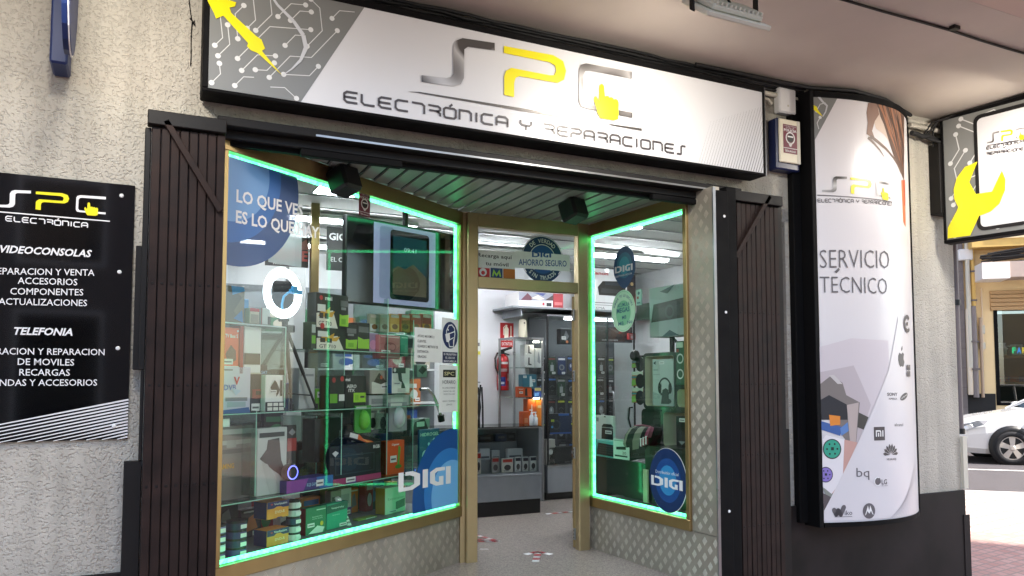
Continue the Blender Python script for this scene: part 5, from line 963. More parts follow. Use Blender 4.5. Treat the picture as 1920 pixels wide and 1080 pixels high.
# ================================================================== seen through the door
EX = Surf((0, 4.612), (1, 0))
hang(EX, 938, 963, 605, 651, 'red', [('r', .05, .28, .95, .30, 'white'), ('t', 'EXTINTOR', .12, .08, .88, .13, 'white', .01), ('p', [(.3, .34), (.6, .34), (.62, .75), (.5, .86), (.4, .86), (.28, .75)], 'f0e6d2'), ('r', .38, .86, .52, .92, 'f0e6d2'), ('l', [(.36, .88), (.24, .8), (.24, .5)], .05, 'f0e6d2'), ('r', .76, .44, .82, .88, 'f0e6d2'), ('p', [(.68, .46), (.9, .46), (.79, .36)], 'f0e6d2')], 'red EXTINTOR sign on the white wall above the fire extinguisher', cat='sign', name='extinguisher_sign', t=.004)
eb = onY(943, 732, 4.52); et = onY(943, 662, 4.52); h = et[2] - eb[2]; r = .078; cx, cyy = eb[0], 4.52
t = thing('fire_extinguisher', 'red fire extinguisher with black hose hung on the white shop wall', 'fire extinguisher', (cx, cyy, eb[2]))
mb = MB('red'); mb.lathe((cx, cyy, eb[2]), (0, 0, 1), [(r * .96, 0), (r, .015), (r, h * .80), (r * .9, h * .87), (r * .55, h * .94), (r * .35, h * .97)], 28); sb = Surf((cx, cyy - r - .001), (1, 0)); z0 = eb[2]
mb.m('d8d8d4')
def wrap(mb, a0, a1, za, zb, m):
    mb.m(m)
    for k in range(6):
        p0, p1 = math.radians(a0 + (a1 - a0) * k / 6), math.radians(a0 + (a1 - a0) * (k + 1) / 6); f = lambda p_, z: (cx + (r + .001) * math.sin(p_), cyy - (r + .001) * math.cos(p_), z)
        mb.face([f(p0, za), f(p1, za), f(p1, zb), f(p0, zb)])
wrap(mb, -70, 30, z0 + h * .70, z0 + h * .76, 'd8d8d4'); wrap(mb, -70, 20, z0 + h * .5, z0 + h * .58, 'c9a8a8'); wrap(mb, -70, 0, z0 + h * .12, z0 + h * .36, '1a2f7a'); wrap(mb, -60, -10, z0 + h * .17, z0 + h * .23, 'd0d4e0'); wrap(mb, 20, 60, z0 + h * .25, z0 + h * .45, 'd8a8a8'); mb.build('cylinder', t)
mb = MB('black'); mb.lathe((cx, cyy, z0 + h * .96), (0, 0, 1), [(.022, 0), (.022, .05), (.014, .06)], 12); mb.obox((cx - .03, cyy - .012, z0 + h * 1.02), (.16, 0, .05), (0, .024, 0), (-.01, 0, .03)); mb.obox((cx - .02, cyy - .01, z0 + h * 1.0), (.11, 0, -.03), (0, .02, 0), (0, 0, .015)); mb.build('valve', t)
mb = MB('black'); mb.tube([(cx - .02, cyy, z0 + h * 1.0), (cx - .09, cyy - .02, z0 + h * .99), (cx - .125, cyy - .03, z0 + h * .85), (cx - .12, cyy - .04, z0 + h * .6), (cx - .085, cyy - .05, z0 + h * .42)], .013); mb.build('hose', t)
# counter
CX0, CX1, CY = 2.35, onY(1015, 900, 3.27)[0], 3.27
t = thing('glass_counter', 'grey shop counter with glass display front and black kickboard', 'counter', ((CX0 + CX1) / 2, 3.5, 0))
mb = MB('black'); mb.box(CX0, CY + .01, .01, CX1 - .01, 3.85, .17); mb.build('kickboard', t)
mb = MB('grey_panel'); mb.box(CX0, CY, .17, CX1, 3.86, .45, .004); mb.box(CX0, CY + .012, .45, CX1, 3.86, .475, .003); mb.box(CX1 - .03, CY + .004, .475, CX1, 3.86, .985); mb.box(CX0, 3.84, .475, CX1 - .03, 3.86, .985); mb.box(CX0, CY - .006, .44, CX1 + .004, CY + .02, .46, .003)
mb.m('alu').box(CX0, CY - .002, .97, CX1, CY + .012, .985); mb.build('carcass', t)
mb = MB('case_glass'); mb.face([(CX0, CY + .006, .475), (CX1, CY + .006, .475), (CX1, CY + .006, .97), (CX0, CY + .006, .97)]); mb.m('far_glass').box(CX0, CY - .004, .985, CX1, 3.86, .992); mb.build('glass_front', t)
mb = MB('grey_panel'); mb.box(CX0, CY + .14, .475, CX1 - .03, 3.84, .62, .003); mb.box(CX0, CY + .30, .62, CX1 - .16, 3.84, .80, .003); mb.build('step', t)
rn = random.Random(3)
cs = Surf((0, CY + .05), (1, 0)); its = [(893, 902, 848, 882, 'cfc8c0', 'red and white packet leaning at the left of the counter case', 'b0302a'), (922, 936, 858, 880, '8a8a88', 'grey packet with red edge on the lower counter shelf', '9a2a26'), (941, 962, 860, 880, 'd8d4cc', 'red and white striped packets on the lower counter shelf', 'c03a2e'), (966, 977, 857, 879, 'e0e0e0', 'first of three white and dark earphone packs in the counter case', '3a3440'), (980, 991, 857, 879, 'dadada', 'second of three white and dark earphone packs in the counter case', '3a3440'), (994, 1006, 856, 878, 'e4e4e2', 'third of three white and dark earphone packs, nearest the counter end', '2c3040')]
for u0, u1, v0, v1, m, L, m2 in its: facebox(cs, 0, u0, u1, v0, v1, .025, m, [('e', .5, .35, .3, .2, '3a3538'), ('r', .08, .72, .92, .94, m2), ('r', .15, .08, .6, .16, '9a9a9a')], label=L, cat='packet', name='packet', zb=.478)
cs = Surf((0, CY + .17), (1, 0))
for u0, u1, v0, v1, m, L in ((900, 919, 842, 856, 'd4d8dc', 'white boxed cable on the middle counter step, left'), (922, 937, 845, 855, 'b8bcc0', 'small grey boxed cable on the middle counter step'), (952, 980, 842, 854, 'dde0e2', 'long white packet on the middle counter step'), (893, 899, 847, 856, '2f4a8a', 'blue edged packet on the middle counter step')): facebox(cs, 0, u0, u1, v0, v1, .06, m, [('r', .1, .1, .9, .3, '6a7078')], label=L, cat='packet', name='packet', zb=.622)
cs = Surf((0, CY + .34), (1, 0))
for u0, u1, v0, v1, m, L in ((894, 926, 816, 822, '1d2024', 'dark flat gadget on the top counter step, left'), (930, 950, 814, 821, '2a3a5a', 'dark blue flat gadget on the top counter step'), (950, 967, 812, 820, '3a3d42', 'dark grey flat gadget on the top counter step')): facebox(cs, 0, u0, u1, v0, v1, .1, m, [('r', .2, .4, .8, .7, '5a6068')], label=L, cat='gadget', name='gadget', zb=.802)
# bottles of hand gel on the counter
for k, (u, hh, L) in enumerate(((997, .15, 'clear hand gel bottle with white pump on the counter'), (1004, .12, 'shorter clear bottle of hand gel beside the pump bottle'))):
    p_ = onZ(u, 796, .992); p_ = onY(u, 797, CY + .1); b = (p_[0], CY + .1, .993); t = thing('gel_bottle', L, 'bottle', b); mb = MB('pack_clear'); mb.lathe(b, (0, 0, 1), [(.026, 0), (.028, .01), (.028, hh * .7), (.012, hh * .85), (.012, hh * .9)], 16); mb.build('bottle_body', t)
    mb = MB('white'); mb.lathe((b[0], b[1], b[2] + hh * .9), (0, 0, 1), [(.013, 0), (.013, .015), (.005, .017), (.005, .04)], 12); mb.box(b[0] - .03, b[1] - .006, b[2] + hh * .9 + .035, b[0] + .008, b[1] + .006, b[2] + hh * .9 + .047); mb.build('pump', t)
# glass tower beside the extinguisher
TX0, TX1, TY0, TY1, TZ = onY(963, 700, 4.0)[0], onY(1020, 700, 4.0)[0], 4.0, 4.45, 2.05
t = thing('glass_tower', 'aluminium framed glass tower cabinet full of phone boxes beside the extinguisher', 'display cabinet', ((TX0 + TX1) / 2, 4.2, 0))
mb = MB('alu')
for x in (TX0, TX1 - .025):
    for y in (TY0, TY1 - .025): mb.box(x, y, .01, x + .025, y + .025, TZ)
for z in (TZ - .025, .90): mb.box(TX0 + .025, TY0 + .001, z, TX1 - .025, TY0 + .024, z + .025); mb.box(TX0 + .001, TY0 + .025, z, TX0 + .024, TY1 - .025, z + .025)
mb.build('frame', t); mb = MB('grey_panel'); mb.box(TX0 + .01, TY0 + .01, .02, TX1 - .01, TY1 - .01, .90); mb.build('base', t)
mb = MB('case_glass'); mb.face([(TX0 + .025, TY0 + .01, .925), (TX1 - .025, TY0 + .01, .925), (TX1 - .025, TY0 + .01, TZ - .03), (TX0 + .025, TY0 + .01, TZ - .03)]); mb.build('glass_door', t)
TS = Surf((0, TY0 + .08), (1, 0)); sh = [onY(990, v, TY0 + .02)[2] for v in (689, 745)]
for z in sh + [TZ - .02]: mb = MB('shelf_glass'); mb.box(TX0 + .026, TY0 + .03, z - .006, TX1 - .026, TY1 - .03, z); mb.build('shelf', t)
mat('tower_led', 'ffffff', .4, emit=16, ecol='fff0dc'); mb = MB('tower_led'); mb.box(TX0 + .3, TY0 + .03, TZ - .06, TX1 - .05, TY0 + .05, TZ - .045); mb.box(TX0 + .30, TY0 + .03, sh[1] - .02, TX1 - .05, TY0 + .05, sh[1] - .008); mb.build('light_bar', t)
tb = lambda u0, u1, v0, v1, m, D, L, zb, d=0, **k: facebox(TS, d, u0, u1, v0, v1, .12, m, D, label=L, zb=zb, **k)
for (u0, u1, v0, v1, zb, d, L) in ((983, 1001, 646, 667, sh[0] + .145, .02, 'white handset box at the top left of the glass tower stack'), (983, 1001, 668, 688, sh[0], .02, 'white handset box at the bottom left of the glass tower stack')): tb(u0, u1, v0, v1, 'd8d8d6', [('p', [(.4, .25), (.75, .2), (.75, .3), (.55, .35), (.55, .9), (.42, .9)], '2a2c30'), ('d', .2, .2, .07, 'f4f4f4')], L, zb, d)
tb(1003, 1018, 653, 688, 'd4d6d6', [('p', [(.3, .3), (.6, .2), (.7, .3), (.5, .8), (.4, .8)], '9aa0a4'), ('d', .2, .88, .1, 'white')], 'taller pale handset box on the upper tower shelf', sh[0])
tb(980, 1006, 702, 723, '2a6f86', [('p', [(.5, .1), (.75, .15), (.62, .9), (.5, .85)], 'dfe8ea'), ('tag', .04, .75, .24, .16), ('tag', .66, .45, .24, .2)], 'teal blue handset box on the middle tower shelf', sh[1] + .11)
tb(971, 997, 725, 745, 'd2501c', [('t', 'Gigaset', .06, .72, .4, .14, 'white'), ('p', [(.5, .15), (.7, .12), (.66, .85), (.52, .8)], '2a1c18'), ('tag', .1, .35, .26, .2)], 'orange handset box on the middle tower shelf', sh[1])
tb(1001, 1016, 725, 745, '24408a', [('r', .1, .6, .9, .9, 'c8b070'), ('r', .1, .1, .6, .4, '6a90d0')], 'blue handset box on the middle tower shelf', sh[1])
tb(989, 1004, 748, 790, 'e0641c', [('p', [(.45, .4), (.62, .4), (.6, .8), (.5, .8)], 'e8d8c8')], 'orange handset box lit on the lower tower shelf', .926)
tb(981, 992, 772, 794, 'd85a20', [('r', .2, .3, .8, .6, 'e89060')], 'small orange box at the left of the lower tower shelf', .926, -.03)
tb(1006, 1017, 750, 792, 'f08a24', [('r', .2, .7, .8, .8, 'f8d8a0')], 'amber box glowing under the lower tower lamp', .926)
# tall cabinet of hanging packs along the back wall
QX0, QX1, QY0, QY1, QZ = 4.66, 6.0, 4.02, 4.55, 2.33
t = thing('wall_cabinet', 'long glass fronted wall cabinet with dark pegboard and grey base', 'display cabinet', (5.3, 4.3, 0))
mb = MB('black'); mb.box(QX0, QY0 + .05, .01, QX1, QY1, .10); mb.build('kickboard', t); mb = MB('grey_panel'); mb.box(QX0, QY0, .10, QX1, QY1, .42, .003); mb.m('alu').box(QX0, QY0 - .004, .42, QX1, QY1, .445); mb.build('base', t)
mb = MB('dark_panel'); mb.box(QX0, QY1 - .02, .446, QX1, QY1, QZ); mb.build('pegboard', t)
mb = MB('alu'); mb.box(QX0, QY0, QZ, QX1, QY1, QZ + .02); mb.m('black')
for x in (QX0, QX0 + .45, QX0 + .9, QX1 - .02): mb.box(x, QY0, .446, x + .018, QY0 + .02, QZ)
mb.build('frame', t); mb = MB('case_glass'); mb.face([(QX0, QY0 + .01, .446), (QX1, QY0 + .01, .446), (QX1, QY0 + .01, QZ), (QX0, QY0 + .01, QZ)]); mb.build('glass_door', t)
mat('cab_light', 'ffffff', .4, emit=10, ecol='f4faff'); mb = MB('cab_light'); mb.box(QX0 + .3, QY0 + .06, QZ - .03, QX1 - .1, QY0 + .1, QZ - .012); mb.build('light_bar', t)
mb = MB('alu'); mb.tube([(5.62, QY0 - .02, .95), (5.62, QY0 - .05, .97), (5.62, QY0 - .05, 1.35), (5.62, QY0 - .02, 1.37)], .012); mb.build('handle', t)
# packs on the pegs
PG = Surf((0, QY1 - .06), (1, 0)); rn = random.Random(11); cols = [('1b1c1f', 'black'), ('2a2c31', 'charcoal'), ('1c2c56', 'navy'), ('16181a', 'dark'), ('3a2a22', 'brown'), ('23402c', 'dark green'), ('30343a', 'slate'), ('5a2420', 'dark red')]
kinds = [('headset', 'a headset'), ('mouse', 'a mouse'), ('cable', 'a coiled cable'), ('plug', 'a plug')]; rown = ['top', 'second', 'third', 'fourth', 'lowest']
for r_ in range(5):
    for c_ in range(8):
        x = QX0 + .10 + c_ * .155 + rn.uniform(-.012, .012); z = 1.83 - r_ * .29 + rn.uniform(-.01, .01); cm, cn = cols[(r_ * 3 + c_ * 5 + c_ // 3) % 8]; kd, kn = kinds[(r_ + c_ * 3 + c_ // 4) % 4]; w_, h_ = .12, .235
        mb = MB(cm); rect(mb, PG, x, z - h_, x + w_, z, 0); o = .001
        D = [('r', .08, .84, .92, .94, rn.choice(('3a6ab0', 'b8c83a', '9a9a9a', 'c8c8c8', '7a3a34')))]
        if kd == 'headset': D += [('o', .5, .4, .24, .32, '55585c'), ('e', .24, .34, .1, .1, '0c0c0d'), ('e', .76, .34, .1, .1, '0c0c0d')]
        if kd == 'mouse': D += [('e', .5, .4, .3, .24, rn.choice(('8a8f94', '5a2a2a', '2c3c6a'))), ('e', .46, .46, .1, .1, 'c0c4c8')]
        if kd == 'cable': D += [('o', .5, .42, .2, .34, '77797c'), ('o', .5, .42, .1, .16, '4c4e52')]
        if kd == 'plug': D += [('r', .3, .2, .7, .55, 'a8acae'), ('r', .42, .55, .58, .7, '6a6e70')]
        if rn.random() < .5: D += [('tag', .5, .04, .42, .12)]
        deco(mb, PG, x, z - h_, x + w_, z, D, .001); mb.m('alu').tube([(x + w_ / 2, QY1 - .02, z + .004), (x + w_ / 2, QY1 - .14, z + .01)], .004, 5)
        mb.build('blister_pack', None, f'{cn} pack of {kn}, {rown[r_]} peg row, {["first","second","third","fourth","fifth","sixth","seventh","last"][c_]} from the door side', 'blister pack', 'blister packs on the pegboard')
QS = Surf((0, QY0 + .10), (1, 0))
facebox(QS, 0, 1112, 1186, 611, 652, .05, '17181b', [('t', 'GAMING BUNDLE', .22, .1, .62, .09, 'c8c8c8', .01), ('p', [(.2, .5), (.5, .75), (.9, .65), (.8, .4), (.4, .35)], '3c3430'), ('p', [(.4, .9), (.7, .7), (.6, .6)], '5a5450'), ('p', [(.62, .55), (.7, .8), (.75, .6)], '8a2c2a')], label='wide dark GAMING BUNDLE box near the top of the wall cabinet', zb=2.02)
facebox(QS, 0, 1174, 1187, 625, 648, .045, 'b83434', [('d', .5, .4, .2, 'e8c8c8'), ('r', .2, .7, .8, .8, 'e8c0c0')], label='narrow red box in front of the gaming bundle box', zb=2.06).location.y -= .06
for u0, u1, v0, v1, m, D, L, zb in ((1051, 1071, 616, 646, '16181b', [('p', [(.2, .3), (.5, .9), (.8, .5), (.5, .2)], '6a6e72'), ('tag', .1, .3, .4, .2), ('d', .6, .15, .12, 'd87a4a')], 'black boxed headset hung high in the wall cabinet by the door', 1.98),
    (1031, 1071, 776, 817, '12151c', [('p', [(.45, .1), (1, .1), (1, .9), (.45, .9)], '1a2a4c'), ('o', .3, .45, .14, .2, '3a4048'), ('r', .05, .6, .2, .72, 'b8d040'), ('r', 0, 0, 1, .08, '2a58a8'), ('r', .4, .9, .9, 1, '2f6ac0'), ('d', .1, .35, .05, '4a9ad8')], 'large black and blue gaming headset box in the wall cabinet', .83),
    (1024, 1041, 824, 861, 'd0ccc4', [('d', .5, .5, .25, 'f0f0ec'), ('r', .1, .1, .9, .2, '8a8680')], 'white box at the left of the lowest cabinet shelf', .447),
    (1030, 1071, 839, 876, '101113', [('p', [(.15, .2), (.9, .15), (.95, .6), (.25, .75)], '232422'), ('t', 'Trust', .04, .82, .2, .1, 'c8c8c8'), ('t', 'GAMING', .7, .06, .96, .1, 'a8a8a8')], 'wide black boxed keyboard on the lowest cabinet shelf', .447)): facebox(QS, -.03, u0, u1, v0, v1, .1, m, D, label=L, zb=zb)
# plank shelf above with printer cartons, air freshener
mb = MB('grey_panel'); zs_ = 2.44; mb.box(4.16, 4.0, zs_ - .025, 6.3, 4.60, zs_, .003)
for x in (4.3, 5.2, 6.1): mb.box(x, 4.05, zs_ - .12, x + .02, 4.6, zs_ - .026)
mb.build('wall_shelf', label='grey plank shelf high on the back wall carrying printer cartons', cat='shelf')
US = Surf((0, 4.08), (1, 0))
facebox(US, 0, 973, 1037, 547, 575, .4, 'e6e4e2', [('p', [(0, .42), (1, .50), (1, 1), (0, 1)], '8a8f9c'), ('p', [(.05, .45), (.25, .95), (.4, .6), (.35, .45)], '5a2034'), ('p', [(.35, .6), (.55, .85), (.75, .6), (.6, .5)], 'd8c8bc'), ('p', [(.4, 1), (.8, 1), (.7, .8)], '2c3a78'), ('p', [(.75, .5), (1, .52), (1, .9)], '3c2a2a'), ('r', .80, .1, .95, .34, '17181a'), ('r', .68, .14, .74, .34, 'b02a3a'), ('r', .1, .1, .5, .16, 'b0b4b8')], label='white printer carton with a photo of people on the plank shelf', zb=zs_)
facebox(US, -.01, 1038, 1056, 550, 575, .3, '9a1f28', [('r', .1, .2, .9, .4, 'c86a6a')], label='dark red carton beside the printer carton on the plank shelf', zb=zs_)
facebox(US, 0, 1105, 1176, 497, 572, .4, 'e4e4e4', [('t', 'Canon', .04, .80, .5, .075, 'b0202a', .03), ('p', [(.25, .34), (.9, .34), (.98, .6), (.85, .68), (.35, .66), (.22, .52)], '1c1e21'), ('p', [(.3, .40), (.88, .40), (.9, .48), (.32, .5)], '35383c'), ('r', .04, .16, .9, .18, '8a8a8a'), ('r', .04, .11, .7, .125, '9a9a9a'), ('t', 'PIXMA', .06, .02, .4, .06, '6a6a6a'), ('r', 0, .94, 1, 1, '4a4a4c')], label='large white Canon printer carton on the plank shelf'.replace('Canon ', ''), zb=zs_)
facebox(US, -.02, 1178, 1192, 515, 572, .3, '2a2226', [('p', [(0, 0), (1, 0), (1, .5)], '6a3a34'), ('d', .5, .75, .2, 'c8a86a')], label='dark carton with a gold seal beside the white printer carton', zb=zs_)
p_ = onY(980, 631, 4.2); t = thing('air_freshener', 'beige air freshener dispenser on top of the glass tower', 'air freshener', (p_[0], 4.2, TZ)); mb = MB('b8b29e'); mb.lathe((p_[0], 4.2, TZ), (0, 0, 1), [(.055, 0), (.055, .14), (.05, .2), (.04, .235), (.02, .245)], 20); mb.build('dispenser', t); mb = MB('black'); mb.lathe((p_[0], 4.2 - .051, TZ + .19), (0, -1, 0), [(.012, 0), (.012, .003)], 12); mb.build('nozzle', t)
# cables hanging by the wall left of the extinguisher
rn = random.Random(2)
CB = Surf((0, 4.0), (1, 0))
for k, (u, v0, v1, L) in enumerate(((897, 640, 668, 'grey papers hung at the wall edge by the door frame'), (900, 725, 800, 'bunch of dark cables hanging beside the door frame'))):
    if k == 0: facebox(CB, 0, 888, 902, 636, 668, .02, 'd0d2cc', [('r', .1, .1, .9, .3, 'c8c03a'), ('r', .2, .6, .8, .8, '6a6a6a')], label=L, cat='papers', name='papers')
    else:
        mb = MB('black_soft')
        for j in range(7): a = onY(890 + j * 2.2, v0 + rn.uniform(-4, 8), 4.0); b = onY(890 + j * 2.2 + rn.uniform(-3, 3), v1 + rn.uniform(-6, 4), 4.0); mb.tube([a, (a + b) / 2 + [rn.uniform(-.03, .03), 0, 0], b], .011, 6)
        q = onY(896, 720, 4.0); mb.m('alu').tube([(q[0] - .3, 4.0, q[2] + .02), (q[0] + .03, 4.0, q[2] + .02)], .008); mb.build('hanging_cables', label=L, cat='cables')
# floor tape
def tape(name, label, segs, w_=.05):
    mb = MB('white')
    for p, q in segs:
        p, q = onZ(*p, .0105)[:2], onZ(*q, .0105)[:2]; L = np.linalg.norm(q - p); d = (q - p) / L; n = np.array([-d[1], d[0]]) * w_ / 2; k = 0; x = 0
        while x < L:
            y = min(L, x + .07); mb.m('tape_red' if k % 2 else 'white'); a, b = p + d * x, p + d * y; sk = d * .02
            mb.face([(*(a - n), .0125), (*(b - n + (sk if y < L else 0)), .0125), (*(b + n + (sk if y < L else 0)), .0125), (*(a + n), .0125)]); x = y + .0; k += 1
    mb.build(name, label=label, cat='floor tape')
tape('floor_tape', 'arrow of red and white tape on the terrazzo floor', [((1004, 1054), (1009, 1036)), ((985, 1040), (1008, 1035)), ((1034, 1040), (1008, 1035))], .06)
tape('floor_tape', 'red and white tape lines on the floor by the left door frame', [((880, 1000), (935, 1015)), ((880, 1010), (932, 1015)), ((880, 1015), (930, 1016))], .04)
tape('floor_tape', 'red and white tape line across the floor beside the wall cabinet', [((1024, 964), (1078, 959))], .05)
# shelving along the back wall behind the left window
t = thing('wall_shelving', 'white slatted shelving along the back wall behind the left display', 'shelving', (1.9, 4.5, 0)); mb = MB('7f8488'); mb.box(.2, 4.575, .01, 3.35, 4.61, 2.6)
for k in range(11): mb.m('grey_panel').box(.2, 4.571, .3 + k * .21, 3.35, 4.575, .315 + k * .21)
mb.build('slat_panel', t)
lev = [.45, .85, 1.25, 1.65, 2.05]
for z in lev: mb = MB('wall_in'); mb.box(.25, 4.22, z - .02, 3.3, 4.57, z, .002); mb.build('shelf', t)
rn = random.Random(21); pal = [('16181b', 'black'), ('24272b', 'charcoal'), ('d0d2d0', 'white'), ('2a4f94', 'blue'), ('8f2430', 'red'), ('5a5e62', 'grey'), ('b0602a', 'orange'), ('2f6a48', 'green'), ('b8b0a0', 'beige')]
nm5 = ['lowest', 'second', 'middle', 'fourth', 'top']; seen = set()
for li, z in enumerate(lev):
    x = .30; c_ = 0
    while x < 3.1:
        w_ = rn.uniform(.14, .34); h_ = rn.uniform(.14, .33); (cm, cn) = pal[rn.randrange(9)]; (c2_, n2_) = pal[rn.randrange(9)]
        sz = 'wide' if w_ > .26 else ('tall' if h_ > .24 else 'small'); L = f'{sz} {cn} box with {n2_} print, {nm5[li]} back shelf'
        if c_: L += f', beside a {prev} box'
        prev = cn; 
        if L in seen: L += ' again'
        seen.add(L)
        sf = Surf((0, 4.27), (1, 0)); mb = MB(cm); mb.box(x, 4.27, z + .001, x + w_, 4.5, z + h_, .003); deco(mb, sf, x, z, x + w_, z + h_, [('r', .08, .62, .7, .8, c2_), ('e', .5, .35, .28, .2, c2_), ('tag', .6, .06, .32, .14)], .001)
        mb.build('product_box', None, L, 'box', 'boxes on the back shelving'); x += w_ + rn.uniform(.01, .09); c_ += 1
# ================================================================== right display window goods
rb = lambda d, u0, u1, vt, vb, t, m, D, L, **k: facebox(RW, d, u0, u1, vt, vb, t, m, D, label=L, **k)
def cube(d, u0, u1, vt, vb, label, depth=.34, wall=.028, shut=False, inner='cream_in', zb=None, D=()):
    s_ = RW.back(d); um = (u0 + u1) / 2; z0, z1 = s_.px(um, vb)[1], s_.px(um, vt)[1]; a0, a1 = s_.px(u0, (vt + vb) / 2)[0], s_.px(u1, (vt + vb) / 2)[0]
    if zb is not None: z0 = zb
    def rr(x0, y0, x1, y1, r, n=5):
        P = []
        for cx_, cz_, t0 in ((x1 - r, y1 - r, 0), (x0 + r, y1 - r, 90), (x0 + r, y0 + r, 180), (x1 - r, y0 + r, 270)): P += [(cx_ + r * math.cos(math.radians(t0 + k * 90 / n)), cz_ + r * math.sin(math.radians(t0 + k * 90 / n))) for k in range(n + 1)]
        return P
    o = rr(a0, z0, a1, z1, .045); i = rr(a0 + wall, z0 + wall, a1 - wall, z1 - wall, .03); N = len(o); A = lambda p, dd: s_.at(p[0], p[1], dd)
    t = thing('cube_shelf', label, 'cube shelf', tuple(s_.at((a0 + a1) / 2, z0, -depth / 2))); mb = MB('cube_black')
    for k in range(N):
        j = (k + 1) % N; mb.face([A(o[k], 0), A(o[k], -depth), A(o[j], -depth), A(o[j], 0)], True)
        if not shut: mb.face([A(o[k], 0), A(o[j], 0), A(i[j], 0), A(i[k], 0)])
    mb.face([A(p, -depth) for p in o][::-1])
    if shut: mb.face([A(p, 0) for p in o])
    mb.build('shell', t)
    if not shut:
        mb = MB(inner)
        for k in range(N): j = (k + 1) % N; mb.face([A(i[k], 0), A(i[j], 0), A(i[j], -depth + .02), A(i[k], -depth + .02)], True)
        mb.face([A(p, -depth + .02) for p in i]); mb.build('lining', t)
    return s_, a0, a1, z0, z1
zbed = .462
cube(.42, 1206, 1268, 661, 768, 'open black cube shelf with cream lining holding the headphone box', .30)
cube(.40, 1266, 1300, 724, 770, 'open black cube shelf cut off by the window edge, beside the headphone cube', .30)
cube(.46, 1203, 1242, 767, 848, 'closed black cube shelf under the headphone cube', .28, shut=True)
cube(.40, 1240, 1300, 768, 845, 'open black cube shelf with cream lining below, holding a dark box', .28)
cube(.30, 1108, 1171, 857, 938, 'green lit closed black cube shelf at the far end of the window', .34, shut=True, zb=zbed)
cube(.28, 1166, 1213, 866, 955, 'closed black cube shelf in the bottom row between two others', .34, shut=True, zb=zbed)
cube(.26, 1210, 1296, 840, 965, 'black cube shelf at the bottom row behind the round distributor sticker', .34, shut=True, zb=zbed)
mb = MB('c9c9a8'); s_ = RW.back(.235); a0 = s_.px(1207, 900)[0]; a1 = s_.px(1215, 900)[0]; mb.obox(s_.at(a0, zbed, -.01), s_.d * (a1 - a0), s_.n * .02, (0, 0, s_.px(1210, 880)[1] - zbed), .003); mb.build('panel', None, 'narrow cream panel standing between the bottom cube shelves', 'panel')
rb(.41, 1224, 1263, 674, 760, .10, 'b9c2c0', [('p', [(0, .0), (1, .0), (1, .4), (.3, .25), (0, .3)], '9fa8a6'), ('o', .60, .40, .24, .30, '1f2324'), ('p', [(.36, .30), (.46, .5), (.42, .2)], '1f2324'), ('e', .36, .38, .08, .12, '17191a'), ('e', .86, .38, .08, .12, '17191a'), ('p', [(.42, .04), (.8, .04), (.78, .34), (.66, .38), (.5, .34)], '2c3233'), ('e', .8, .1, .12, .05, '2c3233'), ('tag', .36, .89, .24, .06), ('p', [(.08, .92), (.2, .96), (.18, .88)], '2a2c2c'), ('r', .08, .76, .3, .78, '8a9492'), ('r', .08, .66, .4, .68, 'a0aaa8')], 'white boxed wireless headphones with stand in the cube shelf')
rb(.39, 1268, 1290, 780, 838, .12, '141617', [('e', .5, .35, .3, .2, '2c3030'), ('p', [(.2, .2), (.8, .2), (.5, .08)], '9aa0a0'), ('tag', .3, .82, .5, .12)], 'dark boxed gadget in the lower open cube shelf')
# projector carton on a stand
rb(.34, 1218, 1290, 541, 633, .18, 'aeb6ba', [('p', [(.05, .30), (.12, .66), (.92, .72), (1, .62), (1, .34)], '1d2422'), ('p', [(.1, .36), (.9, .4), (.9, .6), (.16, .56)], '2c3634'), ('d', .55, .48, .11, '0c0f0e'), ('o', .55, .48, .08, .12, '4a5654'), ('d', .9, .48, .09, '121615'), ('p', [(.3, .9), (.7, 1), (.5, .84)], '2a4a50'), ('p', [(.35, .0), (.8, .0), (.55, .12)], '2a4a50')], 'large grey carton picturing a black projector in the right window', side='1d3f2c', vb1=625)
s_ = RW.back(.40); A = s_.at(*s_.px(1250, 632), -.06); t = thing('carton_stand', 'dark bracket stand under the projector carton', 'stand', (A[0], A[1], s_.px(1250, 662)[1])); mb = MB('black'); zt_, zb_ = s_.px(1250, 627)[1], s_.px(1250, 661)[1]; mb.tube([(A[0], A[1], zb_), (A[0], A[1], zt_)], .022); mb.obox(s_.at(s_.px(1225, 630)[0], zt_ - .02, -.15), s_.d * .35, s_.n * .16, (0, 0, .016)); mb.tube([(A[0], A[1], zt_ - .02), A + s_.d * .12 + np.array([0, 0, zt_ - A[2] - .12])], .012, 6); mb.build('post', t)
rb(.36, 1193, 1217, 571, 601, .02, '26262a', [('p', [(.1, .2), (.3, .9), (.5, .5), (.9, .7), (.7, .2)], '0e0e10'), ('r', 0, 0, 1, .1, '4a4a4c')], 'dark card with a black gadget beside the projector carton', cat='card')
rb(.33, 1193, 1203, 543, 573, .01, 'b8d8d8', [('d', .5, .75, .2, '3a6a78'), ('r', .2, .4, .5, .55, 'b04030'), ('r', .2, .1, .8, .2, '5a8a90')], 'narrow pale card with icons beside the projector carton', cat='card')
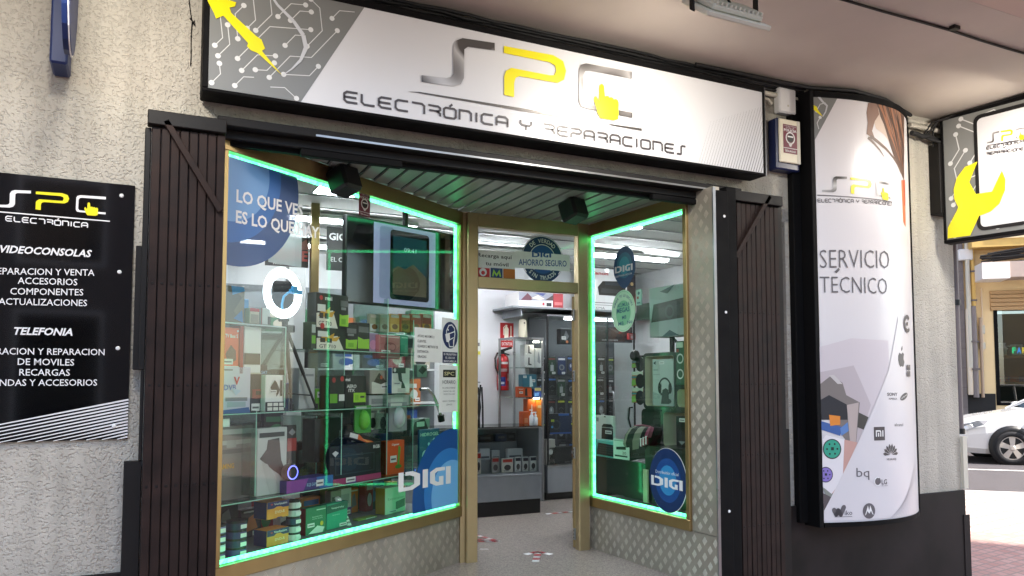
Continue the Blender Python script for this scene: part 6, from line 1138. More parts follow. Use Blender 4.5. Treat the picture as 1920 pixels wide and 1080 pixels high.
# colourful hanging packs and earphones
for k, (v0, v1, m, L) in enumerate(((672, 690, '8a3a2c', 'red and white hanging pack at the top beside the headphone cube'), (697, 724, 'a8682c', 'orange hanging pack with a black round lens, upper'), (727, 755, '9a5c2a', 'orange hanging pack with a black round lens, lower'))):
    rb(.45, 1185, 1206, v0, v1, .03, m, [('r', 0, .75, 1, 1, 'b8c0b0'), ('r', 0, .55, 1, .68, '2f7a88'), ('d', .75, .35, .4, '101214'), ('p', [(0, 0), (.4, .1), (.3, .5), (0, .4)], '7aa84a')], L, cat='blister pack', name='blister_pack')
rb(.36, 1268, 1283, 640, 722, .02, '2c5c44', [('r', .1, .85, .9, .97, 'c8d8c8'), ('o', .55, .6, .3, .42, 'd8dcd8'), ('o', .55, .25, .3, .42, 'd8dcd8'), ('r', .1, .75, .4, .82, 'a84a3a')], 'green hanging pack with two white coils at the window edge', cat='blister pack', name='blister_pack')
s_ = RW.back(.44); p_ = s_.at(*s_.px(1190, 667)); mb = MB('black'); mb.lathe(p_ - s_.n * .02, s_.n, [(.05, 0), (.055, .02), (.04, .045)], 20); mb.tube([p_, p_ + s_.d * .12 - (0, 0, .01)], .012, 6); mb.build('webcam', None, 'small round black webcam beside the headphone cube', 'webcam')
# tablet sleeve, keyboard, price card, backpack
s_, d_ = RW, .36
rb(.34, 1117, 1150, 778, 823, .03, 'e2e6e2', [('p', [(.34, .04), (.36, .56), (.46, .66), (.9, .66), (1, .56), (1, .04)], '1a1c1d'), ('r', .36, .5, 1, .53, 'b8bcb8'), ('tag', .56, .26, .36, .14), ('p', [(.48, .93), (.62, .93), (.58, .98), (.52, .98)], '2a2c2c'), ('r', .06, .74, .2, .9, '8a9490')], 'white carded black sleeve standing behind the keyboard box')
rb(.26, 1114, 1156, 824, 854, .18, '5fb8b0', [('p', [(.12, .12), (.96, .08), (1, .78), (.2, .84)], '16191b')] + [('r', .22 + .075 * i, .22 + .14 * j, .27 + .075 * i, .32 + .14 * j, '3a3f42') for i in range(10) for j in range(4)], 'teal box with a black keyboard on top of the green lit cube')
rb(.22, 1150, 1180, 822, 859, .004, 'd8dcda', [('p', [(.2, .6), (.8, .66), (.8, .5), (.2, .46)], '1c1e20'), ('r', .1, .12, .9, .2, '3a3d3c'), ('t', '20', .58, .26, .82, .14, '3a3d3c'), ('r', .1, .9, .7, .95, '9aa09c')], 'white price card with a keyboard picture standing by the backpack', cat='price card')
s_ = RW.back(.30); base = [s_.px(u, v) for u, v in ((1178, 864), (1216, 858))]; t = thing('backpack', 'black backpack with pink edge and grey wavy stripes in the right window', 'backpack', tuple(s_.at((base[0][0] + base[1][0]) / 2, base[0][1], -.05)))
sec = [((1178, 864), (1212, 858), .02), ((1176, 848), (1221, 838), .07), ((1177, 832), (1230, 820), .10), ((1181, 816), (1234, 808), .10), ((1187, 803), (1234, 802), .08), ((1193, 798), (1228, 800), .04)]
mb = MB('black_soft'); n_ = 20; rings = []
for pl_, pr_, th_ in sec:
    a, b = np.array(s_.px(*pl_)), np.array(s_.px(*pr_)); R_ = []
    for k in range(n_): ph_ = 2 * math.pi * k / n_; c = math.copysign(abs(math.cos(ph_)) ** .6, math.cos(ph_)); q = (a + b) / 2 + (b - a) / 2 * c; R_.append(s_.at(q[0], q[1], th_ * math.copysign(abs(math.sin(ph_)) ** .6, math.sin(ph_))))
    rings.append(R_)
for i in range(len(rings) - 1):
    for k in range(n_):
        mb.m({1: 'a3506a', 2: 'a3506a'}.get((k - 0) if i >= 2 and k in (1, 2) else -1, 'black_soft') if not (k in (4, 6, 8) and i >= 1) else '8a8478'); mb.face([rings[i][k], rings[i][(k + 1) % n_], rings[i + 1][(k + 1) % n_], rings[i + 1][k]], True)
mb.m('black_soft'); mb.face(rings[-1]); mb.face(rings[0][::-1]); mb.build('body', t)
mb = MB('a3506a'); mb.tube([rings[i][2] + s_.n * .004 for i in range(2, 6)] + [rings[5][5] + (0, 0, .01), rings[5][8]], .007, 6); mb.build('piping', t)
mb = MB('black'); P3 = lambda u, v, o=.02: s_.at(*s_.px(u, v), o); mb.tube([P3(1186, 801), P3(1182, 785), P3(1184, 764), P3(1189, 764)], .008, 6); mb.m('alu').tube([P3(1184, 796, .03), P3(1181, 784, .03), P3(1183, 765, .03)], .004, 6); mb.build('handle', t)
for k in range(3): mb = MB('white'); mb.obox(P3(1219 + k * 5, 836 - k * 2, .10), s_.d * .02, s_.n * .01, (0, 0, .07)); mb.m('8a2030').obox(P3(1221.5 + k * 5, 836 - k * 2, .10), s_.d * .012, s_.n * .01, (0, 0, .065)); mb.build('leaflet', None, ('first', 'second', 'third')[k] + ' of three small red and white leaflets beside the backpack', 'leaflet', 'leaflets beside the backpack')
# ================================================================== stickers and notices on the glass
def fitc(pts):
    A = np.array([[2 * x, 2 * y, 1] for x, y in pts]); b = np.array([x * x + y * y for x, y in pts]); s_ = np.linalg.lstsq(A, b, rcond=None)[0]; return s_[0], s_[1], math.sqrt(s_[2] + s_[0] ** 2 + s_[1] ** 2)
def clipdisc(mb, sf, a, z, r, off, box, n=72):
    pts = [(a + r * math.cos(2 * math.pi * k / n), z + r * math.sin(2 * math.pi * k / n)) for k in range(n)]
    for ax, sg, lim in ((0, 1, box[0]), (0, -1, box[2]), (1, 1, box[1]), (1, -1, box[3])):
        q = []
        for k in range(len(pts)):
            p, c = pts[k - 1], pts[k]; fp, fc = sg * (p[ax] - lim), sg * (c[ax] - lim)
            if (fp >= 0) != (fc >= 0): t = fp / (fp - fc); q.append((p[0] + t * (c[0] - p[0]), p[1] + t * (c[1] - p[1])))
            if fc >= 0: q.append(c)
        pts = q
    if len(pts) > 2: poly(mb, sf, pts, off)
LBOX = (.004, ZB + .026, LWL - .002, ZT - .026)
mat('film1', '6a9ccf', .35, alpha=.93); mat('film2', '2465aa', .35, alpha=.96); mat('film3', '1a457c', .35, alpha=.97)
cs_ = fitc([LW.px(*p) for p in ((558.5, 345), (541, 440), (527, 467), (500, 490), (457, 499))]); ci_ = fitc([LW.px(*p) for p in ((504, 320), (497, 372), (478, 402), (452, 415), (430, 414))]); cm_ = fitc([LW.px(*p) for p in ((527, 335), (518, 385), (502, 420), (480, 442), (457, 450))])
t = thing('window_sticker', 'huge round blue window sticker reading LO QUE VES ES LO QUE HAY', 'sticker', tuple(LW.at(cs_[0], cs_[1] - cs_[2])))
mb = MB('film3'); clipdisc(mb, LW, *cs_, .002, LBOX); mb.m('film2'); clipdisc(mb, LW, *cm_, .0028, LBOX); mb.m('film1'); clipdisc(mb, LW, *ci_, .0036, LBOX); mb.build('blue_rings', t)
mb = MB('white'); ptext(mb, LW, 'LO QUE VES', (442, 378), (567, 406), 24, .0048, bold=.024); ptext(mb, LW, 'ES LO QUE HAY', (441, 417), (597, 447), 24, .0048, bold=.024); mb.build('lettering', t)
mat('hazy', 'd8e0e2', .3, alpha=.35); mb = MB('hazy'); q0, q1 = LW.px(552, 455), LW.px(600, 392); rect(mb, LW.back(.5), q0[0] + .25, q0[1] - .05, q1[0] + .34, q1[1] + .05, 0); mb.build('acrylic_sheet', None, 'small hazy acrylic sheet hanging behind the word HAY', 'sheet')
def digi(mb, sf, p0, p1, hpx, off, m='white'):
    a0, z0 = sf.px(*p0); a1, z1 = sf.px(*p1); h = sf.px(p0[0], p0[1] - hpx)[1] - z0; w_ = a1 - a0; mb.m(m); f = lambda x, y: (a0 + x * w_, z0 + (z1 - z0) * x + y * h)
    for q in ([(0, 0), (.0, 1), (.09, 1), (.09, .2), (.2, .2), (.28, .3), (.28, .7), (.2, .8), (.12, .8), (.12, 1), (.26, 1), (.39, .8), (.39, .22), (.24, 0)], [(.44, 0), (.54, 0), (.54, 1), (.44, 1)], [(.88, 1), (.70, 1), (.58, .8), (.58, .2), (.70, 0), (.85, 0), (.85, .5), (.76, .5), (.76, .2), (.73, .2), (.68, .3), (.68, .7), (.73, .8), (.88, .8)], [(.90, 0), (1, 0), (1, 1), (.90, 1)]): poly(mb, sf, [f(*p) for p in q], off)
co_ = fitc([LW.px(*p) for p in ((773.6, 935), (776, 900), (790, 860), (810, 828), (844, 804))]); cm_ = fitc([LW.px(*p) for p in ((796, 913), (800, 890), (812, 863), (830, 846), (850, 840))]); ci_ = fitc([LW.px(*p) for p in ((809, 924), (813, 900), (823, 880), (838, 866), (853, 862))])
t = thing('window_sticker', 'cut off round blue sticker with DIGI lettering in the lower corner of the left window', 'sticker', tuple(LW.at(co_[0] - .3, ZB + .03)))
mb = MB('digi3'); clipdisc(mb, LW, *co_, .002, LBOX); mb.m('digi2'); clipdisc(mb, LW, *cm_, .0028, LBOX); mb.m('digi1'); clipdisc(mb, LW, *ci_, .0036, LBOX); mb.build('blue_rings', t); mb = MB('white'); digi(mb, LW, (746, 923), (844, 906), 36, .0048); mb.build('lettering', t)
def sheet(sf, u0, u1, vt, vb, m, D, name, label, cat, fn=None, off=.003):
    a0, z0 = sf.px(u0, vb); z1 = sf.px(u0, vt)[1]; a1 = sf.px(u1, vb)[0]; mb = MB(m); mb.obox(sf.at(a0, z0, .001), sf.d * (a1 - a0), sf.n * .0015, (0, 0, z1 - z0)); deco(mb, sf, a0, z0, a1, z1, D, off)
    if fn: fn(mb, sf, a0, z0, a1, z1)
    return mb.build(name, None, label, cat)
sheet(LW, 672.5, 693, 360, 403, 'maroon', [], 'police_sticker', 'small maroon POLICIA alarm sticker at the top of the left window', 'sticker', lambda mb, sf, a0, z0, a1, z1: police(mb, sf, a0, z0, a1, z1, .003))
sheet(LW, 776.5, 827, 613, 678, 'paper', [('t', 'AFORO MAXIMO 2', .1, .72, .72, .075, '3a3a3a', .01), ('t', 'CLIENTES.', .1, .57, .42, .075, '3a3a3a', .01), ('t', 'GUARDE 2 METROS DE', .1, .42, .86, .075, '3a3a3a', .01), ('t', 'DISTANCIA', .1, .27, .5, .075, '3a3a3a', .01), ('t', 'GRACIAS', .1, .12, .42, .075, '3a3a3a', .01)], 'paper_notice', 'white paper notice about AFORO MAXIMO 2 CLIENTES on the left window', 'notice')
def mask(mb, sf, a0, z0, a1, z1):
    f = lambda x, y: (a0 + x * (a1 - a0), z0 + y * (z1 - z0)); W = a1 - a0; mb.m('navy'); rect(mb, sf, *f(.05, .02), *f(.95, .26), .0035); c = f(.5, .63); r = W * .46; mb.m('bluesign'); disc(mb, sf, *c, r, .0035, 40); mb.m('white')
    g = lambda x, y: (c[0] + x * r, c[1] + y * r)
    ribbon(mb, sf, [g(*p) for p in ((-.45, -.2), (-.5, .3), (-.2, .72), (.2, .78), (.55, .55), (.62, .1), (.5, -.4), (.42, -.85))], r * .09, .0042); poly(mb, sf, [g(*p) for p in ((-.66, .05), (-.1, .18), (-.02, -.3), (-.2, -.55), (-.5, -.5))], .0042); ribbon(mb, sf, [g(-.1, .12), g(.55, .3)], r * .07, .0046); ribbon(mb, sf, [g(-.08, -.35), g(.45, -.15)], r * .07, .0046); disc(mb, sf, *g(-.28, .38), r * .07, .0046, 12); ribbon(mb, sf, [g(-.2, -.55), g(-.1, -.85), g(.42, -.85), g(.42, -.3)], r * .08, .0048)
    for k, tx in enumerate(('ES OBLIGATORIO', 'EL USO DE', 'MASCARILLA')): text(mb, sf, tx, *f(.12 + .1 * (k == 1), .19 - .075 * k), f(.88 - .1 * (k == 1), 0)[0], (z1 - z0) * .045, .0048, bold=.015)
sheet(LW, 827.5, 858.5, 595, 682, 'white', [], 'mask_sign', 'blue and white face mask sign on the left window', 'sign', mask)
sheet(LW, 822.5, 857.5, 684, 774, 'paper', [('r', .2, .74, .88, .90, 'black'), ('t', 'SPC', .26, .78, .80, .08, 'd8d0a0', .01), ('t', 'HORARIO', .17, .60, .86, .085, '3a3a3a', .0), ('t', 'DE LUNES A VIERNES', .16, .50, .86, .035, '55585a'), ('t', 'MAÑANAS 9:30 A 14:00', .2, .43, .82, .03, '55585a'), ('t', 'TARDES 17:00 A 20:30', .2, .37, .82, .03, '55585a'), ('t', 'SABADO Y DOMINGO', .16, .22, .86, .035, '55585a'), ('t', 'CERRADO', .35, .145, .68, .035, '55585a')], 'opening_hours', 'white HORARIO opening hours notice on the left window', 'notice')
# transom notices
sheet(DOOR, 888, 965, 467, 524, 'paper', [('t', 'Recarga aquí', .09, .76, .93, .13, '1a1a1a', .012), ('t', 'tu móvil', .28, .50, .84, .13, '1a1a1a', .012), ('r', .04, .0, .38, .40, 'c4242a'), ('d', .22, .26, .09, 'e8e8e8'), ('d', .22, .24, .045, 'c4242a'), ('t', 'vodafone', .1, .05, .36, .06, 'white'), ('r', .40, .0, .69, .42, '173a6c'), ('l', [(.45, .14), (.48, .32), (.545, .18), (.61, .32), (.64, .14)], .035, '9ac83a'), ('t', 'movistar', .44, .03, .66, .06, 'e0e8e0'), ('r', .71, .0, 1, .42, 'b8681c'), ('t', 'orange', .76, .04, .95, .06, 'e8d0b0')], 'recharge_notice', 'white notice Recarga aquí tu móvil on the glass over the door', 'notice')
a, z = DOOR.px(1017, 486); r = abs(DOOR.px(1017, 443)[1] - z) * 1.02; t = thing('window_sticker', 'round blue AHORRO SEGURO sticker with a pale band on the glass over the door', 'sticker', (a, 1.40, z - r)); bx = (0, 2.388, 9, 2.81)
mb = MB('digi4'); clipdisc(mb, DOOR, a, z, r, .002, bx); mb.m('digi3'); clipdisc(mb, DOOR, a, z, r * .62, .0026, bx); mb.build('blue_disc', t)
mb = MB('paper'); ring(mb, DOOR, a, z, r * .955, r * .985, .003, -38, 218); ring(mb, DOOR, a, z, r * .60, r * .63, .003, -50, 230); arctext(mb, DOOR, 'DE VERDAD', a, z, r * .70, r * .18, 90, 96, .0035); arctext(mb, DOOR, 'SIN TRUCOS', a, z, r * .70, r * .18, 270, 100, .0035, inward=True)
q0, q1 = DOOR.px(964, 502), DOOR.px(1068, 504); zt_ = DOOR.px(964, 468)[1]; rect(mb, DOOR, q0[0], q0[1], q1[0], zt_ - .01, .0036); mb.m('digi3'); ptext(mb, DOOR, 'AHORRO SEGURO', (972, 497), (1062, 500), 12, .0046, bold=.012); digi(mb, DOOR, (997, 482), (1033, 483), 9, .0046, 'digi3'); mb.build('band', t)
# right window stickers
a, z = RW.px(1171, 502); zt_ = RW.px(1171, 462)[1]; zb_ = RW.px(1171, 541)[1]; ra = abs(RW.px(1191.5, 490)[0] - RW.px(1150.5, 490)[0]) / 2; rz_ = (zt_ - zb_) / 2; zc = (zt_ + zb_) / 2
t = thing('window_sticker', 'teal drop shaped DIGI sticker at the top of the right window', 'sticker', tuple(RW.at(a, zb_)))
mb = MB('12466a'); poly(mb, RW, [(a + ra * math.cos(q) * (1 if math.sin(q) > -.3 else (1 + (math.sin(q) + .3) * .5)), zc + rz_ * math.sin(q)) for q in [2 * math.pi * k / 48 for k in range(48)]], .002); zc2 = zc + rz_ * .1; mb.m('1d6f86'); disc(mb, RW, a, zc2, ra * .7, .0028, 32, rz_ * .62); mb.m('2f98a8'); disc(mb, RW, a, zc2, ra * .47, .0034, 32, rz_ * .42); mb.build('blue_rings', t)
mb = MB('paper'); digi(mb, RW, (1154, 513), (1187, 506), 12, .0044, 'paper'); ptext(mb, RW, 'DISTRIBUIDOR', (1155, 521), (1186, 514), 3.5, .0044); mb.build('lettering', t)
a, z = RW.px(1169, 583); ra = abs(RW.px(1191.5, 583)[0] - RW.px(1147, 583)[0]) / 2; rz_ = abs(RW.px(1169, 543)[1] - RW.px(1169, 622)[1]) / 2
t = thing('window_sticker', 'pale green round ACUMULA MEGAS sticker on the right window', 'sticker', tuple(RW.at(a, z - rz_)))
mb = MB('b4e0bc'); disc(mb, RW, a, z, ra, .002, 40, rz_); mb.m('7cc494'); T = [2 * math.pi * k / 40 for k in range(41)]; ribbon(mb, RW, [(a + ra * .93 * math.cos(q), z + rz_ * .93 * math.sin(q)) for q in T], .004, .0028); disc(mb, RW, a, z - rz_ * .1, ra * .62, .0026, 32, rz_ * .6); mb.build('disc', t)
mb = MB('1d5f70'); ptext(mb, RW, 'ACUMULA', (1158, 577), (1181, 572), 7, .0036, bold=.01); ptext(mb, RW, 'MEGAS', (1157, 588), (1181, 583), 9, .0036, bold=.025); ptext(mb, RW, 'MB', (1167, 599), (1175, 597), 7, .0036, bold=.01); ptext(mb, RW, 'MB', (1160, 611), (1170, 609), 7, .0036, bold=.01); ptext(mb, RW, 'No', (1177, 608), (1186, 605), 7, .0036, bold=.01); arctext(mb, RW, 'PORQUE TU LO DECIDES', a, z, min(ra, rz_) * .72, min(ra, rz_) * .13, 90, 150, .0036); mb.build('lettering', t)
a = (RW.px(1217.5, 900)[0] + RW.px(1290, 900)[0]) / 2; ra = abs(RW.px(1217.5, 900)[0] - RW.px(1288, 900)[0]) / 2; zt_, zb_ = RW.px(1253, 840)[1], RW.px(1253, 962)[1]; z = (zt_ + zb_) / 2; rz_ = (zt_ - zb_) / 2
t = thing('window_sticker', 'round blue Distribuidor oficial DIGI sticker at the bottom of the right window', 'sticker', tuple(RW.at(a, zb_)))
mb = MB('white'); disc(mb, RW, a, z, ra * 1.0, .002, 48, rz_ * 1.0); mb.m('digi4'); disc(mb, RW, a - ra * .015, z, ra * .985, .0026, 48, rz_ * .985); mb.m('digi3'); disc(mb, RW, a - .0, z, ra * .68, .0032, 40, rz_ * .68); mb.m('2f8cc4'); disc(mb, RW, a, z, ra * .46, .0038, 40, rz_ * .46); mb.build('blue_rings', t)
mb = MB('white'); digi(mb, RW, (1222, 908), (1281, 921), 18, .0046); ptext(mb, RW, 'Distribuidor oficial', (1230, 886), (1273, 893), 6, .0046); mb.build('lettering', t)
# black cube loudspeakers under the slatted ceiling of the recess
def speaker(p, yaw, label):
    t = thing('loudspeaker', label, 'loudspeaker', (p[0], p[1], p[2] - .11)); c, s_ = math.cos(yaw), math.sin(yaw); ex, ey = np.array([c, s_, 0]), np.array([-s_, c, 0]); o = np.array(p); up = ux(np.array([0, 0, 1.]) - ey * .35); fy = ux(np.cross(up, ex)); mb = MB('black')
    mb.obox(o - ex * .085 - fy * .08 - up * .095, ex * .17, fy * .16, up * .17, .018); mb.m('black_soft').obox(o - ex * .07 - fy * -.081 - up * .08, ex * .14, fy * .003, up * .14, .001); mb.build('cabinet', t)
    mb = MB('black'); mb.tube([o + up * .06 - ey * .03, (o[0] - ey[0] * .03, o[1] - ey[1] * .03, 2.93)], .018, 8); mb.build('bracket', t)
speaker(onZ(644, 337, 2.84), math.radians(34 + 180), 'black cube loudspeaker under the slatted ceiling by the left window'); speaker(onZ(1074, 393, 2.84), math.radians(200), 'black cube loudspeaker under the slatted ceiling by the right window')
# ================================================================== across the street
OB = Surf(kp(0, 8.3, 0)[:2], KU)
t = thing('street_building', 'cream shop building with pharmacy display across the side street', 'building', kp(0, 9, -.05))
mb = MB('bld_cream'); o_ = lambda a, z, la, lz, f=0, th=.3: mb.obox(OB.at(a, z, f - th), OB.d * la, OB.n * th, (0, 0, lz))
aw, zw = OB.px(1862, 582); wt = zw; wb = .95; aw1 = aw + 5
o_(-14, -.05, 14 + aw, 12); o_(aw, wt, 5, 12 - wt); o_(aw, -.05, 5, .05 + wb); o_(aw1, -.05, 12, 12.05)
mb.m('black_soft').obox(OB.at(-14, -.05, .001), OB.d * (14 + aw - .02), OB.n * .02, (0, 0, .05 + OB.px(1840, 738)[1])); mb.build('wall', t)
a0 = OB.px(1797, 600)[0]; a1 = OB.px(1808, 600)[0]; mb = MB('bld_stone'); o_(a0 - 6, -.05, a1 - a0 + 6, 9, .06, .06)
for k in range(16): mb.m('6a6260').obox(OB.at(a0 - 6, k * .45, .0605), OB.d * (a1 - a0 + 6), OB.n * .003, (0, 0, .02))
mb.build('stone_pier', t)
mb = MB('shutterwood'); sa, st_ = OB.px(1855, 545); 
for k in range(5): mb.obox(OB.at(sa, zw + (st_ - zw) * k / 5, .0), OB.d * 5.2, OB.n * (.05 + .012 * (k % 2)), (0, 0, (st_ - zw) / 5 - .012), .006)
mb.build('roller_shutter', t)
mb = MB('bld_yellow'); z0, z1 = OB.px(1812, 470)[1], OB.px(1812, 440)[1]; o_(OB.px(1812, 470)[0], z0, 9, z1 - z0 + .6, .45, .45); mb.m('f0dcb0'); o_(OB.px(1845, 470)[0], z0 + .18, 9, .3, .47, .02); mb.build('awning_beam', t)
mb = MB('bld_pink'); z0, z1 = OB.px(1825, 528)[1], OB.px(1825, 500)[1]; o_(OB.px(1826, 510)[0], z0, 9, z1 - z0, .7, .7); mb.m('ece6e2'); o_(OB.px(1826, 510)[0] - .02, z0 - .03, .55, z1 - z0 + .02, .72, .72); mb.build('canopy', t)
mb = MB('steel_dark'); rn = random.Random(5)
for k in range(9): z = OB.px(1850, 487)[1] + rn.uniform(-.12, .12); a = OB.px(1822, 490)[0]; mb.tube([OB.at(a + rn.uniform(0, .3), z - .05, .5), OB.at(a + 1, z + rn.uniform(-.05, .08), .55), OB.at(a + 2.5, z + rn.uniform(-.1, .1), .5), OB.at(a + 7, z + .15, .5)], .025, 5)
mb.build('cables', t)
for k, (u, v0, v1, m, rr_, f) in enumerate(((1819, 440, 620, 'bld_yellow', .045, .1), (1809, 440, 690, 'beige', .05, .12), (1813, 580, 740, 'e0d2bc', .06, .1), (1822, 575, 745, '7a7272', .06, .12), (1836, 596, 745, 'b09a84', .035, .08), (1838, 540, 660, 'd8c0a0', .02, .06))):
    mb = MB(m); a, z1 = OB.px(u, v0); z0 = OB.px(u, v1)[1]; mb.tube([OB.at(a, max(-.05, z0), f), OB.at(a, z1, f)], rr_, 8); mb.m('6a6260')
    if k in (0, 3): 
        for q in (.3, .6): zz_ = z0 + (z1 - z0) * q; mb.obox(OB.at(a - rr_ * 1.3, zz_, f - .1), OB.d * rr_ * 2.6, OB.n * (.1 + rr_ * 1.2), (0, 0, .04))
    mb.build('pipe', t)
a, z0 = OB.px(1841, 655); mb = MB('beige'); z1 = OB.px(1841, 610)[1]; mb.obox(OB.at(a - .06, z0, 0), OB.d * .12, OB.n * .08, (0, 0, .16), .01); mb.obox(OB.at(a - .06, z1 - .2, 0), OB.d * .12, OB.n * .08, (0, 0, .2), .01); mb.m('7a5a48').tube([OB.at(a, z0, .05), OB.at(a, z1, .05)], .03); mb.build('meter_box', t)
mb = MB('white'); a, z = OB.px(1794, 490); mb.obox(OB.at(a, z, .06), OB.d * .3, OB.n * .12, (0, 0, .26), .02); mb.build('lamp_box', t)
# its show window
mb = MB('black_metal')
for a in (aw, aw1 - .08): mb.obox(OB.at(a, wb, -.12), OB.d * .08, OB.n * .13, (0, 0, wt - wb))
mb.obox(OB.at(aw, wb, -.12), OB.d * 5, OB.n * .13, (0, 0, .06)); mb.build('window_frame', t)
mb = MB('3a4448'); mb.obox(OB.at(aw, wb, -1.2), OB.d * 5, OB.n * .05, (0, 0, wt - wb)); mb.build('window_back', t); mb = MB('far_glass'); mb.face([OB.at(aw + .08, wb + .06, -.03), OB.at(aw1 - .08, wb + .06, -.03), OB.at(aw1 - .08, wt, -.03), OB.at(aw + .08, wt, -.03)]); mb.build('pane', t)
for v in (667, 717): z = OB.px(1900, v)[1]; mb = MB('c8b48c'); mb.obox(OB.at(aw + .08, z - .04, -.7), OB.d * 4.8, OB.n * .55, (0, 0, .04)); mb.build('display_shelf', t)
rn = random.Random(8)
OS = OB.back(.35)
for k, (u, v0, v1, m, L) in enumerate(((1880, 645, 666, 'd8d0c4', 'white cosmetics jar in the shop window across the street, left'), (1891, 650, 666, '4a4e54', 'dark cosmetics jar in the shop window across the street'), (1901, 648, 666, 'cfc4a0', 'cream cosmetics jar in the shop window across the street'), (1912, 648, 666, 'b8c0a8', 'pale green cosmetics jar in the shop window across the street'), (1875, 706, 716, 'c03a5a', 'pink box on the lower shelf across the street, left'), (1885, 706, 716, '5a6ab0', 'blue box on the lower shelf across the street'), (1894, 706, 716, 'c83a4a', 'first of two red boxes on the lower shelf across the street'), (1902, 706, 716, 'b8404a', 'second of two red boxes on the lower shelf across the street'), (1913, 706, 716, '3a5aa0', 'dark blue box on the lower shelf across the street'))):
    a, z = OS.px(u, v1); h = OS.px(u, v0)[1] - z; w_ = .12 if v1 < 700 else .11; mb = MB(m)
    if v1 < 700: mb.lathe(OS.at(a, z, 0), (0, 0, 1), [(w_, 0), (w_, h * .6), (w_ * .7, h * .7), (w_ * .5, h * .75), (w_ * .5, h)], 14); mb.m('white').lathe(OS.at(a, z + h, 0), (0, 0, 1), [(w_ * .55, 0), (w_ * .55, h * .1)], 12)
    else: mb.obox(OS.at(a - w_ * .9, z, -.1), OS.d * w_ * 1.8, OS.n * .12, (0, 0, h), .01); mb.m('white').obox(OS.at(a - w_ * .6, z + h * .6, .021), OS.d * w_ * 1.2, OS.n * .002, (0, 0, h * .25))
    mb.build('goods', None, L, 'goods', 'goods in the shop window across the street')
OS2 = OB.back(.15); mb = MB('neon_fa')
for ch, u0, u1, m in (('F', 1898, 1905, 'neon_fa'), ('A', 1907, 1915, 'neon_blue'), ('R', 1917, 1924, 'neon_yel')): mb.m(m); ptext(mb, OS2, ch, (u0, 662), (u1, 662), 11, .0, bold=.03)
mb.build('neon_sign', None, 'small glowing green and blue letters in the shop window across the street', 'neon sign')
for k in range(2): z = OB.px(1900, 760 - 30 * k)[1]
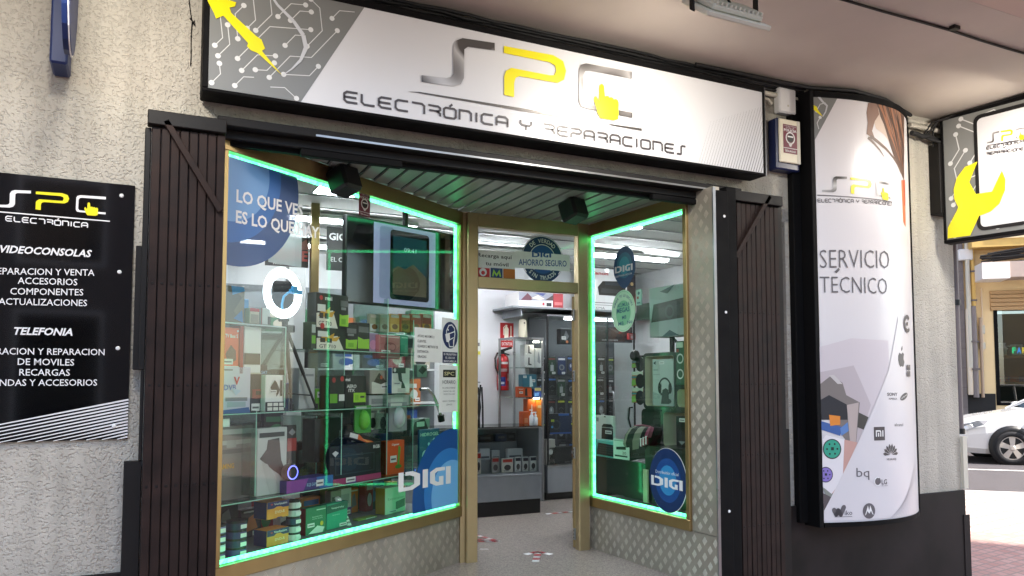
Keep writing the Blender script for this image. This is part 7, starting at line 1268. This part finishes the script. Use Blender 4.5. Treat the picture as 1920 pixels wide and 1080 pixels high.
# ------------------------------------------------------------------ white hatchback parked along the side street
WX = onZ(1899, 872, -.06)[:2]; fwd = -np.array([*KU, 0]); side = np.array([-KN[0], -KN[1], 0])      # side points at us
hd = .33; NEAR = WX + 0
def car(label):
    org = np.array([*NEAR, -.06]) - side[:3] * .86 - fwd * 1.28          # origin on ground, centre line, mid wheelbase
    t = thing('parked_car', label, 'car', tuple(org)); L3 = lambda x, y, z: org + fwd * x + side * y + np.array([0, 0, z])
    # body sections: x, half width, bottom z, shoulder z, hood or belt z, top z, half top
    S = [(2.18, .50, .36, .50, .58, .60, .40), (2.12, .66, .24, .52, .66, .70, .56), (1.98, .76, .20, .54, .74, .79, .62), (1.7, .84, .19, .58, .80, .87, .66), (1.28, .86, .19, .62, .86, .94, .68), (.95, .87, .19, .64, .90, 1.00, .70), (.7, .88, .19, .66, .92, 1.04, .72), (0.3, .88, .19, .66, .93, 1.05, .72), (-.6, .88, .19, .66, .95, 1.06, .72), (-1.3, .87, .2, .68, .97, 1.07, .70), (-1.8, .83, .24, .70, .98, 1.05, .66), (-2.08, .72, .32, .70, .96, 1.0, .58), (-2.14, .6, .42, .7, .9, .94, .5)]
    mb = MB('carpaint'); R_ = []
    for x, hw, b, s_, bl, tp_, ht in S:
        h = [(hw * .88, b), (hw * .97, b + .10), (hw, s_), (hw * .985, (s_ + bl) / 2 + .02), (hw * .93, bl), (ht, tp_), (ht * .5, tp_ + .025)]; R_.append([L3(x, y, z) for y, z in h] + [L3(x, -y, z) for y, z in h[::-1]])
    n = len(R_[0])
    def wheelcut(i, k): return False
    for i in range(len(R_) - 1):
        for k in range(n): mb.face([R_[i][k], R_[i][(k + 1) % n], R_[i + 1][(k + 1) % n], R_[i + 1][k]], True)
    mb.face(R_[0]); mb.face(R_[-1][::-1]); mb.build('body', t)
    mb = MB('carglass'); Cb = [(.92, .70, 1.0), (.15, .58, 1.40), (-.2, .56, 1.45), (-1.2, .55, 1.43), (-1.75, .58, 1.28), (-2.0, .60, 1.02)]
    for (x0, h0, z0), (x1, h1, z1) in zip(Cb, Cb[1:]): mb.face([L3(x0, h0, z0), L3(x0, -h0, z0), L3(x1, -h1, z1), L3(x1, h1, z1)][::-1])
    for sg in (1, -1):
        q = [L3(x, sg * h, z) for x, h, z in Cb] + [L3(-2.0, sg * .66, 1.0), L3(.7, sg * .74, 1.03)]; mb.face(q if sg > 0 else q[::-1])
    mb.build('windows', t); mb = MB('carpaint')
    for (x0, h0, z0), (x1, h1, z1) in list(zip(Cb, Cb[1:]))[1:3]: mb.face([L3(x0, h0 + .01, z0 + .012), L3(x1, h1 + .01, z1 + .012), L3(x1, -h1 - .01, z1 + .012), L3(x0, -h0 - .01, z0 + .012)])
    for sg in (1, -1):
        mb.tube([L3(.92, sg * .71, 1.0), L3(.15, sg * .59, 1.41)], .03, 6); mb.tube([L3(-.5, sg * .73, 1.03), L3(-.5, sg * .57, 1.45)], .03, 6); mb.tube([L3(.15, sg * .59, 1.41), L3(-.2, sg * .575, 1.46), L3(-1.2, sg * .565, 1.44), L3(-1.75, sg * .6, 1.28), L3(-2.02, sg * .66, 1.0)], .03, 6)
    mb.build('roof', t)
    for x in (1.28, -1.3):
        for sg in (1, -1):
            mb = MB('black'); c_ = L3(x, sg * .872, .34); ax = side * sg
            mb.lathe(c_ - ax * .04, ax, [(.385, 0), (.39, .046), (.30, .047)], 30); w_ = mb.build('wheel_arch', t)
            mb = MB('rubber'); c_ = L3(x, sg * .70, .315); mb.lathe(c_, ax, [(.25, 0), (.30, .02), (.325, .05), (.325, .15), (.30, .19), (.225, .20), (.21, .17)], 30); wh = mb.build('wheel', t)
            mb = MB('black'); mb.lathe(L3(x, sg * .87, .315), ax, [(.21, 0), (.205, .004)], 24); mb.m('c8bfb4'); e1 = fwd; e2 = np.array([0, 0, 1.])
            mb.lathe(L3(x, sg * .872, .315), ax, [(.07, 0), (.065, .02), (.03, .03)], 16)
            for k in range(5):
                q = math.radians(90 + 72 * k); d = e1 * math.cos(q) + e2 * math.sin(q); m_ = -e1 * math.sin(q) + e2 * math.cos(q); c_ = L3(x, sg * .876, .315); f = lambda r, w_, o: c_ + d * r + m_ * w_ + ax * o
                mb.mesh([f(.03, -.035, .02), f(.2, -.055, .008), f(.215, 0, .008), f(.2, .055, .008), f(.03, .035, .02), f(.03, -.03, 0), f(.2, -.05, -.006), f(.2, .05, -.006), f(.03, .03, 0)], [(0, 1, 2, 3, 4) if sg > 0 else (4, 3, 2, 1, 0), (5, 6, 1, 0), (4, 3, 7, 8)])
            for k in range(30):
                q0, q1 = 2 * math.pi * k / 30, 2 * math.pi * (k + 1) / 30; c_ = L3(x, sg * .876, .315); g = lambda q, r, o: c_ + (e1 * math.cos(q) + e2 * math.sin(q)) * r + ax * o; mb.face([g(q0, .2, .006), g(q0, .228, .004), g(q1, .228, .004), g(q1, .2, .006)] if sg > 0 else [g(q0, .2, .006), g(q1, .2, .006), g(q1, .228, .004), g(q0, .228, .004)])
            mb.build('rim', wh)
    for sg in (1, -1):
        mb = MB('lampglass'); y = lambda v: sg * v
        q = [L3(2.10, y(.60), .60), L3(2.0, y(.755), .63), L3(1.72, y(.85), .74), L3(1.62, y(.845), .83), L3(1.80, y(.80), .82), L3(2.02, y(.70), .745)]; nq = side * sg * .012 + fwd * .012; mb.face([p + nq for p in (q if sg < 0 else q[::-1])]); mb.m('white').lathe(L3(1.93, y(.765), .70), ux(fwd + side * sg), [(.05, 0), (.045, .022)], 14); mb.build('headlight', t)
        mb = MB('black'); q = [L3(2.17, y(.55), .30), L3(2.07, y(.73), .30), L3(2.05, y(.745), .42), L3(2.15, y(.60), .44)]; nq = fwd * .02 + side * sg * .014; mb.face([p + nq for p in (q if sg < 0 else q[::-1])])
        for k in range(3): mb.m('4a4a4c').tube([L3(2.175, y(.57), .33 + k * .035) + nq * 1.3, L3(2.075, y(.735), .33 + k * .035) + nq * 1.3], .006, 5)
        mb.build('fog_grille', t)
        mb = MB('carpaint'); mb.obox(L3(.62, y(.88), 1.02), fwd * .12, side * sg * .14, (0, 0, .12), .03); mb.build('mirror', t)
        mb = MB('black'); mb.tube([L3(.72, y(.885), .25), L3(.74, y(.892), .66), L3(.70, y(.85), .96)], .004, 4); mb.tube([L3(-.5, y(.887), .25), L3(-.5, y(.895), .66), L3(-.5, y(.85), .98)], .004, 4); mb.build('door_seam', t)
    mb = MB('black'); mb.obox(L3(2.185, -.42, .44), side * .84, fwd * .01, (0, 0, .10), .004); mb.obox(L3(2.16, -.55, .24), side * 1.1, fwd * .03, (0, 0, .08), .004); mb.build('grille', t)
    return t
car('white hatchback parked in the side street, its nose behind the building corner')
# downpipe on the building corner
mb = MB('6a6264'); q = [onY(u, v, -.02) for u, v in ((1784, 505), (1793, 700))]; x = 6.76
mb.tube([(x + .02, .02, 1.02), (x + .02, .02, 2.85)], .03, 10); mb.m('black')
for z in (1.02, 2.2, 2.80): mb.lathe((x + .02, .02, z), (0, 0, 1), [(.04, 0), (.04, .05)], 12)
mb.m('beige').box(6.742, -.028, .53, 6.80, .0, 1.0); mb.build('downpipe', None, 'grey downpipe running down the building corner beside the street', 'pipe')
# unseen buildings across our street, added for reflections and to shade the shop front
def block(x0, x1, y0, h, wallm, label):
    t = thing('unseen_building', label, 'building', ((x0 + x1) / 2, y0 - 3, 0)); mb = MB(wallm); mb.box(x0, y0 - 6, -.5, x1, y0, h); mb.build('wall', t); n = int((x1 - x0) / 3.2)
    for i in range(n):
        for j in range(int(h / 3.1)):
            x = x0 + (i + .5) * (x1 - x0) / n; z = .6 if j == 0 else j * 3.1 + .9; hh = 2.3 if j == 0 else 1.7; mb = MB('carglass'); mb.box(x - .75, y0 - .05, z, x + .75, y0 + .006, z + hh); f = mb.build('window', t); mb = MB('white'); mb.box(x - .82, y0 - .02, z - .08, x - .75, y0 + .04, z + hh + .08); mb.box(x + .75, y0 - .02, z - .08, x + .82, y0 + .04, z + hh + .08); mb.box(x - .75, y0 - .02, z + hh, x + .75, y0 + .04, z + hh + .08); mb.box(x - .75, y0 - .02, z - .08, x + .75, y0 + .06, z); mb.build('frame', f)
block(8, 19.5, -13.2, 23, 'bld_cream', 'tall cream block added unseen across the main street to shade the shop front'); block(-7, 4, -14, 7.5, 'bld_stone', 'low grey stone building added unseen across the main street for reflections')
